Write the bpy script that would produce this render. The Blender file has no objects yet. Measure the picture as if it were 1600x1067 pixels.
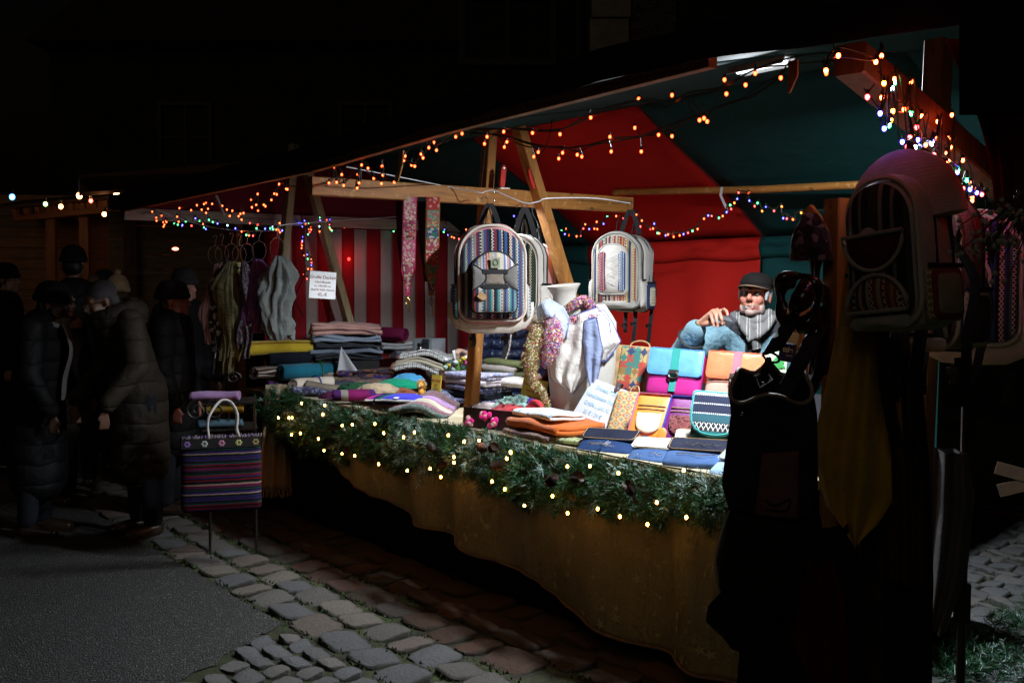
import bpy, bmesh, math, random
from mathutils import Vector, Matrix, Euler, noise
random.seed(7)
SC = bpy.context.scene
COL = SC.collection
V3 = Vector
PI = math.pi
R = math.radians

# ------------------------------------------------------------------ camera
F = 1700.0                       # focal length in pixels of the 1600 px wide photograph
PITCH = math.atan((533.5-449)/F)
CAMZ = 1.6
cam_d = bpy.data.cameras.new('camera'); cam = bpy.data.objects.new('camera', cam_d)
COL.objects.link(cam); SC.camera = cam
cam_d.sensor_width = 36; cam_d.lens = F/1600*36
cam_d.clip_end = 300; cam_d.clip_start = 0.05
cam.location = (0, 0, CAMZ); cam.rotation_euler = (PI/2-PITCH, 0, 0)

# ------------------------------------------------------------------ night sky, exposure
w = bpy.data.worlds.new('World'); SC.world = w; w.use_nodes = True
nt = w.node_tree; bg = nt.nodes['Background']
sky = nt.nodes.new('ShaderNodeTexSky'); sky.sky_type = 'NISHITA'; sky.sun_disc = False
sky.sun_elevation = R(-2); sky.sun_rotation = R(200)
nt.links.new(sky.outputs[0], bg.inputs[0]); bg.inputs[1].default_value = 0.006
sun_d = bpy.data.lights.new('faint_fill_light', 'SUN'); sun_d.energy = .058; sun_d.angle = R(25); sun_d.color = (1, .86, .68)  # added soft fill from behind the camera for the foreground fronts
sun = bpy.data.objects.new('faint_fill_light', sun_d); COL.objects.link(sun); sun.rotation_euler = (R(58), 0, R(-18))
SC.view_settings.view_transform = 'Standard'; SC.view_settings.look = 'None'
SC.view_settings.exposure = 0; SC.view_settings.gamma = 1
try: SC.view_settings.use_curve_mapping = False
except Exception: pass
SC.cycles.max_bounces = 6; SC.cycles.diffuse_bounces = 3; SC.cycles.glossy_bounces = 2
SC.cycles.transmission_bounces = 4; SC.cycles.transparent_max_bounces = 6
SC.cycles.caustics_reflective = False; SC.cycles.caustics_refractive = False
SC.cycles.sample_clamp_indirect = 3.0
SC.cycles.use_denoising = True

# ------------------------------------------------------------------ places
UX = V3((-.5896, .8077, 0)); VX = V3((.8077, .5896, 0)); O0 = V3((.835, 4.3, 0))
SRZ = math.atan2(-.8077, .5896)     # turns local +X to -U (to the right along the counter)
def W(u, v, z=0): return O0 + UX*u + VX*v + V3((0, 0, z))
def ray(px, py):
    x = (px-800)/F; y = -(py-533.5)/F
    c, s = math.cos(PITCH), math.sin(PITCH)
    return V3((x, c + y*s, -s + y*c))
CAM = V3((0, 0, CAMZ))
def at_d(px, py, d):
    r = ray(px, py); return CAM + r*(d/r.y)
def at_v(px, py, v):
    r = ray(px, py); n = VX; t = ((O0-CAM).dot(n) + v)/r.dot(n); return CAM + r*t
def at_u(px, py, u):
    r = ray(px, py); n = UX; t = ((O0-CAM).dot(n) + u)/r.dot(n); return CAM + r*t
def at_z(px, py, z):
    r = ray(px, py); t = (z-CAMZ)/r.z; return CAM + r*t
def uv(p):
    d = p - O0; return d.dot(UX), d.dot(VX), p.z
def MT(loc, rz=0, rx=0, ry=0, s=1):
    return Matrix.LocRotScale(V3(loc), Euler((rx, ry, rz), 'XYZ'), V3((s, s, s)) if not hasattr(s, '__len__') else V3(s))
def SM(loc, rz=0, rx=0, ry=0, s=1):      # axes of the stall: +X along the counter to the right, +Y into the stall
    return Matrix.Translation(V3(loc)) @ Matrix.Rotation(SRZ, 4, 'Z') @ MT((0,0,0), rz, rx, ry, s)

# ------------------------------------------------------------------ mesh builder
class MB:
    def __init__(s): s.v = []; s.f = []; s.m = []; s.mi = 0
    def add(s, vs, fs):
        b = len(s.v); s.v += [tuple(p) for p in vs]
        for f in fs: s.f.append(tuple(b+i for i in f)); s.m.append(s.mi)
        return s
    def mat(s, i): s.mi = i; return s
    def box(s, c, d, M=None, taper=1.0):
        x, y, z = d[0]/2, d[1]/2, d[2]/2
        vs = [V3((sx*x*(taper if sz > 0 else 1), sy*y*(taper if sz > 0 else 1), sz*z)) for sz in (-1, 1) for sy in (-1, 1) for sx in (-1, 1)]
        if M is not None: vs = [M @ p for p in vs]
        vs = [p + V3(c) for p in vs]
        return s.add(vs, [(0,2,3,1),(4,5,7,6),(0,1,5,4),(2,6,7,3),(0,4,6,2),(1,3,7,5)])
    def bar(s, a, b, wd, ht, up=(0,0,1)):      # squared timber from a to b
        a, b = V3(a), V3(b); d = (b-a); L = d.length; d.normalize()
        x = V3(up).cross(d)
        if x.length < 1e-4: x = V3((1,0,0)).cross(d)
        x.normalize(); z = d.cross(x)
        e = min(wd, ht)*.07
        prof = [(-wd/2+e,-ht/2),(wd/2-e,-ht/2),(wd/2,-ht/2+e),(wd/2,ht/2-e),(wd/2-e,ht/2),(-wd/2+e,ht/2),(-wd/2,ht/2-e),(-wd/2,-ht/2+e)]
        vs = [p + x*q[0] + z*q[1] for p in (a, b) for q in prof]
        n = 8
        fs = [(i, (i+1)%n, n+(i+1)%n, n+i) for i in range(n)]
        fs += [tuple(range(n))[::-1], tuple(range(n, 2*n))]
        return s.add(vs, fs)
    def tube(s, pts, r, n=8, closed=False, flat=None, caps=True):
        pts = [V3(p) for p in pts]; N = len(pts)
        rr = r if hasattr(r, '__len__') else [r]*N
        up = None; rings = []
        for i, p in enumerate(pts):
            if closed: d = pts[(i+1)%N]-pts[i-1]
            else: d = pts[min(i+1, N-1)]-pts[max(i-1, 0)]
            if d.length < 1e-9: d = V3((0,0,1))
            d.normalize()
            if up is None:
                up = V3((0,0,1)) if abs(d.z) < .9 else V3((1,0,0))
            x = d.cross(up)
            if x.length < 1e-5: x = d.cross(V3((0,1,0)))
            x.normalize(); up2 = x.cross(d); up = up2
            fl = flat or 1
            rings.append([p + x*math.cos(2*PI*k/n)*rr[i] + up2*math.sin(2*PI*k/n)*rr[i]*fl for k in range(n)])
        vs = [q for rg in rings for q in rg]; fs = []
        for i in range(N if closed else N-1):
            j = (i+1) % N
            for k in range(n): fs.append((i*n+k, j*n+k, j*n+(k+1)%n, i*n+(k+1)%n)[::-1])
        if not closed and caps:
            fs.append(tuple(range(n))); fs.append(tuple(range((N-1)*n, N*n))[::-1])
        return s.add(vs, fs)
    def ribbon(s, pts, wd, side, th=.003):    # flat strap following pts, side = width direction
        sd = V3(side).normalized(); N = len(pts); vs = []
        for i, p in enumerate(pts):
            p = V3(p); d = V3(pts[min(i+1, N-1)])-V3(pts[max(i-1, 0)]); d.normalize()
            nn = d.cross(sd).normalized()
            ws = wd[i] if hasattr(wd, '__len__') else wd
            vs += [p-sd*ws/2-nn*th/2, p+sd*ws/2-nn*th/2, p+sd*ws/2+nn*th/2, p-sd*ws/2+nn*th/2]
        fs = []
        for i in range(N-1):
            for k in range(4): fs.append((4*i+k, 4*i+(k+1)%4, 4*i+4+(k+1)%4, 4*i+4+k))
        fs += [(3,2,1,0), (4*N-4, 4*N-3, 4*N-2, 4*N-1)]
        return s.add(vs, fs)
    def lathe(s, prof, n=16, M=None, c=(0,0,0)):
        vs = []; fs = []
        for (r_, z) in prof:
            for k in range(n):
                p = V3((r_*math.cos(2*PI*k/n), r_*math.sin(2*PI*k/n), z))
                if M is not None: p = M @ p
                vs.append(p+V3(c))
        for i in range(len(prof)-1):
            for k in range(n): fs.append((i*n+k, i*n+(k+1)%n, (i+1)*n+(k+1)%n, (i+1)*n+k))
        fs += [tuple(range(n))[::-1], tuple(range((len(prof)-1)*n, len(prof)*n))]
        return s.add(vs, fs)
    def grid(s, fn, nu, nv, flip=False, closeu=False):
        vs = [fn(i/nu, j/nv) for j in range(nv+1) for i in range(nu+1)]
        fs = []
        for j in range(nv):
            for i in range(nu):
                a = j*(nu+1)+i; q = (a, a+1, a+nu+2, a+nu+1)
                fs.append(q[::-1] if flip else q)
        return s.add(vs, fs)
    def ell(s, c, r, M=None, nu=12, nv=8, fn=None):
        vs = []; fs = []
        for j in range(1, nv):
            t = PI*j/nv
            for k in range(nu):
                a = 2*PI*k/nu
                p = V3((math.sin(t)*math.cos(a), math.sin(t)*math.sin(a), math.cos(t)))
                if fn: p = p*fn(p)
                p = V3((p.x*r[0], p.y*r[1], p.z*r[2]))
                if M is not None: p = M @ p
                vs.append(p+V3(c))
        for sg in (1, -1):
            p = V3((0,0,sg*(fn(V3((0,0,sg))) if fn else 1)*r[2]))
            if M is not None: p = M @ p
            vs.append(p+V3(c))
        for j in range(nv-2):
            for k in range(nu): fs.append((j*nu+k, (j+1)*nu+k, (j+1)*nu+(k+1)%nu, j*nu+(k+1)%nu))
        T = (nv-1)*nu; B = T+1
        for k in range(nu):
            fs.append((T, k, (k+1)%nu)); fs.append((B, (nv-2)*nu+(k+1)%nu, (nv-2)*nu+k))
        return s.add(vs, fs)
    def cap(s, a, b, ra, rb, n=12):
        a, b = V3(a), V3(b); d = b-a; L = d.length
        q = d.to_track_quat('Z', 'Y').to_matrix() if L > 1e-6 else Matrix.Identity(3)
        prof = []
        for i in range(5): t = -PI/2+PI/2*i/4; prof.append((max(ra*math.cos(t), 1e-4), ra*math.sin(t)))
        for i in range(5): t = PI/2*i/4; prof.append((max(rb*math.cos(t), 1e-4), L+rb*math.sin(t)))
        return s.lathe(prof, n, q, a)
    def prism(s, poly, y0, y1, M=None):      # outline in XZ, extruded along Y
        n = len(poly); vs = [V3((x, y0, z)) for x, z in poly]+[V3((x, y1, z)) for x, z in poly]
        if M is not None: vs = [M @ p for p in vs]
        return s.add(vs, [tuple(range(n)), tuple(range(n, 2*n))[::-1]]+[(i, n+i, n+(i+1)%n, (i+1)%n) for i in range(n)])
    def pad(s, outl, d, bulge=.01, bev=.012, M=None, back=True, wob=0, seed=0):   # cushioned slab: outline in XZ, front toward -Y
        n = len(outl); cx = sum(p[0] for p in outl)/n; cz = sum(p[1] for p in outl)/n
        wmin = min(max(p[0] for p in outl)-min(p[0] for p in outl), max(p[1] for p in outl)-min(p[1] for p in outl))/2
        k1 = max(0.5, 1-bev/wmin)
        rings = []
        if back: rings += [(k1*.5, 0), (k1, 0), (1, -bev*.7)]
        else: rings += [(1, 0)]
        rings += [(1, -max(d-bev, d*.5)), ((1+k1)/2+.0, -d+bev*.3), (k1, -d), (k1*.8, -d-bulge*.55), (k1*.5, -d-bulge*.85), (k1*.2, -d-bulge)]
        vs = []
        for k, y in rings:
            for (x, z) in outl:
                p = V3((cx+(x-cx)*k, y, cz+(z-cz)*k))
                if wob:
                    q = p*7+V3((seed, seed*2, 0)); p.y += (noise.noise(q))*wob; p.x += noise.noise(q+V3((9,0,0)))*wob*.6; p.z += noise.noise(q+V3((0,9,0)))*wob*.6
                if M is not None: p = M @ p
                vs.append(p)
        fs = []
        for i in range(len(rings)-1):
            for k in range(n): fs.append((i*n+k, i*n+(k+1)%n, (i+1)*n+(k+1)%n, (i+1)*n+k)[::-1])
        L = (len(rings)-1)*n
        fs.append(tuple(range(L, L+n))[::-1]); fs.append(tuple(range(n)))
        s.add(vs, fs)
        return s
def arch(w, h, rt=None, rb=.02, x0=0, z0=0, n=12, lean=0):     # outline: rounded top, small bottom corners; anticlockwise
    rt = w*.48 if rt is None else rt
    pts = []
    for (cx, cz, r_, a0) in ((w/2-rb, rb, rb, -90), (w/2-rt, h-rt, rt, 0), (-w/2+rt, h-rt, rt, 90), (-w/2+rb, rb, rb, 180)):
        m = 4 if r_ == rb else n
        for i in range(m+1):
            a = R(a0+90*i/m); pts.append((x0+cx+r_*math.cos(a)+lean*(cz+r_*math.sin(a)), z0+cz+r_*math.sin(a)))
    # densify straight runs
    out = []
    for i, p in enumerate(pts):
        q = pts[(i+1) % len(pts)]; L = math.hypot(q[0]-p[0], q[1]-p[1]); out.append(p)
        k = int(L/(max(w, h)/8))
        for j in range(1, k+1): out.append((p[0]+(q[0]-p[0])*j/(k+1), p[1]+(q[1]-p[1])*j/(k+1)))
    return [p for i, p in enumerate(out) if math.hypot(p[0]-out[i-1][0], p[1]-out[i-1][1]) > 1e-5]

def make(name, mb, mats, parent=None, mw=None, smooth=True, ang=40, solid=0, sub=0):
    me = bpy.data.meshes.new(name); me.from_pydata(mb.v, [], mb.f)
    mats = mats if isinstance(mats, (list, tuple)) else [mats]
    for m_ in mats: me.materials.append(m_)
    if len(mats) > 1: me.polygons.foreach_set('material_index', mb.m)
    if smooth:
        me.polygons.foreach_set('use_smooth', [True]*len(me.polygons))
        try: me.set_sharp_from_angle(angle=R(ang))
        except Exception: pass
    me.update()
    o = bpy.data.objects.new(name, me); COL.objects.link(o)
    if parent is not None: o.parent = parent
    if mw is not None: o.matrix_local = mw
    if solid:
        md = o.modifiers.new('thick', 'SOLIDIFY'); md.thickness = solid; md.offset = 0
    if sub:
        md = o.modifiers.new('sub', 'SUBSURF'); md.levels = sub; md.render_levels = sub
    return o
def share(name, src, parent=None, mw=None):
    o = bpy.data.objects.new(name, src.data); COL.objects.link(o)
    if parent is not None: o.parent = parent
    if mw is not None: o.matrix_local = mw
    for md in src.modifiers:
        m2 = o.modifiers.new(md.name, md.type)
        if md.type == 'SOLIDIFY': m2.thickness = md.thickness; m2.offset = md.offset
        if md.type == 'SUBSURF': m2.levels = md.levels; m2.render_levels = md.render_levels
    return o
def tag(o, label, cat, group=None):
    o['label'] = label; o['category'] = cat
    if group: o['group'] = group
    return o
def thing(name, label, cat, mw, group=None):
    o = bpy.data.objects.new(name, None); COL.objects.link(o); o.empty_display_size = .1
    o.matrix_world = mw if isinstance(mw, Matrix) else Matrix.Translation(V3(mw))
    return tag(o, label, cat, group)
def local(o, p): return o.matrix_world.inverted() @ V3(p)
def copy_tree(o, mw, label=None, group=None):
    c = o.copy(); COL.objects.link(c); c.matrix_world = mw
    if label: c['label'] = label
    if group: c['group'] = group
    for ch in list(o.children):
        d = ch.copy(); COL.objects.link(d); d.parent = c
        for g in list(ch.children):
            e = g.copy(); COL.objects.link(e); e.parent = d
    return c
def struct(o): o['kind'] = 'structure'; return o
def bez(pts, n=8):         # smooth curve through points (Catmull-Rom)
    P = [V3(p) for p in pts]; out = []
    for i in range(len(P)-1):
        p0 = P[max(i-1, 0)]; p1 = P[i]; p2 = P[i+1]; p3 = P[min(i+2, len(P)-1)]
        for k in range(n):
            t = k/n
            out.append(.5*((2*p1)+(p2-p0)*t+(2*p0-5*p1+4*p2-p3)*t*t+(3*p1-p0-3*p2+p3)*t*t*t))
    out.append(P[-1]); return out
def text(s, size, mt, parent, mw, name='lettering', align='CENTER', bold=0.0, sp=1.0):
    cu = bpy.data.curves.new('t', 'FONT'); cu.body = s; cu.size = size; cu.align_x = align; cu.align_y = 'CENTER'
    cu.offset = bold; cu.space_line = sp; cu.extrude = .0004
    t = bpy.data.objects.new('t', cu); COL.objects.link(t)
    dg = bpy.context.evaluated_depsgraph_get(); me = bpy.data.meshes.new_from_object(t.evaluated_get(dg))
    bpy.data.objects.remove(t); bpy.data.curves.remove(cu)
    me.materials.clear(); me.materials.append(mt)
    o = bpy.data.objects.new(name, me); COL.objects.link(o); o.parent = parent
    o.matrix_local = mw @ Matrix.Rotation(PI/2, 4, 'X')        # text lies in XZ and faces -Y
    return o

# ------------------------------------------------------------------ materials
class NT:
    def __init__(s, name):
        s.mt = bpy.data.materials.new(name); s.mt.use_nodes = True; s.t = s.mt.node_tree; s.n = s.t.nodes
        s.b = s.n['Principled BSDF']; s.out = s.n['Material Output']
    def lk(s, a, b): s.t.links.new(a, b)
    def new(s, ty, **kw):
        n = s.n.new(ty)
        for k, v in kw.items(): setattr(n, k, v)
        return n
    def put(s, sock, v):
        if hasattr(v, 'is_output') or isinstance(v, bpy.types.NodeSocket): s.lk(v, sock)
        else: sock.default_value = v
    def m(s, op, a, b=None, c=None):
        n = s.new('ShaderNodeMath', operation=op); s.put(n.inputs[0], a)
        if b is not None: s.put(n.inputs[1], b)
        if c is not None: s.put(n.inputs[2], c)
        return n.outputs[0]
    def coord(s, kind='Object'): return s.new('ShaderNodeTexCoord').outputs[kind]
    def xyz(s, vec):
        n = s.new('ShaderNodeSeparateXYZ'); s.lk(vec, n.inputs[0]); return n.outputs
    def comb(s, x, y, z=0.0):
        n = s.new('ShaderNodeCombineXYZ'); s.put(n.inputs[0], x); s.put(n.inputs[1], y); s.put(n.inputs[2], z); return n.outputs[0]
    def noise(s, scale, vec=None, detail=3, rough=.6, dist=0):
        n = s.new('ShaderNodeTexNoise'); n.inputs['Scale'].default_value = scale; n.inputs['Detail'].default_value = detail
        n.inputs['Roughness'].default_value = rough; n.inputs['Distortion'].default_value = dist
        s.lk(vec if vec is not None else s.coord(), n.inputs['Vector']); return n.outputs['Fac']
    def vor(s, scale, vec=None, out='Color', feat='F1'):
        n = s.new('ShaderNodeTexVoronoi', feature=feat); n.inputs['Scale'].default_value = scale
        s.lk(vec if vec is not None else s.coord(), n.inputs['Vector']); return n.outputs[out]
    def white(s, vec):
        n = s.new('ShaderNodeTexWhiteNoise'); n.noise_dimensions = '3D'; s.lk(vec, n.inputs[0]); return n.outputs['Value']
    def ramp(s, fac, stops, interp='LINEAR'):
        n = s.new('ShaderNodeValToRGB'); n.color_ramp.interpolation = interp; e = n.color_ramp.elements
        stops = stops[:32]
        while len(e) < len(stops): e.new(.5)
        for i, (p, c) in enumerate(stops): e[i].position = min(max(p, 0), 1)
        for i, (p, c) in enumerate(stops): e[i].color = (*c, 1) if hasattr(c, '__len__') else (c, c, c, 1)
        s.put(n.inputs[0], fac); return n.outputs[0]
    def mix(s, fac, a, b, mode='MIX'):
        n = s.new('ShaderNodeMix', data_type='RGBA', blend_type=mode); s.put(n.inputs[0], fac)
        for k, v in ((6, a), (7, b)):
            if isinstance(v, bpy.types.NodeSocket): s.lk(v, n.inputs[k])
            else: n.inputs[k].default_value = (*v, 1)
        return n.outputs[2]
    def bump(s, h, st=.3, dist=.002):
        n = s.new('ShaderNodeBump'); n.inputs['Strength'].default_value = st; n.inputs['Distance'].default_value = dist
        s.lk(h, n.inputs['Height']); s.lk(n.outputs[0], s.b.inputs['Normal']); return n
    def fin(s, col=None, rough=.7, metal=0, sheen=0, spec=.5):
        if col is not None:
            if isinstance(col, bpy.types.NodeSocket): s.lk(col, s.b.inputs['Base Color'])
            else: s.b.inputs['Base Color'].default_value = (*col, 1)
        s.put(s.b.inputs['Roughness'], rough); s.b.inputs['Metallic'].default_value = metal
        s.b.inputs['Specular IOR Level'].default_value = spec
        if sheen: s.b.inputs['Sheen Weight'].default_value = sheen
        return s.mt
_cache = {}
def plain(name, col, rough=.75, var=.25, scale=12, bump=.25, bscale=220, metal=0, sheen=0, spec=.4, dist=.0015):
    key = ('p', name)
    if key in _cache: return _cache[key]
    t = NT(name); nf = t.noise(scale, detail=4)
    dark = tuple(c*(1-var) for c in col); lite = tuple(min(1, c*(1+var)) for c in col)
    c = t.ramp(nf, [(.3, dark), (.7, lite)])
    t.bump(t.m('ADD', t.noise(bscale, detail=2), t.m('MULTIPLY', t.noise(scale*2.5), 3.0)), bump, dist)
    _cache[key] = t.fin(c, rough, metal, sheen, spec); return _cache[key]
def cloth(name, col, var=.18, rough=.9, weave=700, fold=.5):
    key = ('c', name)
    if key in _cache: return _cache[key]
    t = NT(name); co = t.coord(); nf = t.noise(9, co, detail=5)
    c = t.ramp(nf, [(.3, tuple(x*(1-var) for x in col)), (.72, tuple(min(1, x*(1+var)) for x in col))])
    x, y, z = t.xyz(co)
    wv = t.m('ADD', t.m('SINE', t.m('MULTIPLY', t.m('ADD', x, y), weave)), t.m('SINE', t.m('MULTIPLY', z, weave)))
    h = t.m('ADD', t.m('MULTIPLY', wv, .05), t.m('ADD', t.m('MULTIPLY', t.noise(22, co, detail=3, dist=.8), 2.2*fold), t.m('MULTIPLY', t.noise(350, co), .3)))
    t.bump(h, .55, .006)
    _cache[key] = t.fin(c, rough, 0, .2 if max(col) > .25 else 0, .15); return _cache[key]
def stripes(name, axis, period, stops, pat=None, patcol=(.85,.8,.7), psc=60, rough=.9, wob=0, soft=False, also=None):
    """woven stripes along an object axis; pat = list of (lo, hi) parts of the period that carry small diamonds"""
    t = NT(name); co = t.coord(); xyz = t.xyz(co)
    ax = xyz['XYZ'.index(axis)]; other = xyz[2] if axis != 'Z' else xyz[0]
    if axis == 'Z': other = t.m('ADD', xyz[0], xyz[1])
    if wob: ax = t.m('ADD', ax, t.m('MULTIPLY', t.m('SUBTRACT', t.noise(25, co), .5), wob))
    q = t.m('FRACT', t.m('ADD', t.m('DIVIDE', ax, period), 10.13))
    c = t.ramp(q, stops, 'LINEAR' if soft else 'CONSTANT')
    if pat:
        a = t.m('ABSOLUTE', t.m('SUBTRACT', t.m('FRACT', t.m('MULTIPLY', other, psc)), .5))
        k = t.m('ABSOLUTE', t.m('SUBTRACT', t.m('FRACT', t.m('MULTIPLY', ax, psc)), .5))
        dm = t.m('LESS_THAN', t.m('ABSOLUTE', t.m('SUBTRACT', t.m('ADD', a, k), .42)), .13)
        st = [(0, 0)]
        for lo, hi in pat: st += [(lo, 1), (hi, 0)]
        msk = t.ramp(q, st, 'CONSTANT')
        c = t.mix(t.m('MULTIPLY', dm, msk), c, patcol)
    if also:
        q2 = t.m('FRACT', t.m('ADD', t.m('DIVIDE', other, also[0]), 10.37))
        c = t.mix(t.ramp(q2, also[1], 'CONSTANT'), c, also[2])
    c = t.mix(.3, c, t.ramp(t.noise(160, co), [(.25, .25), (.75, 1.0)]), 'MULTIPLY')
    t.bump(t.m('ADD', t.noise(500, co), t.m('MULTIPLY', t.noise(20, co), 3)), .4, .004)
    return t.fin(c, rough, 0, 0, .15)
def rstops(cols, n, rnd, lo=.3):
    ws = [rnd.uniform(lo, 1) for _ in range(n)]; S = sum(ws); p = 0; out = []; last = None
    for w_ in ws:
        c = rnd.choice([k for k in cols if k != last]); last = c; out.append((p, c)); p += w_/S
    return out
def emit(name, col, st, core=None):
    """glowing cap: a hot core seen through a coloured frosted rim"""
    t = NT(name)
    e = t.new('ShaderNodeEmission'); e.inputs[0].default_value = (*col, 1); e.inputs[1].default_value = st
    if core is not None:
        lw = t.new('ShaderNodeLayerWeight'); lw.inputs[0].default_value = .5
        f = lw.outputs['Facing']
        t.lk(t.mix(t.ramp(f, [(0, 0), (.3, 1)]), core, col), e.inputs[0])
        t.lk(t.m('MULTIPLY', t.ramp(f, [(0, 1), (.3, .9), (.8, .5), (1, .3)]), st*1.2), e.inputs[1])
    t.lk(e.outputs[0], t.out.inputs[0]); return t.mt
def wood(name, col, dark=None, gr=1, rough=.55, axis=2, wear=None):
    key = ('w', name)
    if key in _cache: return _cache[key]
    dark = dark or tuple(c*.45 for c in col)
    t = NT(name); co = t.coord(); mp = t.new('ShaderNodeMapping'); sc = [30*gr, 30*gr, 30*gr]; sc[axis] = 2.2*gr
    mp.inputs['Scale'].default_value = sc; t.lk(co, mp.inputs[0])
    nf = t.noise(1.0, mp.outputs[0], detail=6, rough=.65, dist=1.2)
    c = t.ramp(nf, [(.3, dark), (.5, col), (.75, tuple(min(1, k*1.25) for k in col))])
    kn = t.m('LESS_THAN', t.vor(5, co, 'Distance'), .08)
    c = t.mix(t.m('MULTIPLY', kn, .7), c, tuple(k*.5 for k in dark))
    if wear is not None:
        c = t.mix(t.ramp(t.noise(28, co, detail=6), [(.60, 0), (.66, .75)]), c, wear)
    t.bump(nf, .35, .002)
    _cache[key] = t.fin(c, rough, 0, 0, .4); return _cache[key]

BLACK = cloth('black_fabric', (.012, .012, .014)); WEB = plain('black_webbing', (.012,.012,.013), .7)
WIRE = plain('dark_green_cable', (.006,.012,.008), .5); CHROME = plain('steel', (.6,.6,.6), .25, .1, metal=1)
PAPER = plain('white_paper', (.82,.84,.85), .6, .02, bump=.03)
TIMB = wood('stall_timber', (.42,.2,.06), wear=(.6,.38,.16))
TIMBX = wood('stall_timber_long', (.42,.2,.06), axis=0, wear=(.6,.38,.16))
PALEW = wood('weathered_timber', (.38,.31,.17), axis=2)
# ================================================================== GROUND
def L(u, v, z=0): return V3((-u, v, z))
def Lp(p): a = uv(p); return V3((-a[0], a[1], a[2]))          # world point -> stall axes
STALL = SM(O0)
# base sheet: soil and moss between the stones
def m_soil():
    t = NT('moss_and_soil'); co = t.coord()
    c = t.ramp(t.noise(9, co, detail=6), [(.35, (.02,.017,.012)), (.5, (.035,.04,.015)), (.65, (.05,.075,.018))])
    t.bump(t.noise(140, co, detail=5), .9, .012); return t.fin(c, .95)
def m_asphalt():
    t = NT('asphalt'); co = t.coord()
    v = t.vor(110, co, 'Distance'); cc = t.vor(110, co, 'Color')
    g = t.ramp(t.xyz(cc)[0], [(0, (.035,.034,.032)), (.72, (.07,.068,.062)), (.9, (.22,.21,.19)), (1, (.42,.41,.38))])
    c = t.mix(t.ramp(t.noise(1.3, co, detail=5), [(.35, .0), (.7, .55)]), g, (.03,.03,.03))
    c = t.mix(t.ramp(v, [(.25, 0), (.5, 1)]), c, (.025,.025,.024))
    c = t.mix(t.m('MULTIPLY', t.m('GREATER_THAN', t.xyz(t.vor(260, co, 'Color'))[1], .965), t.m('LESS_THAN', t.vor(260, co, 'Distance'), .32)), c, (.75,.74,.70))
    t.bump(t.m('ADD', t.m('MULTIPLY', v, -1.2), t.m('MULTIPLY', t.noise(45, co, detail=6), 1.2)), 1.0, .008)
    return t.fin(c, .78, spec=.5)
def m_stone(name, cols, rough=.75):
    t = NT(name); co = t.coord(); info = t.new('ShaderNodeObjectInfo')
    base = t.ramp(info.outputs['Random'], [(i/len(cols), c) for i, c in enumerate(cols)], 'CONSTANT')
    gr = t.ramp(t.noise(60, co, detail=7, rough=.75), [(.3, .45), (.7, 1.0)])
    c = t.mix(.75, base, gr, 'MULTIPLY')
    c = t.mix(t.ramp(t.noise(14, co, detail=5), [(.55, 0), (.75, .5)]), c, (.05,.05,.04))
    gx = t.coord('Generated'); X_, Y_, Z_ = t.xyz(gx)
    ed = t.m('MAXIMUM', t.m('ABSOLUTE', t.m('SUBTRACT', X_, .5)), t.m('ABSOLUTE', t.m('SUBTRACT', Y_, .5)))
    dirt = t.ramp(t.m('ADD', ed, t.m('MULTIPLY', t.m('SUBTRACT', t.noise(7, gx, detail=5), .5), .22)), [(.40, 0), (.49, .8)])
    c = t.mix(dirt, c, (.035,.034,.018))
    t.bump(t.m('ADD', t.m('MULTIPLY', t.noise(9, gx, detail=8, rough=.7), 2.2), t.noise(60, gx, detail=5)), .9, .012)
    return t.fin(c, rough, spec=.45)
SOIL = m_soil(); ASPH = m_asphalt()
STONE = m_stone('sett_stone', [(.21,.19,.16), (.18,.17,.155), (.20,.16,.135), (.16,.15,.135), (.15,.155,.16), (.23,.205,.17)])
GRAN = m_stone('granite_stone', [(.27,.26,.25), (.22,.22,.22), (.30,.28,.26), (.24,.25,.26)])
REDST = m_stone('red_brown_stone', [(.10,.055,.035), (.085,.06,.045), (.12,.06,.04), (.085,.07,.06)])
mb = MB(); mb.add([(-60,-20,.006), (60,-20,.006), (60,90,.006), (-60,90,.006)], [(0,1,2,3)])
struct(make('ground', mb, SOIL, smooth=False))
# asphalt sheet, slightly above: everything in front of v=-1.1 (seen at the left), far end cut where the hut row starts
edge = []
for i in range(240):
    u = 1.76+i*.0875; edge.append(W(u, -1.1+.03*noise.noise(V3((u*3,0,0)))+.02*noise.noise(V3((u*17,3,0))), .012))
c1 = W(1.3, -1.75, .012); c2 = W(1.76, -1.1, .012); rj = random.Random(4)
rag = [c1.lerp(c2, k/14)+V3((rj.gauss(0,.018), rj.gauss(0,.018), 0)) for k in range(1, 14)]
poly = [V3((-60,-20,.012)), V3((-4,-20,.012)), V3((-1.2,2.0,.012)), c1]+rag+edge+[V3((-60, 40,.012))]
mb = MB(); mb.add(poly, [tuple(range(len(poly)))]); struct(make('asphalt_road', mb, ASPH, smooth=False))

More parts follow.
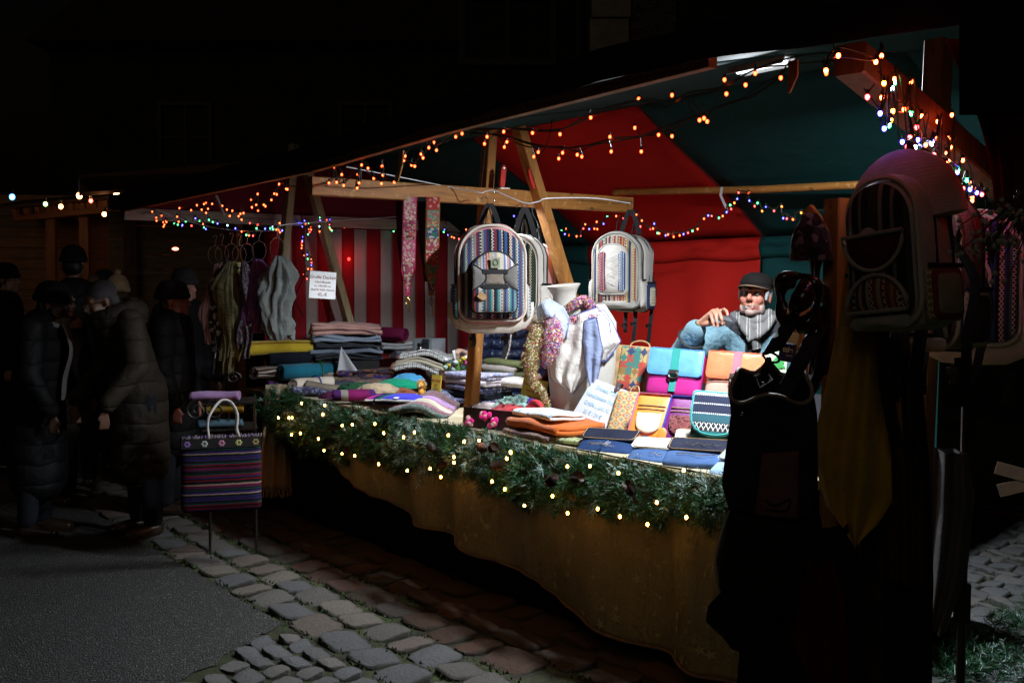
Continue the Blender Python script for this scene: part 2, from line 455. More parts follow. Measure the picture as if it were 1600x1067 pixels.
def stone_mesh(seed, round_=.05):
    rnd = random.Random(seed); n = 16; mb = MB(); pts = []
    for k in range(n):
        a = 2*PI*(k+.5)/n; c, s = math.cos(a), math.sin(a)
        q = 1/max(abs(c), abs(s)); q = q*(1-round_*(q-1)/.414)*rnd.uniform(.93, 1.02)
        pts.append((c*q*.5, s*q*.5))
    H = .022; rings = [(1, -.03), (1, H*.6), (.97, H*.9), (.9, H*1.0)]; vs = []
    tilt = (rnd.uniform(-.012,.012), rnd.uniform(-.012,.012))
    for sc_, z in rings:
        for x, y in pts: vs.append((x*sc_*rnd.uniform(.985,1.015), y*sc_*rnd.uniform(.985,1.015), z+(x*tilt[0]*2+y*tilt[1]*2+rnd.uniform(-.0035,.0035))*(z > 0)))
    fs = [(i*n+k, i*n+(k+1)%n, (i+1)*n+(k+1)%n, (i+1)*n+k) for i in range(3) for k in range(n)]+[tuple(range(3*n, 4*n))]
    mb.add(vs, fs); return mb
protos = {}
def stones(parent, spec, mt):
    i = 0
    for (x, y, sx, sy, rz) in spec:
        key = (mt.name, i % 7)
        mw = Matrix.LocRotScale(V3((x, y, 0)), Euler((0,0,rz)), V3((sx, sy, 1)))
        if key not in protos: protos[key] = o = make('paving_stone', stone_mesh(i*3+1), mt, parent, mw, ang=28)
        else: share('paving_stone', protos[key], parent, mw)
        i += 1
def visible(p, m=60):
    d = p-CAM; c, s = math.cos(PITCH), math.sin(PITCH)
    z = d.y*c - d.z*s; y = d.z*c + d.y*s
    if z < .2: return None
    px = 800+F*d.x/z; py = 533.5-F*y/z
    return (px, py) if -m < px < 1600+m and py < 1067+m and py > -m else None
def empty_struct(name, mw):
    o = bpy.data.objects.new(name, None); COL.objects.link(o); o.matrix_world = mw; o['kind'] = 'structure'; return o
rnd = random.Random(3)
pv = empty_struct('cobbled_kerb_strip', STALL)
spec = []
for row in range(2):
    v0 = -.985+row*.215; u = -1.2+row*.08
    while u < 6.6:
        ln = rnd.uniform(.18, .31)
        p = W(u+ln/2, v0)
        if visible(p): spec.append((-(u+ln/2), v0+rnd.uniform(-.012,.012), ln-.016, .20+rnd.uniform(-.012,.012), rnd.uniform(-.06,.06)))
        u += ln
stones(pv, spec, STONE)
pv2 = empty_struct('cobbled_pavement', STALL); spec = []
for row in range(12):
    v0 = -.54+row*.225; u = -1.0+(row % 2)*.1
    while u < 6.2:
        ln = rnd.uniform(.19, .33); p = W(u+ln/2, v0); q = visible(p, 0)
        if q and (v0 < .05 or u > 4.3) and q[0] < 1150 and len(spec) < 295:
            spec.append((-(u+ln/2), v0+rnd.uniform(-.015,.015), ln-.016, .208+rnd.uniform(-.012,.012), rnd.uniform(-.07,.07)))
        u += ln
stones(pv2, spec, REDST)
pv3 = empty_struct('granite_sett_patch', STALL); spec = []
for row in range(7):
    v0 = -1.17-row*.115; u = -.4+(row % 2)*.06
    while u < 2.0:
        ln = rnd.uniform(.12, .17); p = W(u+ln/2, v0); q = visible(p, 40)
        if q and u+ln < 1.74-(-1.1-v0)*.7 and len(spec) < 60: spec.append((-(u+ln/2), v0+rnd.uniform(-.01,.01), ln-.014, .103, rnd.uniform(-.12,.12)))
        u += ln
stones(pv3, spec, GRAN)
pv4 = empty_struct('granite_yard_paving', STALL); spec = []
for row in range(34):
    v0 = .75+row*.125; u = -4.2+(row % 2)*.07
    while u < 1.2:
        ln = rnd.uniform(.125, .18); p = W(u+ln/2, v0); q = visible(p, 30)
        if q and q[0] > 1435 and len(spec) < 298:
            spec.append((-(u+ln/2), v0+.05*math.sin(u*2.2)+rnd.uniform(-.01,.01), ln-.014, .112, rnd.uniform(-.12,.12)))
        u += ln
stones(pv4, spec, GRAN)
# moss and tiny weeds in the joints
mb = MB(); rnd = random.Random(11)
for i in range(1500):
    u = rnd.uniform(.2, 4.6); v = rnd.choice([-1.09, -.877, -.66, -.43])+rnd.gauss(0, .014)
    c = L(u, v, .02); a = rnd.uniform(0, 6.28); h = rnd.uniform(.006, .02); d = V3((math.cos(a), math.sin(a), 0))*rnd.uniform(.004,.01)
    mb.add([c-d, c+d, c+V3((rnd.gauss(0,.006), rnd.gauss(0,.006), h))], [(0,1,2)])
o = make('joint_moss', mb, plain('moss_green', (.028,.05,.012), .9), None, STALL, smooth=False); o['kind'] = 'stuff'; o['label'] = 'green moss and tiny weeds in the joints between the setts'

# ================================================================== BUILDINGS (almost black behind the stall)
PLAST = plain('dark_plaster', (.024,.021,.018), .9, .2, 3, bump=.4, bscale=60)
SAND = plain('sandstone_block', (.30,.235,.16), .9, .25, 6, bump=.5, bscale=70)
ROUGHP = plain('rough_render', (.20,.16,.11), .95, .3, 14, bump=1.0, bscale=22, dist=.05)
DFRAME = plain('window_frame_paint', (.028,.025,.022), .6)
DGLASS = plain('dark_window_glass', (.008,.009,.011), .08, .05, spec=.8)
bd = thing('old_house', 'dark rendered house front with pale stone quoins rising behind the stall roof', 'building', (3.5, 12.0, 0))
def bx(c, d): return MB().box(c, d)
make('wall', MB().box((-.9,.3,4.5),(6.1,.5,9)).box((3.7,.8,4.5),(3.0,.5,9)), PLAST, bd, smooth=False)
rnd = random.Random(5)
zz = 2.4
k = 0
while zz < 6.2:
    h = .42; wd = .42
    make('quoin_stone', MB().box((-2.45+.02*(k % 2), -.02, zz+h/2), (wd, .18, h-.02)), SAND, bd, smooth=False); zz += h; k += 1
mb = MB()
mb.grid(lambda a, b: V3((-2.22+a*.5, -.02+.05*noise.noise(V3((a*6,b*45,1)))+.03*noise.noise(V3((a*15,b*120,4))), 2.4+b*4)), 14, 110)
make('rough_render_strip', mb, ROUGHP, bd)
mb = MB(); mb.tube([(-2.78, -.06, 2), (-2.78, -.06, 6.5)], .05, 10); make('downpipe', mb, DFRAME, bd)
def window(par, x, z, wd, ht, y=0.0, lit=None):
    fr = MB()
    fr.box((x-wd/2, y, z), (.07,.09,ht+.07)).box((x+wd/2, y, z), (.07,.09,ht+.07)).box((x, y, z+ht/2), (wd-.07,.085,.07)).box((x, y, z-ht/2), (wd-.07,.085,.07))
    fr.box((x, y+.005, z), (.05,.06,ht-.07)).box((x-wd/4, y+.008, z+.05), (wd/2-.06,.05,.035)).box((x+wd/4, y+.008, z+.05), (wd/2-.06,.05,.035))
    f = make('window', fr, DFRAME, par, smooth=False)
    for sx in (-1, 1):
        make('pane', MB().box((x+sx*wd/4, y+.03, z), (wd/2-.05, .006, ht-.07)), lit or DGLASS, f, smooth=False)
window(bd, -3.55, 4.7, 1.0, 1.3, .03)
bd2 = thing('gabled_house', 'far dark gabled house behind the huts at the left', 'building', (-3.2, 22, 0))
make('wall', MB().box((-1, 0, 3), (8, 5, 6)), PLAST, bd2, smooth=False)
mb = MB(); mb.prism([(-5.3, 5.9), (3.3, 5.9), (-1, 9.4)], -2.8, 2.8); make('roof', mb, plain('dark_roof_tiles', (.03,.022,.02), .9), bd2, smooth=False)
window(bd2, -2.6, 4.2, .9, 1.3, -2.52); window(bd2, .6, 4.2, .9, 1.3, -2.52)

# ================================================================== MARKET STALL
TIM = {k: wood('stall_timber_'+'xyz'[k], (.40,.165,.035), axis=k, wear=(.58,.34,.12)) for k in range(3)}
TIMG = wood('grey_timber', (.30,.235,.12), axis=2)
RAIL = wood('pale_rail', (.36,.33,.28), axis=1)
def canvas(name, col, back=None):
    t = NT(name); co = t.coord(); 
    c = t.ramp(t.noise(2.2, co, detail=5), [(.3, tuple(k*.82 for k in col)), (.7, col)])
    t.bump(t.m('ADD', t.m('ADD', t.m('MULTIPLY', t.noise(2.2, co, detail=2, dist=.4), 2.0), t.m('MULTIPLY', t.noise(7, co, detail=4, dist=1.6), .5)), t.m('MULTIPLY', t.noise(420, co), .04)), .42, .02)
    return t.fin(c, .85, spec=.25)
RED = canvas('red_canvas', (.50,.010,.005)); GREEN = canvas('green_canvas', (.0015,.046,.046)); 
WINE = canvas('wine_canvas', (.16,.012,.03)); CREAM = canvas('cream_canvas', (.40,.34,.31)); SRED = canvas('stripe_red_canvas', (.27,.008,.014))
st = thing('market_stall', 'timber market stall with red and green canvas roof and open counter side', 'stall', STALL)
VB = 2.2; VE = -.87; VR = 1.1; ZR = 2.645; ZB = 1.92
SEAM = [-3.5, -1.75, -.06, 1.69, 3.39, 4.95]
def eave_z(u):
    pts = [(-4, 2.1), (-1.46, 2.195), (-.73, 2.25), (-.33, 2.252), (.65, 2.222), (1.93, 2.17), (4.82, 2.15), (6, 2.15)]
    for (a, za), (b, zb) in zip(pts, pts[1:]):
        if a <= u <= b: return za+(zb-za)*(u-a)/(b-a)
    return 2.15
def roofz(u, v):
    if v < VR: t = (v-VE)/(VR-VE); return (eave_z(u)+.03)*(1-t)+ZR*t+.045*math.sin(PI*t)
    t = (v-VR)/(VB-VR); return ZR*(1-t)+ZB*t+.02*math.sin(PI*t)-.012*math.sin(2*PI*t)
cols = [GREEN, RED, GREEN, RED, GREEN]
for i in range(5):
    a, b = SEAM[i], SEAM[i+1]
    if i == 0: a = -2.6
    cc = [GREEN, RED, GREEN, RED, GREEN][i]
    # seams taken from the photograph: green | red (1.69..3.39) | green toward the near end
    cc = {0: GREEN, 1: GREEN, 2: GREEN, 3: RED, 4: GREEN}[i]
    def fr(s, t, a=a, b=b):
        u = a+(b-a)*s; v = VR+(VB-VR)*t; return L(u, v, roofz(u, v))
    make('roof_panel', MB().grid(fr, 12, 14), cc, st, solid=.004)
    def ff(s, t, a=a, b=b):
        u = a+(b-a)*s; v = VE-.03+(VR-VE+.03)*t; return L(u, v, roofz(u, max(v, VE)))
    make('roof_panel', MB().grid(ff, 12, 14), {0: GREEN, 1: GREEN, 2: GREEN, 3: RED, 4: GREEN}[i] if i != 3 else GREEN, st, solid=.004)
# valance hanging along the front eave
mb = MB(); mb.grid(lambda s, t: L(-2.6+7.55*s, VE-.055-.012*math.sin(s*90), eave_z(-2.6+7.55*s)+.10-.10*t), 160, 4)
make('valance', mb, BLACK, st, solid=.003)
# eave rail
for (a, b) in ((-.73, .65), (.65,1.93), (1.93, 4.95)):
    mb = MB().bar(L(a, VE+.03, eave_z(a)+.010), L(b, VE+.03, eave_z(b)+.010), .035, .04)
    make('eave_rail', mb, TIM[0], st, smooth=False)
# back wall
def wallfold(u, z): return .035*math.sin(u*5.5+.6*math.sin(z*2))*(1-.35*z/1.9)+.02*math.sin(u*13+z)
def back(a, b, mt, name='back_wall_panel', ztop=ZB+.0):
    def f(s, t): 
        u = a+(b-a)*s; z = .15+(ztop-.15)*t; return L(u, VB-.02+wallfold(u, z)*(1-t**6*.8), z)
    return make(name, MB().grid(f, 40, 16), mt, st, solid=.003)
back(.45, 1.69, GREEN); back(1.70, 3.39, RED); back(3.40, 4.95, GREEN)
for us in (1.695, 3.395):
    make('seam', MB().tube([L(us, VR+(VB-VR)*k/12, roofz(us, VR+(VB-VR)*k/12)-.005) for k in range(13)], .004, 5), plain('seam_thread', (.03,.01,.01), .9), st)
    make('seam', MB().tube([L(us, VB-.03+wallfold(us, 1.9*k/12)*(1-(k/12)**6*.8), .15+(ZB-.15)*k/12) for k in range(13)], .004, 5), plain('seam_thread', (.03,.01,.01), .9), st)
# flap of roof cloth hanging over the wall top
for a, b, mt in ((.45,1.69,GREEN), (1.69,3.39,RED), (3.39,4.95,GREEN)):
    def f(s, t, a=a, b=b):
        u = a+(b-a)*s; return L(u, VB-.035-.05*t*0+wallfold(u,1.8)*.6-.02*math.sin(t*PI), ZB-.0-.14*t+.01*math.sin(u*9)*t)
    make('roof_flap', MB().grid(f, 30, 4), mt, st, solid=.003)
# rear pole under the roof slope
pa, pb = Lp(at_v(1500, 282, 1.72)), Lp(at_v(960, 301, 1.72))
mb = MB().tube([pa, (pa+pb)/2+V3((0,0,-.012)), pb], .022, 10); make('roof_pole', mb, TIM[0], st)
for px in (1128,):
    p = Lp(at_v(px, 298, 1.70)); q = Lp(at_v(px+9, 330, 1.72))
    mb = MB().ribbon([p+V3((0,0,.02)), p+V3((0,-.01,-.03)), q], .02, (1,0,0), .002); make('pole_strap', mb, plain('white_band', (.7,.7,.7), .6), st)
# three truss frames: front leg, rear leg, tie beam
def frame(u, clamps=True, zt=None, beam=True, y0=-.85, y1=1.26, mt=None, name='truss'):
    mt = mt or TIM[2]
    zt = 2.47
    def leg(v0, z0, v1, z1, du):
        return MB().bar(L(u+du, v0, z0), L(u+du, v1, z1), .055, .075, up=(1,0,0))
    make('front_leg', leg(.06, 0, .272, zt, .062), mt, st, smooth=False)
    make('rear_leg', leg(1.36, 0, .372, zt+.01, .0 if not beam else -.062), mt, st, smooth=False)
    if beam:
        bm = make('tie_beam', MB().bar(L(u, y0, 2.095), L(u, y1, 2.095), .055, .09), TIM[1], st, smooth=False)
        if clamps:
            for (v, sg) in ((.235, 1), (.50, 1)):
                for dz in (-.022, .022): make('bolt', MB().lathe([(.0001,0),(.008,.001),(.006,.006),(.0001,.008)], 8, Matrix.Rotation(-PI/2, 3, 'Y').inverted(), (-u+.028, v, 2.095+dz)), CHROME, bm)
    return
frame(1.93)
for nm_, a_, b_ in (('front_leg', (454, 285), (440, 430)), ('rear_leg', (488, 295), (536, 470))):
    pa, pb = Lp(at_u(*a_, 4.62)), Lp(at_u(*b_, 4.62)); d_ = (pb-pa)/(pa.z-pb.z)
    make(nm_, MB().bar(pa-d_*.28, pb+d_*(pb.z-.0), .055, .085, up=(1,0,0)), PALEW, st, smooth=False)
RP = plain('red_paint', (.62,.04,.03), .4, .2)
for (v, tl) in ((.255, -.1), (.455, .32)):
    c = L(1.93, v, 2.20)
    M_ = Matrix.Translation(c+V3((.075,0,0))) @ Matrix.Rotation(tl, 4, 'X')
    k = make('clamp', MB().prism([(-.012,-.055),(.012,-.055),(.016,-.03),(.016,.045),(.006,.062),(-.006,.062),(-.016,.045),(-.016,-.03)], -.01, .01, Matrix.Rotation(PI/2, 3, 'Z')), RP, st, M_)
    make('bolt', MB().lathe([(.0001,0),(.009,.001),(.007,.008),(.0001,.01)], 6, Matrix.Rotation(PI/2, 3, 'Y'), (.01,0,.045)), CHROME, k)
DKW = wood('dark_timber', (.15,.062,.018), axis=2)
# right hand frame (near the camera): post and sloping rafter
mb = MB().bar(L(-.78, .10, 0), L(-.78, .22, 2.45), .07, .075, up=(1,0,0)); make('near_post', mb, DKW, st, smooth=False)
pa, pb = Lp(at_d(1328, 92, 2.85)), Lp(at_d(1640, 352, 4.0))
mb = MB().bar(pa, pb, .085, .085); make('rafter', mb, DKW, st, smooth=False)
# side wall of red and cream stripes at the far end, rail and wine coloured gable
US = 4.93
n = 0; v = .2; SW = .112
while v < VB-.03:
    def f(s, t, v=v):
        vv = v+SW*s; z = .1+(2.07-.1)*t; return L(US+.02*math.sin(vv*7+z)+.012*math.sin(vv*19), vv, z)
    make('striped_wall_panel', MB().grid(f, 4, 10), CREAM if n % 2 else SRED, st, solid=.003); v += SW; n += 1
mb = MB().bar(L(US-.02, -.86, 2.12), L(US-.02, VB-.1, 2.12), .03, .085); make('side_rail', mb, RAIL, st, smooth=False)
def f(s, t):
    v = -.85+(VB+.85)*s; z0 = 2.165; z1 = roofz(4.9, v)-.004; return L(US+.0, v, z0+(max(z1, z0+.002)-z0)*t)
make('gable_cloth', MB().grid(f, 24, 6), WINE, st, solid=.003)
# blue-green band of roof cloth seen under the far eave
# eave pegs: short dark bits of webbing hanging from the eave
for (px, y0, y1, tl) in ((628, 236, 284, -6), (1240, 95, 146, -7)):
    p = Lp(at_v(px, y0, VE+.0)); q = Lp(at_v(px+tl, y1, VE+.0))
    make('tie_strap', MB().ribbon([p, (p+q)/2+V3((.006,0,0)), q], [.03,.03,.006], (1,0,0), .006), TIM[2], st)
mb = MB().bar(Lp(at_v(338, 306, -.8)), Lp(at_v(350, 336, -.8)), .014, .01); make('tent_peg', mb, plain('bright_tin', (.7,.7,.7), .35, metal=.6), st, smooth=False)
# red side curtain hanging at the near right corner
def f(s, t):
    a = at_d(1478+(1600-1478)*s + 62*t*(1-s)+25*math.sin(t*2.5)*(1-s), 62+(330-62)*t, 2.35+.5*s+.05*math.sin(s*14))
    return Lp(a)
make('side_curtain', MB().grid(f, 20, 16), RED, st, solid=.003)
def f(s, t): return Lp(at_d(1500+170*s, -20+200*t, 2.2+.15*math.sin(s*3)))
make('corner_flap', MB().grid(f, 8, 8), BLACK, st, solid=.003)

# ------------------------------------------------------------------ the lamps under the roof (white tubes with reflector housings)
def tube_lamp(u, v, z, ln, power, label, ry=0, col=(.86,.93,1.0), visible_tube=True):
    t = thing('tube_lamp', label, 'lamp', SM(W(u, v, z), ry=ry), 'white tube lamps under the stall roof')
    hs = MB(); 
    hs.prism([(-.05,.0),(-.03,.035),(.03,.035),(.05,.0),(.044,.0),(.027,.029),(-.027,.029),(-.044,.0)], -ln/2, ln/2, Matrix.Rotation(PI/2, 3, 'Z'))
    make('housing', hs, plain('white_enamel', (.75,.76,.76), .35), t, smooth=False)
    make('tube', MB().tube([(-ln/2+.02,0,.012), (ln/2-.02,0,.012)], .009, 10), emit('tube_glow', (.85,.93,1), 4), t)
    ld = bpy.data.lights.new('tube_light', 'AREA'); ld.shape = 'RECTANGLE'; ld.size = ln; ld.size_y = .07; ld.energy = power; ld.color = col
    lo = bpy.data.objects.new('tube_light', ld); COL.objects.link(lo); lo.parent = t; lo.location = (0, 0, -.004)
    return t
tube_lamp(.10, .32, 2.50, .3, 104, 'white tube lamp glowing under the roof near the right end of the eave')
tube_lamp(2.28, .42, 2.13, .45, 42, 'white lamp mounted behind the long tie beam in mid stall')
# red lamp glowing through the striped wall
p = at_u(545, 405, US-.03)
rl = thing('red_lamp', 'small red lamp glowing against the striped side wall', 'lamp', SM(p))
ld = bpy.data.lights.new('red_glow', 'POINT'); ld.energy = .55; ld.color = (1,.02,.02); ld.shadow_soft_size = .02
lo = bpy.data.objects.new('red_glow', ld); COL.objects.link(lo); lo.parent = rl; lo.location = (.10, 0, 0)
make('glass_bulb', MB().ell((0,0,0), (.012,.012,.014)), emit('red_bulb', (1,.03,.02), 6), rl)

# ================================================================== COUNTER TABLE
TH = .85
tb = thing('counter_table', 'long trestle counter under the goods at the front of the stall', 'table', STALL)
u0, u1 = -.30, 4.80
for k in range(6):
    make('board', MB().box((-(u0+u1)/2, .06+k*.19, TH-.02), (u1-u0, .186, .03)), wood('plank', (.3,.2,.1), axis=0), tb, smooth=False)
for u in (-.2, 1.2, 2.9, 4.7):
    for v in (.1, 1.0): make('leg', MB().bar(L(u, v, 0), L(u, v, TH-.035), .05, .05, up=(1,0,0)), TIM[2], tb, smooth=False)
# added black sheet at the rear, keeps lamp light from showing under the counter
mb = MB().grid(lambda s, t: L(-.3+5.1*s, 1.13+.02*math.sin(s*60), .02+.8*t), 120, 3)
o = make('rear_blackout_sheet', mb, BLACK, None, STALL, solid=.003); tag(o, 'added black sheet behind the counter keeping the space under it dark', 'cloth')
mb = MB().grid(lambda s, t: L(-.28+4.95*s, -.008+.007*math.sin(s*70), .04+.78*t), 140, 3)  # added black sheet standing in for the deep shade below the counter
o = make('under_shade_sheet', mb, BLACK, None, STALL, solid=.003); tag(o, 'added black sheet in place of the shade under the counter front', 'cloth')
mb = MB().grid(lambda s, t: L(2.0+2.13*s, -.085-.02*math.sin(s*30), TH+.004-.15*t), 60, 4)  # added dark strip standing in for shade along the counter edge
o = make('edge_shade_strip', mb, cloth('edge_shade_brown', (.03,.022,.015)), None, STALL, solid=.003); tag(o, 'added dark strip in place of the shade at the left counter edge behind the garland', 'cloth')
# riser shelves at the right, covered by black cloth
mb = MB().prism([(0.0,0),(.95,.34),(.95,-.0)], 0, 1) 
def riser(ua, ub, va, vb_, z0, z1, mt, name, label):
    mb = MB(); mb.add([L(ua,va,z0), L(ub,va,z0), L(ub,vb_,z1), L(ua,vb_,z1), L(ua,va,TH+.002), L(ub,va,TH+.002), L(ub,vb_,TH+.002), L(ua,vb_,TH+.002)],
        [(3,2,1,0),(0,1,5,4),(1,2,6,5),(2,3,7,6),(3,0,4,7)])
    o = make(name, mb, mt, None, STALL, smooth=False); tag(o, label, 'display stand'); return o
riser(-.28, 1.30, .36, .95, .875, 1.10, BLACK, 'display_riser', 'sloped black display riser under the handbags')
# tablecloth: golden organza falling from the front edge, its hem rising to the left
hem_px = [(1190,1078),(1100,1038),(1000,994),(900,940),(800,882),(700,828),(640,799),(622,780),(560,741),(470,694),(455,690)]
hem = sorted([(uv(at_v(px, py, -.03))[0], uv(at_v(px, py, -.03))[2]) for px, py in hem_px])
def hemz(u):
    if u <= hem[0][0]: return hem[0][1]
    for (a, za), (b, zb) in zip(hem, hem[1:]):
        if a <= u <= b: return za+(zb-za)*(u-a)/max(b-a, 1e-6)
    return hem[-1][1]
def clothv(u, z):
    k = (TH-z)/TH
    f = .050*math.sin(u*9+1.8*math.sin(u*3.1)+k*1.2)+.009*math.sin(u*31+2*k+2*math.sin(u*5))*(1-k*.6)+.004*math.sin(u*73+5*math.sin(k*3))*(1-k)
    return -.075-f*min(1, k*3)-.03*k+.03*noise.noise(V3((u*1.3, z*2, 4)))
def m_organza():
    t = NT('gold_organza'); co = t.coord(); x, y, z = t.xyz(co)
    c = t.ramp(t.noise(5, co, detail=5), [(.3, (.20,.165,.06)), (.7, (.30,.25,.10))])
    pl = t.noise(1, t.comb(t.m('MULTIPLY', x, 34), y, t.m('MULTIPLY', z, 3.2)), detail=5, dist=1.5)
    t.bump(t.m('ADD', t.m('MULTIPLY', pl, 2.6), t.m('MULTIPLY', t.noise(14, co, detail=5, dist=2.5), 1.6)), .7, .012)
    return t.fin(c, .27, spec=.8, sheen=.1)
ORG = m_organza()
tc = thing('tablecloth', 'shiny golden star tablecloth hanging down the counter front', 'tablecloth', STALL)
ua, ub = -.30, 4.16
def f(s, t):
    u = ua+(ub-ua)*s; z = TH+.012-(TH+.012-hemz(u))*t; return L(u, clothv(u, z), z)
make('skirt', MB().grid(f, 420, 34), ORG, tc, solid=.002)
make('hem_border', MB().tube([L(ua+(ub-ua)*i/300, clothv(ua+(ub-ua)*i/300, hemz(ua+(ub-ua)*i/300))-.003, hemz(ua+(ub-ua)*i/300)) for i in range(301)], .006, 5), cloth('hem_taupe', (.22,.15,.11)), tc)
def f(s, t):
    u = ua+(ub-ua)*s; v = 1.12-1.16*t; return L(u, v-.02*(t>.99), TH+.004+.004*noise.noise(V3((u*5,v*5,0)))+(.01 if t > .97 else 0))
make('top_cloth', MB().grid(f, 120, 26), cloth('beige_cover', (.44,.37,.24)), tc, solid=.002)
# printed stars, a thin pile on the cloth
STARM = plain('pale_star_print', (.36,.33,.17), .6)
rnd = random.Random(21)
for i in range(64):
    u = rnd.uniform(-.3, 3.3) if i > 26 else rnd.uniform(-.2, 1.3); hz = hemz(u); z = hz+.03+(rnd.random()**1.6)*(.34 if i > 26 else .24)
    if z > .68: continue
    r_ = rnd.uniform(.012, .027); a0 = rnd.uniform(0, 6.28); vs = []
    for k in range(10):
        q = r_ if k % 2 == 0 else r_*.38; a = a0+PI*k/5; uu = u+q*math.cos(a); z_ = z+q*math.sin(a); vs.append(L(uu, clothv(uu, z_)-.006, z_))
    vs.append(L(u, clothv(u, z)-.007, z))
    make('star', MB().add(vs, [(10, k, (k+1) % 10) for k in range(10)]), STARM, tc, smooth=False)
# ================================================================== FAIRY LIGHTS
BC = {'w': ((1,.07,.012), 9, (1.1,.13,.045)), 'g': ((.02,1,.22), 6, (.25,1.2,.5)), 'b': ((.05,.05,1), 8, (.16,.18,1.2)), 'r': ((1,.02,.025), 7, (1.2,.15,.12)),
      'y': ((1,.16,.01), 7, (1.1,.3,.06)), 'c': ((.3,.75,1), 7, (1,1.1,1.2)), 'o': ((1,.08,.005), 7, (1.1,.2,.03)), 'G': ((1,.62,.18), 26, (1,.9,.6))}
for k_ in 'wgbrycoG': BC[k_+'2'] = (BC[k_][0], BC[k_][1]*6, tuple(min(3, q*1.2) for q in BC[k_][2]))
BM = {k: emit('bulb_glow_'+n, BC[k][0], BC[k][1], BC[k][2]) for k, n in dict(w='warm', g='green', b='blue', r='red', y='amber', c='cool', o='orange', G='golden').items()}
BM.update({k+'2': emit('near_bulb_glow_'+n, *BC[k+'2']) for k, n in dict(w='warm', g='green', b='blue', r='red', y='amber', c='cool', o='orange').items()})
SOCK = plain('bulb_socket', (.01,.02,.012), .5)
bulb_src = {}
def bulb(par, p, k, r_):
    key = (k, round(r_, 4))
    mw = Matrix.Translation(local(par, p))
    if key not in bulb_src:
        mb = MB().ell((0,0,0), (r_, r_, r_*1.25), None, 8, 5); bulb_src[key] = o = make('bulb', mb, BM[k], par, mw, ang=180); return o
    return share('bulb', bulb_src[key], par, mw)
def strand(label, pts, r_=.0065, path=None, group=None, wire=.0028, drop=.03, thick=2, seed=1, cat='string lights'):
    """pts: list of (world point, colour key). The cable passes near the bulbs; each bulb hangs on a short lead."""
    rnd = random.Random(seed)
    t = thing('fairy_lights', label, cat, Matrix.Translation(pts[0][0]), group)
    cab = MB()
    if path is None: path = [p for p, k in pts]
    lp = [local(t, p) for p in path]
    for q in range(thick):
        w_ = [p+V3((rnd.gauss(0,.006), rnd.gauss(0,.006), .012+rnd.gauss(0,.008))) for p in lp]
        cab.tube(bez(w_, 4), wire, 5)
    for p, k in pts:
        lpnt = local(t, p)
        near = min(lp, key=lambda a: (a-lpnt).length)
        d = near-lpnt
        if d.length > .16 or d.length < .01: top = lpnt+V3((rnd.gauss(0,.008), rnd.gauss(0,.008), drop))
        else: top = near+V3((0,0,.012))
        cab.tube([lpnt+V3((0,0,r_)), (lpnt+top)/2+V3((rnd.gauss(0,.004),0,.004)), top], wire*.7, 4)
        cab.tube([lpnt+V3((0,0,r_*.9)), lpnt+V3((0,0,r_*.9+.012))], r_*.75, 6)
    make('cable', cab, SOCK, t)
    for p, k in pts: bulb(t, p, k, r_)
    return t
# 1 warm string along the front eave, left half
A = [(449,296),(514,286),(521,262),(526,285),(534,273),(537,290),(559,273),(561,286),(558,294),(565,258),(575,263),(584,279),(596,287),(597,260),(598,274),(616,285),(626,259),(633,244),(631,251),(643,258),(648,260),(658,241),(661,247),(670,231),(678,223),(682,235),(712,214),(722,209)]
pts = [(at_v(x, y, -.80), 'w') for x, y in A]
strand('warm white fairy lights wound along the eave above the left end of the tie beam', pts, .0058, seed=2)
# 2 upper warm string from the truss to the right
B = [(757,225),(761,214),(787,206),(832,208),(875,210),(923,184),(998,155),(1050,149),(1093,188),(1100,185),(1105,190),(1135,147),(1132,125),(1165,133),(1180,115),(1220,122),(1291,115),(1310,87)]
C = [(788,230),(792,222),(834,245),(841,238),(873,248),(879,239),(902,242),(909,245),(953,214),(955,237),(992,200),(1002,237),(1029,211),(1050,213)]
pathB = [at_v(x, y, -.62) for x, y in [(722,208),(790,205),(870,207),(925,186),(1000,160),(1050,163),(1075,158),(1130,140),(1180,118),(1235,100),(1290,98),(1340,108)]]
strand('upper warm white fairy lights running under the roof toward the rafter', [(at_v(x, y, -.62), 'w') for x, y in B], .0062, path=pathB, seed=3, thick=2)
pathC = [at_v(x, y, -.40) for x, y in [(735,213),(780,216),(830,230),(880,236),(905,235),(950,222),(1000,218),(1040,205),(1075,190),(1110,178),(1150,170),(1185,155),(1225,118)]]
strand('lower warm white fairy lights sagging across the red roof panel', [(at_v(x, y, -.40), 'w') for x, y in C], .0062, path=pathC, seed=4, thick=3)
# thin black power lead hanging from the roof
def line(name, label, pts, r_, mt, cat='cable', kind=None):
    t = make(name, MB().tube(bez([p-pts[0] for p in pts], 6), r_, 6), mt, None, Matrix.Translation(pts[0])); return tag(t, label, cat)
line('power_lead', 'thin black power lead dropping from the roof behind the tie beam', [at_v(x, y, .9) for x, y in ((864,172),(858,215),(842,250),(831,290),(832,330),(841,352),(846,380))], .0035, plain('black_rubber', (.012,.012,.012), .4))
line('power_lead', 'thin black lead running down the front truss leg to the lamp', [at_v(x, y, .16) for x, y in ((758,232),(755,262),(752,288),(751,300))], .003, plain('black_rubber', (.012,.012,.012), .4))
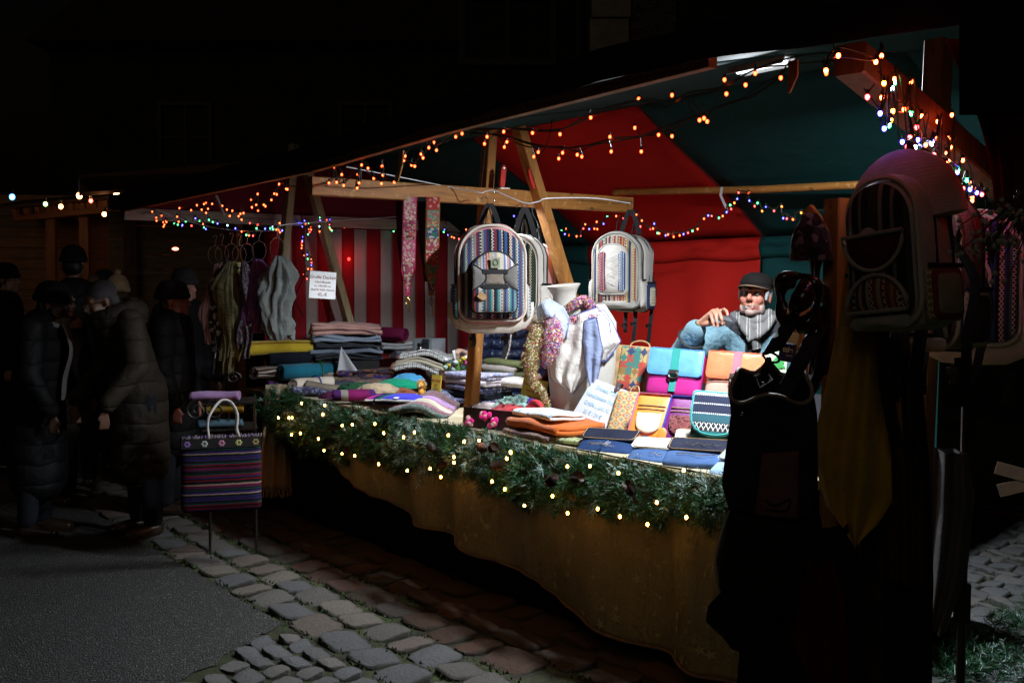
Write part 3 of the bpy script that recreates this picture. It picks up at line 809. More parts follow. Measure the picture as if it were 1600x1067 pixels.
# 3 warm string under the far left eave
def P3(X, Y): return (280+X/3.556, 260+Y/3.556)
def P1(X, Y): return (X/3.9525, 250+Y/3.9525)
Wm = [P3(*q) for q in [(66,244),(125,241),(138,210),(150,203),(183,209),(149,259),(160,236),(239,220),(265,241),(295,247),(340,264),(357,260),(330,277),(347,296),(281,276),(404,228),(428,215),(400,186),(436,154),(470,214),(479,222),(438,246),(512,187),(528,152),(542,156),(555,99),(594,126)]]
Wm += [P1(*q) for q in [(828,350),(940,320),(965,357),(967,376),(998,345),(1007,385),(1025,378),(1015,400),(1010,412),(1028,384),(1103,382),(1094,350),(1108,298),(1180,311),(1216,280)]]
Wm.sort()
strand('warm white fairy lights bunched under the far left corner of the eave', [(at_v(x, y, -.72), 'w') for x, y in Wm], .0055, seed=5, thick=1, wire=.0022)
# 4 coloured string, left
Mc = 'g37,306 b90,289 g113,303 b16,330 r67,330 w133,321 g138,339 b148,349 g165,298 g187,310 b213,318 c268,328 b312,345 w347,362 r393,316 g430,345 g373,382 w388,384 r410,386 r436,325 b477,347 g506,345 c520,338 g522,350 w540,352 w555,354 b572,357 o558,316 w560,366'
Mr = 'g592,322 g590,290 b617,291 w642,297 b624,315 b640,317 b664,316 b676,316 b640,324 b685,335 b697,302 g720,316 w703,320 w720,350 w732,339 w733,352 r725,366 g716,378 g782,286 b783,300 r820,297 b837,296 c780,334 g836,340 g848,357 r835,325 w841,350 w780,362 g900,334 w898,377 w918,340 r948,371 w957,377 g960,386 w1004,357 g1022,362 w1025,372 w1020,392 b1015,405 b1026,402 g1063,373 o1100,384 b1118,397 w1117,408 b1132,411 r1130,402 b1150,410 w1152,397 g1191,361 r1163,385'
Mh = 'b688,392 b685,413 w683,420 r680,432 o682,440 w680,455 o692,495 b711,490 g714,514 w733,516 r735,535 b735,549 w735,570 w716,570 w692,600 r710,625'
def parse(s): return [(a[0], *[float(k) for k in a[1:].split(',')]) for a in s.split()]
E1 = [(k, *P3(x, y)) for k, x, y in parse(Mc)]
E1 += [(k, *P1(x, y)) for k, x, y in parse('b937,368 c1020,345 b1037,323 b1075,323 g1075,392 g1098,400 b1127,402 g1147,380 r1184,407')]
E1.sort(key=lambda q: q[1])
strand('coloured fairy lights wound around the white cord above the hanging scarves', [(at_v(x, y, -.42), k) for k, x, y in E1], .0056, seed=6, thick=1, wire=.0022)
E2 = sorted([(k, *P3(x, y)) for k, x, y in parse(Mr)], key=lambda q: q[1])
strand('coloured fairy lights crossing the far truss toward the striped wall', [(at_v(x, y, .45 if x < 520 else 1.3), k) for k, x, y in E2], .0056, seed=7, thick=1, wire=.0024)
E3 = [(k, *P3(x, y)) for k, x, y in parse(Mh)]
strand('short coloured fairy lights hanging down in front of the striped wall', [(at_v(x, y, .45), k) for k, x, y in E3], .0054, seed=8, thick=1, wire=.0024)
line('power_lead', 'black lead hanging beside the price board down to the blankets', [at_v(*P3(x, y), .44) for x, y in ((676,270),(690,350),(688,480),(700,560),(680,640),(645,720),(660,780),(690,830))], .004, plain('black_rubber', (.012,.012,.012), .4))
# 5 coloured string along the rear wall
def P4(X, Y): return (1100+X/4.103, 220+Y/4.103)
def P8(X, Y): return (780+X/3.557, 330+Y/3.557)
def P5(X, Y): return (600+X/4.447, 180+Y/4.447)
D1 = [(k, *P8(x, y)) for k, x, y in parse('b82,28 w120,28 b277,80 b291,83 r320,110 g347,105 w373,98 b365,128 w388,133 w430,140 r452,137 w478,73 r468,97 b500,100 w529,98 w545,100 w542,60 b580,71 g601,31 w650,28 r690,40 b736,16 w762,20 w793,53 r785,86 b862,70 r840,100 w855,97 g880,122 w890,124 b925,135 w938,130 w970,143')]
D2 = [(k, *P4(x, y)) for k, x, y in parse('w0,500 b27,480 r50,482 g96,495 w120,483 b145,458 r174,438 g168,413 y195,399 b213,373 r222,333 w287,335 b291,385 g343,400 r325,420 y373,451 b397,422 r449,450 y498,423 b508,497 r531,500 w570,505 y623,462 g937,460 w962,461')]
D0 = [(k, *P5(x, y)) for k, x, y in parse('g67,805 b15,848 w13,868 b422,795 g415,812 b445,832 o470,845 w487,852 r520,860 w570,795')]
D3 = [('w',1062,368),('b',1068,366),('r',1075,364),('g',1082,361),('w',1090,358),('o',1052,366)]
D = sorted(D0+D1+D3+D2, key=lambda q: q[1])
strand('long coloured fairy lights looped along the back wall behind the vendor', [(at_v(x, y, 1.62), k) for k, x, y in D], .006, seed=9, thick=1, wire=.004, drop=.02)
# 6 right hand cluster around the rafter
def PR(X, Y): return (1150+X/3.556, 60+Y/3.556)
Wr = [(500,180),(569,97),(777,132),(808,98),(933,396),(1031,433),(1121,463),(1200,427),(1180,556),(1192,605),(990,547),(1171,640),(1183,680),(1168,690),(1260,678),(1142,804),(1170,803),(1222,810),(1216,832),(1303,802),(1303,825),(1313,884),(1312,903),(972,242),(810,330),(1106,556),(1054,593)]
Mk = 'y822,251 c867,278 g881,246 w880,228 r730,327 b801,418 y872,405 g973,418 y860,455 g850,484 b824,502 r966,551 b924,576 r952,603 r1004,495 b1010,565 b1022,598 c995,606 g1020,633 c1088,585 b1090,572 r1100,648 b1240,816 g1232,733 b1230,745 g1282,788 b1300,840 r1262,835 g1250,852 b1338,858 r1366,868'
def dr(x): return 2.50+max(0, (x-1330))*.0040
strand('warm white fairy lights draped over the near rafter and post', [(at_d(*PR(x, y), dr(PR(x, y)[0])), 'w2') for x, y in sorted(Wr)], .0054, seed=10, thick=2, wire=.0022)
strand('coloured fairy lights tangled around the near rafter', [(at_d(*PR(x, y), dr(PR(x, y)[0])-.05), k+'2') for k, x, y in sorted(parse(Mk), key=lambda q: q[1])], .0058, seed=11, thick=2, wire=.0022)
# white cords
CORD = plain('white_cord', (.72,.74,.78), .5)
line('clothes_line', 'thin white cord strung from the eave along the tie beam for the backpacks', [at_v(x, y, v) for x, y, v in ((541,261,-.8),(620,276,-.5),(690,290,-.1),(748,301,.03),(757,300,.06),(772,298,.1),(800,310,.15),(824,318,.2),(842,315,.25),(858,310,.3),(930,310,.6),(985,318,.95))], .0028, CORD, 'cord')
line('clothes_line', 'white cord carrying the scarves under the far left roof', [at_v(x, y, v) for x, y, v in ((245,328,-.8),(290,345,-.6),(340,357,-.45),(380,361,-.4),(430,360,-.38),(440,352,-.3),(500,347,.3),(620,339,1.2))], .0035, CORD, 'cord')

# ================================================================== FIR GARLAND
NEED = [plain('fir_needle_green', (.014,.075,.022), .45, .35, 30), plain('fir_needle_dark', (.008,.03,.016), .5, .3, 30), plain('frosted_lit_needle', (.30,.42,.38), .55, .3, 40)]
top_px = [(430,612),(500,634),(600,652),(700,666),(760,684),(860,708),(960,730),(1060,748),(1130,758),(1180,770)]
bot_px = [(430,668),(455,698),(520,712),(600,722),(660,734),(735,732),(770,760),(800,780),(860,786),(905,784),(960,795),(1000,806),(1060,808),(1120,806),(1180,810)]
def curve_uv(px): return sorted([(uv(at_v(x, y, -.13))[0], uv(at_v(x, y, -.13))[2]) for x, y in px])
tcv, bcv = curve_uv(top_px), curve_uv(bot_px)
def interp(c, u):
    if u <= c[0][0]: return c[0][1]
    for (a, za), (b, zb) in zip(c, c[1:]):
        if a <= u <= b: return za+(zb-za)*(u-a)/max(b-a, 1e-6)
    return c[-1][1]
gl = thing('fir_garland', 'artificial fir garland with warm lights and pine cones along the counter edge', 'garland', STALL)
rnd = random.Random(31)
nd = MB()
umin, umax = -.25, 4.12
def sprig(c, d, ln, frost, nn=22):
    d = d.normalized(); s1 = d.cross(V3((0,0,1)));
    if s1.length < .1: s1 = d.cross(V3((1,0,0)))
    s1.normalize(); s2 = d.cross(s1)
    for i in range(nn):
        t = i/nn; a = rnd.uniform(0, 2*PI); base = c+d*ln*t
        nl = rnd.uniform(.028, .048)*(1-.4*t); dirn = (d*rnd.uniform(.55, 1.0)+(s1*math.cos(a)+s2*math.sin(a))*rnd.uniform(.6, 1.0)).normalized()
        sd = dirn.cross(V3((rnd.uniform(-1,1), rnd.uniform(-1,1), rnd.uniform(-1,1)))).normalized()*.0016
        tip = base+dirn*nl
        nd.mat(2 if (frost and rnd.random() < .7) else (0 if rnd.random() < .75 else 1))
        nd.add([base-sd, base+sd, tip+sd*.5, tip-sd*.5], [(0,1,2,3)])
N = 2300
for i in range(N):
    u = rnd.uniform(umin, umax); zt, zb = interp(tcv, u), interp(bcv, u); zb += .022*math.sin(u*21)+.015*math.sin(u*47+1)
    k = rnd.random(); z = zb+(zt-zb)*k; 
    vv = -.13-.12*math.sin(PI*min(1, max(0, k)))*rnd.random()**.5+rnd.uniform(-.01,.05)
    c = L(u, vv, z)
    dz = (k-.45)*1.6; d = V3((rnd.gauss(0,.75), -abs(rnd.gauss(.55,.4)), dz+rnd.gauss(0,.45)))
    fr = noise.noise(V3((u*2.6, z*5, 3))) > -.02 and rnd.random() < .10+.42*max(k, .1)  # frosted sprigs thicken toward the top, standing in for lamp light there
    sprig(c, d, rnd.uniform(.03, .07), fr)
o = make('fir_sprigs', nd, NEED, gl, smooth=False); o['kind'] = 'stuff'
mb = MB(); mb.tube([L(umin+(umax-umin)*i/60, -.115+.01*math.sin(i), (interp(tcv, umin+(umax-umin)*i/60)*.55+interp(bcv, umin+(umax-umin)*i/60)*.45)) for i in range(61)], .012, 6)
make('garland_stem', mb, plain('dark_stem', (.02,.03,.015), .8), gl)
CONE = plain('pine_cone', (.035,.02,.014), .6, .35, 40)
def cone_mesh():
    mb = MB(); mb.ell((0,0,0), (.012,.012,.03), None, 8, 6)
    for j in range(9):
        z = -.032+j*.0075; rr = .021*math.sqrt(max(.05, 1-(z/.04)**2))
        for k in range(9):
            a = 2*PI*(k+.5*(j % 2))/9; dr_ = V3((math.cos(a), math.sin(a), 0)); sd = V3((-math.sin(a), math.cos(a), 0))
            b = dr_*rr*.5+V3((0,0,z)); t = dr_*rr*1.15+V3((0,0,z+.010))
            mb.add([b-sd*.006, b+sd*.006, t+sd*.0065, t+V3((0,0,.004))+dr_*.002, t-sd*.0065], [(0,1,2,3,4)])
    return mb
csrc = None
for (x, y) in [(521,668),(515,690),(675,700),(690,725),(770,700),(775,728),(860,752),(900,745),(985,765),(755,700),(540,705)]:
    p = Lp(at_v(x, y, -.26)); mw = Matrix.Translation(p) @ Euler((rnd.uniform(.6,1.8), rnd.uniform(-.6,.6), rnd.uniform(0,6)), 'XYZ').to_matrix().to_4x4()
    if csrc is None: csrc = make('pine_cone', cone_mesh(), CONE, gl, mw)
    else: share('pine_cone', csrc, gl, mw)
def PG(X, Y): return (400+X/4, 580+Y/4)
def PH(X, Y): return (600+X/2.621, 660+Y/2.621)
GB = [PG(*q) for q in [(140,290),(205,290),(225,290),(285,200),(430,212),(418,270),(222,396),(278,388),(390,422),(425,495),(538,514),(617,528),(766,580),(602,333),(538,338),(743,328),(798,386),(922,412),(990,381),(1202,400),(1394,432),(945,620),(1088,608),(1237,535),(1237,570),(1300,440),(1155,660),(1475,688),(1555,737),(1568,545),(1592,508)]]
GB += [PH(*q) for q in [(502,147),(518,120),(495,272),(575,340),(690,301),(752,371),(751,180),(843,178),(960,207),(875,353),(966,385),(1117,327),(1079,417),(1238,388),(1228,195)]]
GM = emit('garland_bulb_glow', (1,.34,.03), 72, (1.3,.7,.22)); 
g0 = None
for (x, y) in GB:
    p = Lp(at_v(x, y, -.285)); mw = Matrix.Translation(p)
    if g0 is None: g0 = make('bulb', MB().ell((0,0,0), (.006,.006,.0078), None, 8, 5), GM, gl, mw, ang=180)
    else: share('bulb', g0, gl, mw)
# ================================================================== TEXTILES ON THE COUNTER
def FM(p, rz=0, rx=0, ry=0, s=1):        # axes turned to the visitor standing in the aisle
    p = V3(p); return Matrix.Translation(p) @ Matrix.Rotation(math.atan2(-p.x, p.y), 4, 'Z') @ MT((0,0,0), rz, rx, ry, s)
def GM_(p, rz, rx, ry): return FM(p, rz, rx, ry) if visible(p) and visible(p)[0] < 722 else SM(p, rz, rx, ry)
def folded_mb(w_, d, n, th, seed=0, wob=.012, fan=0.0, skew=0.0, nx=14, sag=0.0, narrow=0.0, fn=None):
    """cloth folded n times: zigzag profile in YZ swept along X, folds toward the customer"""
    rnd = random.Random(seed); prof = []
    for i in range(n):
        z = th*(i+.5); y0, y1 = (d/2, -d/2) if i % 2 == 0 else (-d/2, d/2)
        e = rnd.uniform(-.03, .03)*d; m_ = 6
        for k in range(m_+1): prof.append((y0+(y1-y0)*k/m_*(1)+(e if k == m_ else 0), z))
        if i < n-1:
            sg = -1 if i % 2 == 0 else 1
            for k in (1, 2, 3):
                a = -PI/2+PI*k/4; prof.append((y1+e+sg*math.cos(a)*th*.62, z+th/2+math.sin(a)*th/2))
    mb = MB()
    def f(s, t):
        k = t*(len(prof)-1); y, z = prof[int(round(k))]
        x = (s-.5)*w_*(1-narrow*(y/d+.5))
        q = V3((x*6+seed*3.1, y*7, z*9)); 
        zz = z*(1+fan*(s-.5)) + wob*noise.noise(q)*(.4+z/(n*th)) - sag*((s-.5)*2)**2*(1 if s > .5 else .5)
        x += skew*(z-th*n/2)+wob*1.2*noise.noise(q+V3((0,0,7)))*(abs(s-.5)*2)**3
        y += wob*noise.noise(q*1.3+V3((5,1,0)))
        p = V3((x, y, max(zz, .002)))
        return fn(p) if fn else p
    mb.grid(f, nx, len(prof)-1); return mb
def folded(name, label, cat, p, w_, d, n, th, mt, rz=0, rx=0, ry=0, seed=0, group=None, fill=.86, **k):
    o = make(name, folded_mb(w_, d, n, th, seed, **k), mt, None, GM_(p, rz, rx, ry), ang=70, solid=th*fill)
    return tag(o, label, cat, group)
def roll_mb(ln, r_, turns, th, seed=0, squash=.85, wob=.006, tail=0.0):
    pts = []; N = int(turns*14)
    for i in range(N+1):
        a = 2*PI*i/14; rr = r_*(1-.82*(1-i/N)); pts.append((rr*math.cos(a), rr*math.sin(a)*squash))
    if tail: pts += [(pts[-1][0]+tail*.4, pts[-1][1]-.01), (pts[-1][0]+tail, pts[-1][1]-.02)]
    def f(s, t):
        y, z = pts[int(round(t*(len(pts)-1)))]; x = (s-.5)*ln
        q = V3((x*7+seed, y*9, z*9)); k = 1+.05*math.sin(s*PI)
        return V3((x+wob*3*noise.noise(V3((y*14+seed, z*14, 0)))*(abs(s-.5)*2)**4, y*k+wob*noise.noise(q), z*k+r_*squash+wob*noise.noise(q+V3((0,4,0)))))
    return MB().grid(f, 16, len(pts)-1)
def roll(name, label, cat, p, ln, r_, turns, mt, rz=0, ry=0, seed=0, th=.006, parent=None, **k):
    o = make(name, roll_mb(ln, r_, turns, th, seed, **k), mt, None, GM_(p, rz, 0, ry), ang=70, solid=th)
    return tag(o, label, cat)
def heap_mb(w_, d, h, seed=0, rough=.35, nu=48, nv=24, freq=3.2):
    def fn(p):
        q = V3((p.x*freq*w_*4, p.y*freq*w_*4, p.z*freq*w_*3))+V3((seed*3.7, seed, 0))
        n1 = 1-abs(noise.noise(q))*2.2; n2 = 1-abs(noise.noise(q*2.1+V3((3,3,3))))*2
        return 1+rough*(.5*n1+.22*n2-.35)
    mb = MB().ell((0,0,0), (w_/2, d/2, h), None, nu, nv, fn)
    mb.v = [(x, y, max(z, 0)+.001) for x, y, z in mb.v]; return mb
def heap(name, label, cat, p, w_, d, h, mt, rz=0, seed=0, mw=None, group=None, **k):
    o = make(name, heap_mb(w_, d, h, seed, **k), mt, None, mw or GM_(p, rz, 0, 0), ang=75); return tag(o, label, cat, group)
def pos(px, py, v, dz=0):
    p = at_v(px, py, v)
    if uv(p)[0] > 4.45 and px < 480: p = at_u(px, py, 4.45)
    elif uv(p)[0] > 4.8: p = at_u(px, py, 4.72)
    p.z = max(p.z, TH+.008)
    return p+V3((0,0,dz))
def mpp(px, py, v): return at_v(px, py, v).y/F

MUS = cloth('pink_muslin', (.62,.36,.31), .1); BLG = cloth('blue_grey_muslin', (.20,.25,.33), .15); DGR = cloth('charcoal_muslin', (.045,.05,.06)); STL = cloth('steel_blue_muslin', (.28,.35,.45), .12)
YEL = cloth('mustard_muslin', (.55,.40,.03), .12); NAV = cloth('dark_navy_wool', (.010,.014,.022)); PET = cloth('petrol_wool', (.015,.17,.26), .1)
WINEC = cloth('wine_wool', (.17,.012,.06), .15); PUR = cloth('purple_wool', (.10,.03,.14)); CRM = cloth('cream_wool', (.62,.55,.45), .08)
OLV = cloth('olive_cloth', (.10,.11,.045), .2); TAUPE = cloth('taupe_cloth', (.24,.20,.16), .15)
# shelf carton and black display box under the folded blankets
BOXB = plain('black_carton', (.015,.015,.017), .6)
c = pos(540, 590, .62); c.z = TH+.006
bxo = make('display_box', MB().box((0,0,.10), (.50,.36,.20)), BOXB, None, FM(c), smooth=False); tag(bxo, 'black box under the pile of folded muslin blankets', 'box')
ctop = c+V3((0,0,.206))
zc = 0
items = [(.50,.34,3,.016,DGR,'bottom charcoal muslin blanket of the pile under the pink one',.02), (.52,.34,3,.015,BLG,'blue grey muslin blanket third from the top of the pile',-.04), (.50,.33,3,.013,DGR,'dark muslin blanket with pale edge below the steel blue one',.05), (.50,.34,4,.013,STL,'steel blue muslin blanket just below the pink blanket',-.02), (.50,.33,5,.015,MUS,'pale pink muslin blanket on top of the blanket pile',.06)]
for i, (a, b, n, th, mt, lab, rz) in enumerate(items):
    folded('folded_blanket', lab, 'blanket', ctop+V3((0,0,zc)), a, b, n, th, mt, rz=rz+.1, seed=i*5+2, wob=.034, group='folded muslin blankets in the high pile', nx=26, sag=.006+.004*i)
    zc += n*th*1.02
# white cloth corner hanging in front of the box
q = pos(535, 545, .70)
mb = MB().grid(lambda s, t: V3(((s-.5)*.16*t+.05*t, .03*math.sin(s*5)*t, -.19*t+.0)), 8, 8)
o = make('white_cloth_corner', mb, cloth('white_linen', (.72,.75,.8), .05), None, FM(pos(533, 542, .45)), solid=.003); tag(o, 'pointed white cloth corner hanging below the blanket pile', 'cloth')
# rolls at the far left end
GRIPB = plain('cardboard', (.35,.22,.11), .8)
p = pos(440, 600, .42); p.z = TH+.01
roll('blanket_roll', 'rolled petrol blue blanket with neon green band', 'blanket', pos(487, 593, .30), .46, .075, 3.2, PET, rz=.32, seed=1, th=.010)
nb = make('neon_band', MB().tube([V3((0, .078*math.cos(a), .064+.067*math.sin(a))) for a in [2*PI*k/24 for k in range(24)]], .011, 6, closed=True, flat=.25), plain('neon_green', (.25,.85,.08), .5), bpy.data.objects['blanket_roll'], Matrix.Translation((.06,0,0)))
roll('blanket_roll', 'rolled black blanket lying on the petrol blue roll', 'blanket', pos(468, 572, .45), .48, .082, 3, NAV, rz=.28, seed=2, th=.012)
roll('blanket_roll', 'loosely rolled mustard yellow blanket at the top left of the counter', 'blanket', pos(435, 556, .48), .50, .066, 2.4, YEL, rz=.30, ry=.0, seed=3, th=.008, tail=.07)
roll('blanket_roll', 'small brown and white rolled throw at the left end under the black roll', 'blanket', pos(420, 592, .15), .26, .055, 3.5, stripes('brown_white', 'Y', .016, [(0,(.10,.06,.04)),(.6,(.65,.6,.55)),(.8,(.1,.06,.04))]), rz=.6, seed=4, th=.007)
roll('blanket_roll', 'small purple rolled throw at the lower left counter corner', 'blanket', pos(440, 606, .12), .26, .035, 2.5, PUR, rz=.6, seed=5, th=.006)
roll('blanket_roll', 'cream rolled blanket with thin blue border line', 'blanket', pos(486, 611, .10), .30, .066, 3, CRM, rz=.55, seed=6, th=.009, squash=.75)
make('border_line', MB().tube([V3((0, .072*math.cos(a), .05+.056*math.sin(a))) for a in [2*PI*k/24 for k in range(24)]], .004, 5, closed=True), plain('blue_line', (.04,.06,.4), .8), bpy.data.objects['blanket_roll.005'], Matrix.Translation((.04,0,0)))
roll('blanket_roll', 'wine red rolled blanket lying right of the pink blanket', 'blanket', pos(607, 534, 1.0), .30, .065, 2.6, WINEC, rz=-.5, seed=7, th=.010)
roll('blanket_roll', 'dark navy roll behind the wine red roll', 'blanket', pos(590, 548, 1.0), .3, .05, 2.4, NAV, rz=.1, seed=8, th=.008)
# patterned scarves
rs = random.Random(4)
def pat_mat(name, base, cols, sc=46, plaid=None):
    t = NT(name); co = t.coord()
    vc = t.vor(sc, co); x, y, z = t.xyz(vc)
    st = [(0, base)]; 
    for i, c in enumerate(cols): st.append((.42+.56*i/len(cols), c))
    c = t.ramp(x, st, 'CONSTANT')
    if plaid:
        ox, oy, oz = t.xyz(co)
        c = t.mix(t.ramp(t.m('FRACT', t.m('DIVIDE', ox, .03)), [(0,1),(.12,0),(.5,.0),(.56,.8),(.62,0)], 'CONSTANT'), c, plaid)
        c = t.mix(t.ramp(t.m('FRACT', t.m('DIVIDE', t.m('ADD', oy, oz), .026)), [(0,1),(.14,0),(.6,.7),(.68,0)], 'CONSTANT'), c, plaid)
    t.bump(t.m('ADD', t.noise(500, co), t.m('MULTIPLY', t.noise(25, co), 3)), .4, .004)
    return t.fin(c, .9, sheen=.15, spec=.2)
CK = lambda *a: a
paisD = pat_mat('dark_paisley', (.05,.025,.05), [(.16,.05,.03), (.08,.09,.06), (.03,.03,.10), (.28,.14,.05)], 60)
paisR = pat_mat('red_check', (.36,.02,.02), [(.10,.01,.012), (.30,.05,.04)], 30, (.05,.01,.015))
plaidW = pat_mat('white_black_plaid', (.72,.72,.70), [(.66,.66,.64)], 20, (.05,.05,.06))
plaidR = pat_mat('rose_plaid', (.30,.13,.15), [(.25,.12,.16), (.35,.2,.2)], 60, (.12,.05,.10))
plaidN = pat_mat('dark_plaid', (.07,.05,.09), [(.10,.05,.06), (.05,.05,.09)], 60, (.22,.10,.06))
camo = pat_mat('green_grey_flower', (.06,.09,.08), [(.12,.16,.13), (.2,.2,.16), (.04,.05,.05)], 70)
navp = pat_mat('navy_paisley', (.03,.04,.10), [(.12,.15,.28), (.25,.24,.28), (.05,.03,.08)], 90)
LPUR = cloth('lilac_wool', (.30,.18,.36), .15); BEIG = cloth('beige_wool', (.42,.38,.29), .12); SAGE = cloth('sage_wool', (.14,.26,.17), .15); REDW = cloth('red_wool', (.42,.05,.03), .15)
BROWNP = pat_mat('brown_flower', (.14,.09,.08), [(.28,.22,.10), (.2,.1,.14)], 60); RUST = cloth('rust_wool', (.24,.07,.03), .25); SKY = cloth('sky_blue_wool', (.06,.30,.55), .12); EMER = cloth('emerald_wool', (.005,.26,.14), .2)
INDG = pat_mat('indigo_flower', (.04,.03,.14), [(.10,.05,.2), (.25,.12,.05)], 50)
fl = [('folded red checked scarf at the back left of the white plaid', (588,560), 1.0, .26, .2, 4, .014, paisR, .1), ('small red tartan bundle on top of the red checked scarf', (590,545), 1.05, .2, .16, 3, .016, paisR, -.3),
      ('folded blue and white striped blanket leaning behind the plaid pile', (628,558), 1.15, .22, .2, 4, .014, stripes('blue_white_stripe', 'Y', .05, [(0,(.6,.58,.55)),(.3,(.05,.09,.2)),(.42,(.55,.5,.5)),(.6,(.2,.28,.42)),(.8,(.4,.2,.2))]), .5),
      ('folded dark paisley scarf with ochre edge', (585,592), .72, .34, .26, 6, .013, paisD, .15), ('thin dark brown patterned scarf under the ochre edged one', (598,600), .55, .4, .22, 2, .012, BROWNP, .1)]
for i, (lab, (x, y), v, w_, d, n, th, mt, rz) in enumerate(fl):
    folded('folded_scarf', lab, 'scarf', pos(x, y, v), w_, d, n, th, mt, rz=rz, seed=20+i, wob=.014, group='folded scarves on the left half of the counter', sag=.01)
def drape_fn(bend, k=1.0):
    def f(p): return V3((p.x, p.y, max(.002, p.z+bend*(1-math.cos(min(max((p.x+.12)*5, -PI), PI)))*.5*k*0 + bend*math.exp(-((p.x-.0)/.13)**2))))
    return f
for i, (lab, x, y, v, mt, w_) in enumerate([('lowest white and black plaid scarf of the plaid pile', 652, 584, .75, plaidW, .32), ('grey beige scarf between the plaid scarves', 660, 577, .78, BEIG, .34), ('white scarf with black check lines on top of the plaid pile', 668, 566, .82, plaidW, .38)]):
    folded('folded_scarf', lab, 'scarf', pos(x, y, v), w_, .22, 3, .014, mt, rz=-.10-.05*i, seed=40+i, wob=.016, group='plaid scarves piled beside the cash box', fn=drape_fn(.05), nx=22, ry=.10)
heap('crumpled_scarf', 'crumpled sky blue scarf below the plaid pile', 'scarf', pos(638, 601, .55), .24, .16, .075, SKY, seed=3, rough=.25)
heap('crumpled_scarf', 'emerald green patterned scarf below the sky blue one', 'scarf', pos(622, 606, .42), .30, .15, .06, EMER, seed=4, rough=.2, rz=-.1)
heap('crumpled_scarf', 'rust and black scarf bunched in front of the emerald one', 'scarf', pos(612, 618, .33), .34, .14, .055, pat_mat('rust_black', (.22,.07,.03), [(.02,.03,.025), (.3,.12,.05)], 14), seed=5, rough=.25, rz=-.15)
heap('crumpled_scarf', 'mustard yellow cloth under the rust scarf beside the toy lion', 'scarf', pos(640, 627, .25), .34, .12, .03, cloth('ochre_cloth', (.36,.26,.02)), seed=6, rough=.25)
heap('wool_ball', 'salmon coloured felt ball wedged beside the white plaid scarves', 'ball', pos(618, 577, .8), .085, .085, .05, cloth('salmon_felt', (.48,.20,.13)), seed=7, rough=.05)
fan = [(INDG,'indigo flowered scarf at the back of the fanned row',(572,592),.62,.42), (BEIG,'beige wool scarf behind the brown flowered one in the fan',(548,594),.55,.42), (BROWNP,'brown flowered scarf in the middle of the fanned row',(545,600),.46,.38), (REDW,'red patterned scarf lying between brown and sage scarves',(535,606),.37,.38), (SAGE,'sage green scarf with white sprigs in the fanned row',(510,605),.28,.30), (TAUPE,'grey beige scarf in front of the sage green one',(520,612),.19,.36), (navp,'navy patterned scarf at the front left edge by the garland',(490,618),.06,.30)]
for i, (mt, lab, (x, y), v, w_) in enumerate(fan):
    folded('rolled_scarf', lab, 'scarf', pos(x, y, v), w_, .055, 2, .024, mt, rz=-.10, ry=.12, seed=60+i, wob=.014, fill=.95, group='slim rolled scarves fanned across the counter', nx=20)
folded('folded_hat', 'purple and magenta folded knitted tube in front of the fan', 'hat', pos(553, 624, .05), .26, .12, 2, .028, stripes('purple_magenta', 'X', .3, [(0,(.18,.01,.09)),(.45,(.07,.015,.12)),(.85,(.25,.24,.2))]), rz=.05, seed=70, wob=.01, fill=.95)
# beanies with white labels, overlapping
HATC = [((.14,.02,.03),'dark red'), ((.10,.01,.26),'violet'), ((.42,.01,.20),'magenta'), ((.09,.01,.24),'deep purple'), ((.01,.10,.07),'bottle green'), ((.03,.03,.42),'royal blue')]
LBL = plain('white_label', (.75,.76,.78), .5, .05)
for i, (c_, nm) in enumerate(HATC):
    x, y = 578+i*8.5, 628+i*2.6
    pth = pos(x, y, .17-.03*i); 
    mb = MB().pad(arch(.24, .15, .07, .02), .022, .012, .01, Matrix.Rotation(-PI/2, 4, 'X'), wob=.006, seed=i)
    h = make('beanie', mb, cloth('hat_'+nm.replace(' ', '_'), c_, .12), None, FM(pth+V3((0,0,-.004+.010*i)), rz=-.5, rx=.12), ang=60)
    tag(h, f'{nm} knitted beanie in the overlapping row by the garland' if i else 'dark red knitted beanie at the back of the overlapping row', 'beanie', 'knitted beanies laid overlapping by the garland')
    make('label', MB().box((-.07+.012*i, .012, .0255), (.028,.034,.003)), LBL, h, smooth=False)
    make('white_rim', MB().tube([V3((-.11+.22*k/10, -.002+.004*math.sin(k), .012)) for k in range(11)], .006, 6), LBL, h)
# wool scarf stack that bends down to the right
wl = [(camo,'green grey flowered scarf at the front right of the folded scarves'), (plaidR,'rose scarf with violet lines second from the front'), (BEIG,'beige edged scarf third from the front of the bent stack'), (plaidR,'rose plaid scarf in the middle of the bent stack'), (LPUR,'lilac wool scarf on the bent stack'), (plaidN,'dark plaid scarf near the top of the bent stack'), (plaidN,'second dark plaid scarf behind it with orange edge'), (navp,'violet navy patterned scarf at the back top of the bent stack')]
for i, (mt, lab) in enumerate(wl):
    x, y = 655+i*4.6, 661-i*3.6
    def fn(p, i=i):
        k = p.x; z = p.z+.035*math.exp(-((k+.02)/.10)**2)*(1+.15*i); 
        if k > .04: z -= (k-.04)*.25
        return V3((p.x, p.y, max(z, .004-i*.0)))
    folded('wool_scarf', lab, 'scarf', pos(x, y, .02+.055*i, .0)+V3((0,0,0)), .34-.012*i, .085, 2, .020, mt, rz=-.12, ry=.02, seed=80+i, wob=.010, fill=.95, fn=fn, nx=22, group='bent stack of wool scarves left of the brown box')
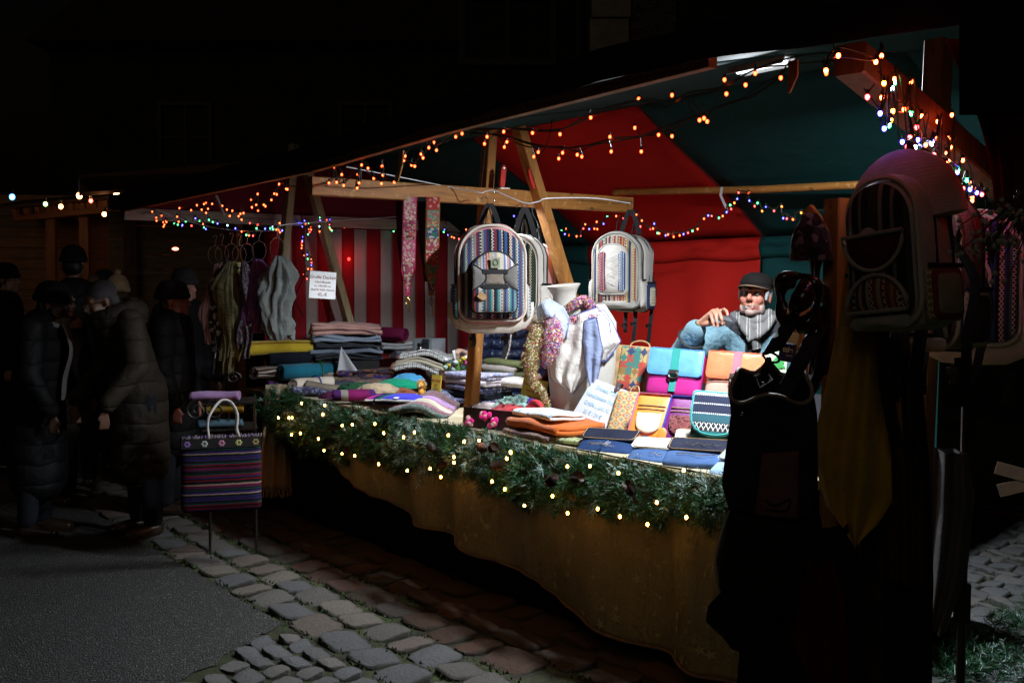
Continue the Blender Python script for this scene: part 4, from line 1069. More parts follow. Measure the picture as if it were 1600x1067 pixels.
# stack of navy patterned scarves behind the front leg
sp = [(navp,'lowest navy patterned scarf behind the front timber leg'), (NAV,'plain dark blue scarf in the stack behind the timber leg'), (navp,'blue grey flowered scarf in the middle of that stack'), (cloth('pale_rose_wool', (.42,.38,.42)),'pale grey rose scarf below the top of the stack behind the leg'), (pat_mat('blue_pink_weave', (.12,.13,.26), [(.35,.25,.3), (.2,.3,.45), (.5,.45,.5)], 160),'finely woven blue pink scarf on top of the stack behind the leg')]
base = pos(748, 628, .62); base.z = max(base.z, TH+.01)
for i, (mt, lab) in enumerate(sp):
    folded('folded_scarf', lab, 'scarf', base+V3((0,0,i*.037)), .44, .2, 2, .018, mt, rz=.05*math.sin(i*2), seed=100+i, wob=.01, fill=.95, group='scarves stacked behind the front timber leg')
for i, (x, y, v, mt, lab, w_) in enumerate([(800,592,.95,cloth('dark_olive', (.05,.05,.025)),'lowest dark olive trousers folded right of the timber leg',.44), (790,583,.98,cloth('grey_rose_cloth', (.28,.24,.22)),'grey rose cloth folded under the olive rolls',.40), (778,600,.72,cloth('lime_cloth', (.10,.55,.05)),'bright lime green cloth edge right of the timber leg',.22), (808,604,.70,cloth('pale_grey_cloth', (.42,.38,.35)),'pale grey cloth roll behind the yellow notice',.34), (795,574,1.0,OLV,'olive green roll on top of the cloths right of the leg',.44)]):
    folded('rolled_cloth', lab, 'cloth', pos(x, y, v), w_, .09, 2, .026, mt, rz=-.08, seed=110+i, wob=.008, fill=.95, group='rolled cloths right of the timber leg')
# cash box and thermos
cb = thing('cash_box', 'pale grey metal box with dark clasp behind the plaid scarves', 'box', SM(pos(671, 565, 1.25), rz=.25))
make('body', MB().box((0,0,.085), (.20,.15,.17)), plain('pale_grey_plastic', (.42,.48,.52), .45, .05, bump=.05), cb, smooth=False)
make('lid', MB().prism([(-.101,.172),(.101,.172),(.098,.182),(-.098,.182)], -.076, .076), plain('pale_grey_plastic', (.42,.48,.52)), cb, smooth=False)
make('clasp', MB().box((.045,-.08,.12), (.05,.012,.085)).box((.045,-.085,.165), (.06,.02,.03)), plain('dark_plastic', (.05,.06,.07), .4), cb, smooth=False)
th_ = thing('thermos', 'steel thermos flask with black screw cap in front of the grey box', 'flask', SM(pos(657, 575, 1.1)))
make('body', MB().lathe([(.034,0),(.037,.01),(.037,.12),(.033,.14),(.024,.155),(.022,.162)], 20), CHROME, th_)
make('cap', MB().lathe([(.0235,.162),(.0245,.165),(.0245,.185),(.021,.19)], 16), plain('black_plastic', (.01,.01,.012), .3), th_)
# toy lion, small yellow notice, felt flowers
ln = thing('toy_lion', 'small orange knitted lion toy beside the little yellow notice', 'toy', SM(pos(659, 620, .32), rz=.5))
ORW = cloth('orange_wool', (.55,.27,.04), .2)
b = MB(); b.ell((0,0,.03), (.022,.03,.028)); b.ell((0,-.012,.074), (.018,.018,.018)); 
make('body', b, ORW, ln)
mb = MB()
for k in range(14):
    a = 2*PI*k/14; mb.cap(V3((.012*math.cos(a), -.004, .074+.012*math.sin(a))), V3((.036*math.cos(a), -.004, .074+.036*math.sin(a))), .006, .004, 6)
make('mane', mb, ORW, ln); make('muzzle', MB().ell((0,-.03,.07), (.008,.006,.007)), CRM, ln)
for sx in (-1, 1): make('leg', MB().cap((sx*.016,-.01,.012), (sx*.02,-.04,.01), .010, .010, 8), ORW, ln)
tag(make('yellow_pompom', MB().ell((0,0,.012), (.015,.015,.013), None, 12, 8, lambda p: 1+.12*noise.noise(p*5)), ORW, None, SM(pos(636, 627, .16))), 'small mustard pompom lying in front of the ochre cloth', 'pompom')
YP = plain('yellow_paper', (.58,.48,.06), .6, .05, bump=.03); RT = plain('red_print', (.55,.09,.05), .7, .1); BT = plain('blue_print', (.40,.62,.80), .7, .05); GT = plain('grey_print', (.12,.11,.10), .7)
def sign(label, p, w_, h, mt, lines, rz=0, rx=0, ry=0, cat='sign', frame_=None, skew=0):
    s = thing('notice', label, cat, SM(p, rz, rx, ry))
    make('sheet', MB().box((0,0,h/2), (w_,.003,h)), mt, s, smooth=False)
    for (tx, sz, z, x, ink) in lines: text(tx, sz, ink, s, Matrix.Translation((x, -.0025, z)), bold=sz*.012)
    return s
s = mpp(681, 600, .38)
sign('small yellow notice with red lettering beside the toy lion', pos(681, 613, .36), .088, .108, YP, [('Fair Made', .019, .078, 0, RT), ('gut!', .019, .050, 0, RT), ('Handarbeit', .010, .024, 0, GT)], rz=.15, rx=-.1)
fp = thing('flower_pot', 'little wooden crate of felt flowers behind the small yellow notice', 'flower pot', SM(pos(712, 594, .78), rz=.1))
make('pot', MB().box((0,0,.025), (.20,.10,.05)), wood('crate_wood', (.25,.11,.04), axis=0), fp, smooth=False)
rnd = random.Random(8)
FC = [((.55,.08,.33),'f_pink'), ((.75,.75,.72),'f_white'), ((.6,.42,.04),'f_yellow'), ((.06,.09,.16),'f_navy'), ((.55,.08,.33),'f_pink'), ((.45,.6,.55),'f_mint')]
for k in range(15):
    x = rnd.uniform(-.10,.12); y = rnd.uniform(-.05,.05); z = rnd.uniform(.07,.135)+(.04 if x > .05 else 0); c_, nm = FC[k % 6]
    f_ = make('flower', MB().ell((x, y, z), (.017,.015,.012), None, 12, 7, lambda p: 1+.25*math.cos(5*math.atan2(p.y, p.x))), cloth(nm, c_, .1), fp)
    make('stem', MB().tube([(x*.8, y, .04), (x, y, z-.006)], .002, 5), plain('stem_green', (.04,.16,.03), .7), f_)
mb = MB()
for k in range(40):
    x = rnd.uniform(-.12,.13); y = rnd.uniform(-.05,.05); z = rnd.uniform(.04,.12); a = rnd.uniform(0, 6); d = V3((math.cos(a)*.02, math.sin(a)*.02, .012))
    sd = V3((-math.sin(a), math.cos(a), 0))*.006; c0 = V3((x,y,z)); mb.add([c0, c0+d*.5+sd, c0+d, c0+d*.5-sd], [(0,1,2,3)])
o = make('leaves', mb, plain('felt_leaf', (.07,.22,.05), .9), fp, smooth=False); o['kind'] = 'stuff'
make('cactus', MB().lathe([(.014,.05),(.017,.07),(.017,.13),(.012,.145),(.002,.15)], 12, None, (.055,-.02,0)), cloth('felt_green', (.08,.20,.04)), fp)

# price board hung on the far truss
pb = at_v(503, 445, .0)
k = mpp(503, 445, .0)
bd_ = sign('white price board for large blankets hung on the far timber leg', pb-V3((0,0,.5*43*k)), 44*k, 42*k, PAPER, [('Große Decken', .030, 33*k, 0, plain('brown_print', (.28,.17,.12))), ('4-fach Musselin', .018, 25.5*k, 0, plain('brown_print', (.28,.17,.12))), ('ca. 140x200 cm,', .018, 19.5*k, 0, plain('brown_print', (.28,.17,.12))), ('Ideal für kühle Abende', .018, 13.5*k, 0, plain('brown_print', (.28,.17,.12))), ('45,-€', .030, 6*k, 0, plain('brown_print', (.28,.17,.12)))])
bd_.matrix_world = FM(pb-V3((0,0,.5*43*k)), .40, 0, .06)

# brown box with mint and red jersey scarves
bc = pos(800, 662, .18); bc.z = TH+.008
bw = thing('brown_box', 'open dark brown box filled with small triangle scarves', 'box', SM(bc, rz=.22))
bm_ = plain('dark_brown_leather', (.035,.018,.016), .45, .2, 10)
W_, D_, H_ = .44, .27, .105
for (c_, d_) in (((0,-D_/2,H_/2), (W_,.008,H_)), ((0,D_/2,H_/2), (W_,.008,H_)), ((-W_/2,0,H_/2), (.008,D_-.009,H_)), ((W_/2,0,H_/2), (.008,D_-.009,H_))): make('side_panel', MB().box(c_, d_), bm_, bw, smooth=False)
make('base', MB().box((0,0,.004), (W_-.01,D_-.01,.006)), bm_, bw, smooth=False)
MB_ = bw.matrix_world
MINT = cloth('mint_jersey', (.40,.66,.58), .06); CRED = cloth('coral_red_jersey', (.62,.045,.06), .1)
for (lab, x, y, z, w_, d_, h_, mt, sd, ro) in [('tangled mint green jersey scarf in the brown box', .02, .02, .065, .30, .22, .095, MINT, 11, .5), ('coral red jersey scarf at the front of the brown box', .06, -.075, .065, .30, .11, .065, CRED, 12, .3), ('coral red bunched scarf at the right end of the brown box', .175, -.02, .065, .10, .14, .09, CRED, 13, .3), ('violet scarf end between the mint and the red scarves', .11, .02, .085, .12, .05, .07, cloth('violet_jersey', (.09,.05,.34)), 14, .4), ('white and rose scarf spilling over the left of the brown box', -.16, -.02, .06, .20, .20, .06, cloth('white_rose_jersey', (.78,.66,.66), .1), 15, .3), ('turquoise scarf peeping out at the back of the brown box', -.03, .08, .08, .13, .08, .075, cloth('turquoise_jersey', (.03,.35,.50)), 16, .3)]:
    heap('jersey_scarf', lab, 'scarf', None, w_, d_, h_, mt, seed=sd, rough=ro, mw=MB_ @ Matrix.Translation((x, y, z)), group='jersey scarves lying in the brown box', freq=5)
# magenta felt clusters
PINKF = cloth('magenta_felt', (.72,.015,.22), .1); PALEF = cloth('pale_pink_felt', (.70,.35,.35), .1)
rnd = random.Random(12)
for i, (x, y, lab) in enumerate([(733,668,'left cluster of magenta felt scrunchies before the brown box'), (757,660,'middle taller magenta felt cluster before the brown box'), (771,671,'right cluster of magenta felt petals against the brown box')]):
    t = thing('felt_scrunchie', lab, 'scrunchie', SM(pos(x, y, .0), rz=rnd.uniform(0,3)), 'magenta felt clusters in front of the brown box')
    a_, b_ = MB(), MB()
    for k in range(10):
        an = rnd.uniform(0, 6.28); rr = rnd.uniform(.0, .026); z = .016+rnd.uniform(0, .035)
        (a_ if k % 4 else b_).ell((rr*math.cos(an), rr*math.sin(an), z), (.015,.012,.017), Euler((an, rr*20, 0)).to_matrix(), 8, 6)
    make('dark_petals', a_, PINKF, t); make('pale_petals', b_, PALEF, t)
# yellow notice
k = mpp(830, 612, .42)
sign('larger yellow notice with red lettering standing in the brown box', pos(829, 640, .40), 58*k, 50*k, YP, [('Kleine Dreieckschals', .021, .132, 0, RT), ('kuschlig warm', .021, .102, .0, RT), ('weich und gut', .019, .070, .0, RT)], rz=.05, rx=-.12, ry=.13)
# scissors
sc_ = thing('scissors', 'pair of pale handled scissors stuck behind the brown box', 'scissors', SM(pos(862, 636, .42), rz=.2, ry=.35))
for sx in (-1, 1):
    make('handle', MB().tube([V3((sx*.016+.012*math.cos(a), 0, .045+.02*math.sin(a))) for a in [2*PI*j/14 for j in range(14)]], .004, 6, closed=True), plain('white_plastic', (.6,.6,.62), .3), sc_)
    make('blade', MB().box((sx*.004, sx*.002, -.01), (.012,.002,.08)), CHROME, sc_, smooth=False)
# orange and white folded cloths at the front
ORC = cloth('burnt_orange_linen', (.52,.12,.02), .1)
dotw = pat_mat('white_blue_dots', (.80,.80,.80), [(.78,.78,.78), (.8,.8,.8), (.75,.77,.8), (.78,.78,.78), (.30,.48,.68)], 42)
base = pos(868, 690, .12); base.z = TH+.012
folded('folded_cloth', 'burgundy and green patterned cloth at the bottom of the orange pile', 'cloth', base+V3((-.04,0,0)), .40, .24, 2, .016, BROWNP, rz=-.05, seed=130, group='folded cloths beside the white notice')
folded('folded_cloth', 'burnt orange linen folded on the patterned cloth', 'cloth', base+V3((0,0,.036)), .44, .24, 2, .026, ORC, rz=-.08, seed=131, wob=.016, group='folded cloths beside the white notice')
folded('folded_cloth', 'white cloth with blue dashes folded on the orange linen', 'cloth', base+UX*.05+V3((0,0,.092)), .34, .19, 2, .016, dotw, rz=-.1, seed=132, wob=.016, group='folded cloths beside the white notice')
folded('folded_cloth', 'lime flowered cloth strip poking out right of the orange linen', 'cloth', pos(905, 694, .05), .22, .06, 2, .012, pat_mat('lime_flower', (.38,.45,.2), [(.1,.14,.08), (.4,.42,.25)], 70), rz=.25, seed=133)
# white notice with clip
k = mpp(918, 635, .40)
wn = sign('white notice with pale blue lettering leaning by the mannequin', pos(914, 668, .24), 82*k, 68*k*1.12, PAPER, [('Dreieck-Tücher', .030, .210, .02, BT), ('Verschiedene Stoffe', .030, .165, .0, BT), ('Größe L und XL', .030, .120, .0, BT), ('25 € / 29 €', .030, .075, .0, BT)], rz=-.03, rx=-.55, ry=.17)
make('binder_clip', MB().box((.07,-.006,.262), (.035,.016,.022)).box((.07,-.012,.245), (.02,.003,.02)), CHROME, wn, smooth=False)
import builtins
if hasattr(builtins, 'DBG'): 
    for o in bpy.data.objects:
        if o.parent is None and 'category' in o:
            a = uv(o.matrix_world.translation); print('%-18s %5.2f %5.2f %5.2f  %s' % (o.name, *a, o['label'][:60]))

# more goods that fill the left half of the counter
rnd = random.Random(77)
FILL = [(cloth('bordeaux_wool', (.13,.015,.03)),'bordeaux'), (cloth('slate_wool', (.06,.07,.09)),'slate grey'), (cloth('fir_green_wool', (.02,.08,.04)),'fir green'), (cloth('sand_wool', (.35,.27,.17)),'sand coloured'), (paisD,'dark paisley'), (cloth('ink_wool', (.02,.025,.06)),'ink blue'), (plaidR,'rose plaid'), (cloth('aubergine_wool', (.07,.015,.05)),'aubergine')]
spots = [(505,600,.42,.30), (532,606,.34,.28), (562,609,.30,.30), (590,613,.24,.28), (560,598,.55,.34), (615,630,.14,.26), (640,640,.10,.24), (530,622,.08,.26)]
for i, (x, y, v, w_) in enumerate(spots):
    mt, nm = FILL[i]
    heap('bunched_scarf', f'bunched {nm} scarf filling the gap between the folded scarves', 'scarf', pos(x, y, v), w_, .15, rnd.uniform(.045,.07), mt, rz=rnd.uniform(-.3,.1), seed=30+i, rough=.32, group='bunched scarves between the folded ones', freq=4)
for i, (x, y, v, mt, lab) in enumerate([(700,566,1.05,cloth('ivory_cloth', (.5,.47,.42)),'ivory cloth folded behind the felt flowers'), (735,575,.95,cloth('dusk_blue', (.10,.13,.22)),'dusk blue cloth folded behind the felt flowers'), (620,545,1.1,cloth('white_card_cloth', (.55,.58,.6)),'white cloth folded at the back near the wine red roll')]):
    folded('folded_cloth', lab, 'cloth', pos(x, y, v), .3, .2, 4, .014, mt, rz=.1*i, seed=150+i, wob=.02)
# ================================================================== BACKPACKS
ETH = [(.05,.06,.12), (.25,.05,.06), (.55,.50,.42), (.03,.10,.12), (.12,.2,.36), (.02,.02,.03), (.30,.16,.08), (.10,.28,.28), (.4,.12,.12), (.5,.4,.2)]
def ethnic(name, seed, cols=ETH, period=.26, psc=62, axis='X'):
    rnd = random.Random(seed); stp = rstops(cols, 26, rnd, .35)
    pat = []; 
    for i in range(2, len(stp)-2, 4): pat.append((stp[i][0], stp[i+1][0]))
    return stripes(name, axis, period, stp, pat[:6], (.78,.72,.55), psc)
HEMP = cloth('grey_hemp', (.44,.42,.38), .12); HEMPL = cloth('light_hemp', (.62,.58,.52), .1); HEMPD = cloth('dark_grey_velvet', (.19,.18,.17), .2); ROSE = cloth('rose_hemp', (.55,.26,.25), .12); CREAMC = cloth('cream_piping', (.64,.58,.50), .08)
E1m, E2m, E3m = ethnic('blue_wine_weave', 5, [(.02,.03,.09),(.04,.09,.22),(.18,.03,.05),(.012,.012,.018),(.28,.24,.24),(.05,.035,.05),(.06,.15,.2),(.015,.015,.02)]), ethnic('lower_weave', 9), ethnic('brown_gold_weave', 3, [(.20,.08,.06),(.45,.28,.08),(.03,.05,.12),(.30,.06,.06),(.5,.42,.3),(.08,.05,.05)])
E4m = ethnic('pale_stripe_weave', 14, [(.55,.5,.42),(.15,.2,.4),(.45,.12,.1),(.5,.4,.2),(.35,.33,.38),(.6,.55,.5)], .2)
def edge_tube(outl, y, r_, M=None, seg=None):
    pts = [V3((x, y, z)) for x, z in outl]
    if seg: pts = pts[seg[0]:seg[1]]
    if M is not None: pts = [M @ p for p in pts]
    return pts
def scale_outline(o, k, dx=0, dz=0):
    cx = sum(p[0] for p in o)/len(o); cz = sum(p[1] for p in o)/len(o)
    return [(cx+(x-cx)*k+dx, cz+(z-cz)*k+dz) for x, z in o]
def backpack(label, mw, w_=.33, h=.46, d=.14, side=ROSE, top=E1m, front='a', rim=CREAMC, group=None, yaw=0, straps=True):
    t = thing('backpack', label, 'backpack', mw, group)
    o = arch(w_, h, w_*.47, .06)
    make('body', MB().pad(o, d, .012, .035, wob=.018, seed=w_*10), side, t, ang=60)
    op = scale_outline(o, .90, 0, -.006)
    make('front_panel', MB().pad(op, .016, .008, .012, Matrix.Translation((0,-d+.004,0)), wob=.004), top, t, ang=60)
    make('piping', MB().tube(edge_tube(scale_outline(o, .96), -d+.012, 0), .0065, 6, closed=True), rim if front != 'b' else HEMP, t)
    make('rear_piping', MB().tube(edge_tube(o, -.03, 0), .005, 6, closed=True), WEB, t)
    Y = -d-.012
    if front == 'a':
        o2 = arch(w_*.66, h*.62, w_*.32, .03, 0, h*.10)
        pk = make('front_pocket', MB().pad(o2, .045, .012, .018, Matrix.Translation((0,Y+.006,0)), wob=.004), E4m, t, ang=60)
        make('pocket_piping', MB().tube(edge_tube(scale_outline(o2, .99), Y-.022, 0), .006, 6, closed=True), WEB, pk)
        # the lower woven field, bands, side leaves
        lo = [(-w_*.30, h*.125), (w_*.30, h*.125), (w_*.31, h*.34), (w_*.2, h*.37), (-w_*.2, h*.37), (-w_*.31, h*.34)]
        make('woven_field', MB().pad(arch(w_*.60, h*.24, .01, .02, 0, h*.115), .010, .006, .008, Matrix.Translation((0,Y-.044,0))), E2m, pk, ang=60)
        make('centre_field', MB().pad(arch(w_*.28, h*.13, .01, .01, 0, h*.385), .009, .003, .006, Matrix.Translation((0,Y-.046,0))), TAUPE, pk)
        for z in (h*.365, h*.515): make('black_band', MB().box((0, Y-.056, z), (w_*.36, .006, .022)), WEB, pk, smooth=False)
        for sg in (-1, 1):
            pts = []
            for k in range(15):
                s_ = k/14; pts.append((sg*(w_*.325-.0*s_), h*.33+s_*h*.26))
            inner = []
            for k in range(15):
                s_ = 1-k/14; inner.append((sg*(w_*.33-w_*.205*math.sin(PI*s_)**.8), h*.33+s_*h*.26))
            poly = pts+inner[1:-1]
            if sg > 0: poly = poly
            else: poly = poly[::-1]
            make('side_leaf', MB().pad(poly, .012, .006, .006, Matrix.Translation((0,Y-.042,0))), HEMPD, pk, ang=60)
            make('leaf_piping', MB().tube([V3((x, Y-.054, z)) for x, z in inner], .003, 5), WEB, pk)
        make('label_patch', MB().box((.0, Y-.058, h*.60), (.045,.003,.05)), plain('sage_patch', (.22,.25,.17), .8), pk, smooth=False)
        mb = MB().tube([V3((.012*math.cos(a), Y-.062, h*.605+.014*math.sin(a))) for a in [2*PI*k/12 for k in range(12)]], .0015, 4, closed=True)
        make('patch_emblem', mb, WEB, pk)
        tg = make('price_tag', MB().prism([(-.022,-.016),(.014,-.016),(.024,0),(.014,.016),(-.022,.016)], -.0015, .0015, Matrix.Rotation(.6, 4, 'Y')), plain('kraft_tag', (.42,.25,.12), .8), t, Matrix.Translation((-w_*.19, Y-.068, h*.27)), smooth=False)
    elif front == 'b':
        o2 = arch(w_*.62, h*.64, w_*.26, .03, -.01, h*.20)
        pk = make('front_pocket', MB().pad(o2, .035, .012, .018, Matrix.Translation((0,Y+.006,0)), wob=.004), HEMPL, t, ang=60)
        make('pocket_piping', MB().tube(edge_tube(scale_outline(o2, .99), Y-.014, 0), .0055, 6, closed=True), HEMP, pk)
        for sg, mt in ((-1, ethnic('wine_blue_strip', 31, [(.25,.05,.08),(.05,.08,.2),(.4,.1,.1)], .08)), (1, ethnic('blue_strip', 33, [(.05,.1,.3),(.1,.2,.45),(.4,.45,.5),(.03,.04,.1)], .08))):
            make('woven_strip', MB().pad(arch(w_*.15, h*.5, .02, .015, sg*w_*.20-.01, h*.245), .012, .004, .005, Matrix.Translation((0,Y-.026,0))), mt, pk, ang=60)
        lace = []
        for k in range(9): lace.append(V3(((-1)**k*.022-.01, Y-.046-.002*(k % 2), h*.32+k*h*.046)))
        make('lacing', MB().tube(lace, .0022, 5), CORD, pk)
        make('woven_base', MB().box((-.005, Y+.0, h*.155), (w_*.74,.014,.05)), E3m, t, smooth=False)
        make('base_panel', MB().pad(arch(w_*.86, h*.12, .03, .03, 0, 0.01), .02, .01, .012, Matrix.Translation((0,Y+.012,0))), HEMP, t, ang=60)
    elif front == 'c':     # two half round pockets on dark stripes
        for z, sg, mt in ((h*.62, -1, cloth('dark_wine', (.10,.02,.025))), (h*.12, 1, E3m)):
            half = [(.085*math.cos(a), z+sg*.085*math.sin(a)*1.0) for a in [PI*k/14 for k in range(15)]]
            if sg < 0: half = half[::-1]
            pk = make('pocket', MB().pad(half, .012, .008, .006, Matrix.Translation((0,Y+.002,0))), mt, t, ang=60)
            make('pocket_piping', MB().tube([V3((x, Y-.014, zz_)) for x, zz_ in half], .005, 6, closed=True), HEMP, pk)
        make('base_panel', MB().pad(arch(w_*.86, h*.09, .02, .02, 0, -.0), .02, .01, .012, Matrix.Translation((0,Y+.006,0))), HEMP, t, ang=60)
    elif front == 'd':
        o2 = arch(w_*.52, h*.52, w_*.22, .03, -.02, h*.14)
        pk = make('front_pocket', MB().pad(o2, .03, .01, .014, Matrix.Translation((0,Y+.006,0))), ethnic('teal_weave', 41, [(.02,.06,.08),(.02,.15,.15),(.05,.05,.05),(.3,.25,.15)], .09), t, ang=60)
        make('pocket_piping', MB().tube(edge_tube(o2, Y-.012, 0), .006, 6, closed=True), CREAMC, pk)
    # zip, side pockets, base, handle, hanging loops and straps
    make('zip', MB().tube(edge_tube(scale_outline(o, 1.0), -d*.55, 0, seg=(len(o)//8, len(o)-len(o)//8)), .0035, 5), WEB, t)
    for sg in (-1, 1):
        so = arch(d*.80, h*.36, .02, .02, 0, 0)
        M_ = Matrix.Translation((sg*(w_/2-.008), -d*.5, h*.03)) @ Matrix.Rotation(sg*PI/2, 4, 'Z')
        sp_ = make('side_pocket', MB().pad(so, .028, .008, .012, M_, wob=.006, seed=sg), (E2m if front in 'a' else HEMPL if front in 'bd' else E3m), t, ang=60)
        make('pocket_band', MB().tube([M_ @ V3((x, -.024, h*.355)) for x in (-d*.38, 0, d*.38)], .006, 6), WEB, sp_)
    if front in 'ad': make('base_rim', MB().tube([V3((x, -d*.6, z)) for x, z in [(-w_*.49,.10),(-w_*.5,.05),(-w_*.44,.012),(-w_*.3,-.006),(0,-.01),(w_*.3,-.006),(w_*.44,.012),(w_*.5,.05),(w_*.49,.10)]], .022, 8, flat=2.2), rim, t)
    make('hanging_loop', MB().ribbon([V3((-.02,-.02,h-.01)), V3((-.012,-.02,h+.05)), V3((0,-.02,h+.09)), V3((.012,-.02,h+.05)), V3((.02,-.02,h-.01))], .022, (0,1,0)), WEB, t)
    if straps:
        for sg in (-1, 1):
            make('strap', MB().ribbon(bez([V3((sg*.06,.02,h*.6)), V3((sg*.10,.05,h*.3)), V3((sg*.09,.03,.0)), V3((sg*.085+.01,.0,-.09)), V3((sg*.08,.01,-.16-.03*sg))], 4), .024, (1,.2,0)), WEB, t)
            make('buckle', MB().box((sg*.083,.004,-.085), (.034,.010,.022)), plain('black_plastic', (.01,.01,.012), .3), t, smooth=False)
    return t
def hook(label, p, px=0):
    return tag(make('wire_hook', MB().tube(bez([V3((0,0,-.05)), V3((.012,0,-.03)), V3((.018,0,0)), V3((.002,0,.02)), V3((-.016,0,.006)), V3((-.014,0,-.008))], 5), .002, 5), CHROME, None, FM(p)), label, 'hook', 'wire hooks on the cord')
def hang(px, py, v, **k):   # bottom centre of the pack from a picture point on a vertical plane of the stall
    return at_v(px, py, v)
k = 1
p1 = at_v(763, 503, .02)
backpack('striped backpack with black bands, grey side leaves and rose sides in mid stall', FM(p1, rz=.16), .355, .50, .15, side=ROSE, top=E1m, front='a')
p2 = at_v(822, 492, .50); backpack('cream edged backpack with dark weave right behind the striped one', FM(p2, rz=-.5), .30, .45, .13, side=HEMPL, top=ethnic('dark_green_weave', 17, [(.02,.04,.04),(.05,.06,.03),(.12,.1,.05),(.02,.02,.02)]), front='d')
p3 = at_v(844, 500, .72); backpack('grey backpack with rose rim, rearmost of the three on the tie beam', FM(p3, rz=-.62), .28, .45, .13, side=ROSE, top=HEMPD, front='d', rim=ROSE)
p4 = at_v(968, 484, 1.15); backpack('pale hemp backpack with laced front and blue woven strips by the red wall', FM(p4, rz=-.22), .29, .46, .12, side=HEMP, top=E3m, front='b')
p5 = at_v(994, 487, 1.32); backpack('grey and rose backpack half hidden behind the laced one', FM(p5, rz=-.5), .25, .46, .13, side=HEMP, top=HEMPL, front='none')
hook('wire hook above the striped backpack', at_v(757, 313, .06)); hook('left wire hook above the cream edged backpack', at_v(812, 324, .2)); hook('right wire hook above the cream edged backpack', at_v(828, 322, .26)); hook('wire hook above the laced backpack', at_v(985, 322, 1.1))
for (a, b, v, nm) in (((765,318),(766,350),.02,'striped'), ((820,325),(818,362),.2,'cream'), ((985,328),(980,358),1.14,'laced')):
    pa, pb = at_v(*a, v), at_v(*b, v)
    for sg in (-1, 1):
        tag(make('carrying_strap', MB().ribbon([V3((sg*.005,0,0)), V3((sg*.03,0,(pb-pa).z*.5)), V3((sg*.055,.03,(pb-pa).z-.03))], .028, (1,.1,0)), WEB, None, FM(pa)), f'{"left" if sg < 0 else "right"} black strap holding the {nm} backpack at its hook', 'strap')
# brown paper/wood board in the truss (orange board behind the pack)
# ------------------------------------------------------------------ embroidered shoulder straps hanging from the beam
def patch_strap(label, x0, y0, x1, y1, v, cols, edgec, seed):
    a, b = at_v(x0, y0, v), at_v(x1, y1, v); Lz = a.z-b.z
    t = thing('embroidered_strap', label, 'strap', FM(a), 'embroidered straps hanging from the tie beam')
    rnd = random.Random(seed); w_ = .062
    n = 9; zs = [0]+[-Lz*(k+rnd.uniform(-.2,.2))/n for k in range(1, n)]+[-Lz*.97]
    dx = local(t, b).x
    def cxz(z): return dx*(-z/Lz)
    for i in range(n):
        c_ = cols[i % len(cols)]; z0, z1 = zs[i], zs[i+1]; ww = w_ if i < n-2 else w_*(1-.28*(i-n+3))
        ww1 = w_ if i+1 < n-2 else w_*(1-.28*(i+1-n+3))
        mt = pat_mat('patch_%d_%d' % (seed, i), c_[0], c_[1:], 95+20*(i % 3))
        make('patch', MB().add([(cxz(z0)-ww/2,-.003,z0),(cxz(z0)+ww/2,-.003,z0),(cxz(z1)+ww1/2,-.003,z1+.002),(cxz(z1)-ww1/2,-.003,z1+.002)], [(3,2,1,0)]), mt, t, smooth=False, solid=.002)
    make('backing', MB().ribbon([V3((cxz(-Lz*k/12), .0, -Lz*k/12)) for k in range(13)], [w_*1.16]*10+[w_*.8,w_*.6,w_*.4], (1,0,0), .003), edgec, t, smooth=False)
    make('swivel_clip', MB().tube([V3((dx, 0, -Lz))]+[V3((dx+.011*math.cos(q), 0, -Lz-.03+.016*math.sin(q))) for q in [PI/2-2*PI*j/12 for j in range(13)]]+[V3((dx,0,-Lz-.06))], .0028, 6), plain('brass', (.45,.28,.10), .3, .1, metal=1), t)
    return t
PK = [((.55,.10,.22),(.6,.2,.3),(.65,.5,.4)), ((.6,.25,.3),(.5,.1,.15),(.7,.6,.5)), ((.45,.08,.15),(.55,.45,.3),(.2,.05,.1)), ((.5,.42,.3),(.15,.05,.08),(.5,.1,.1))]
MX = [((.50,.03,.03),(.65,.35,.3),(.4,.05,.05)), ((.05,.28,.20),(.55,.08,.10),(.3,.3,.2)), ((.45,.1,.08),(.1,.35,.25),(.5,.4,.2)), ((.10,.05,.2),(.5,.5,.45),(.05,.2,.15)), ((.35,.12,.05),(.6,.5,.45),(.5,.05,.15))]
patch_strap('pink patchwork strap with tassel clip, left of the two hanging from the beam', 641, 308, 637, 462, -.30, PK, cloth('pink_edge', (.5,.04,.12)), 1)
patch_strap('red and green mirror work strap, right of the two hanging from the beam', 677, 308, 674, 462, -.22, MX, cloth('ochre_edge', (.30,.12,.03)), 2)
for (x, v, l_) in ((626,-.32,'left'), (660,-.24,'right')):
    a, b = at_v(x, 308, v), at_v(x+5, 440, v); 
    tag(make('black_strap', MB().ribbon([V3((0,0,0)), V3((.004,0,-(a.z-b.z)*.5)), V3((.022,.0,-(a.z-b.z)))], [.05,.05,.03], (1,0,0)), BLACK, None, FM(a)), f'plain black webbing hanging just left of the {"pink" if l_ == "left" else "red and green"} patchwork strap', 'strap')
for (x, y, v) in ((640,462,-.3),(676,468,-.22)):
    a = at_v(x, y, v); tag(make('tassel', MB().tube([V3((0,0,0)), V3((.002,0,-.03)), V3((0,0,-.085))], [.002,.004,.005], 6), plain('amber_tassel', (.5,.28,.10), .6), None, FM(a)), 'thin amber tassel below the ' + ('pink' if x < 650 else 'red and green') + ' patchwork strap', 'tassel')

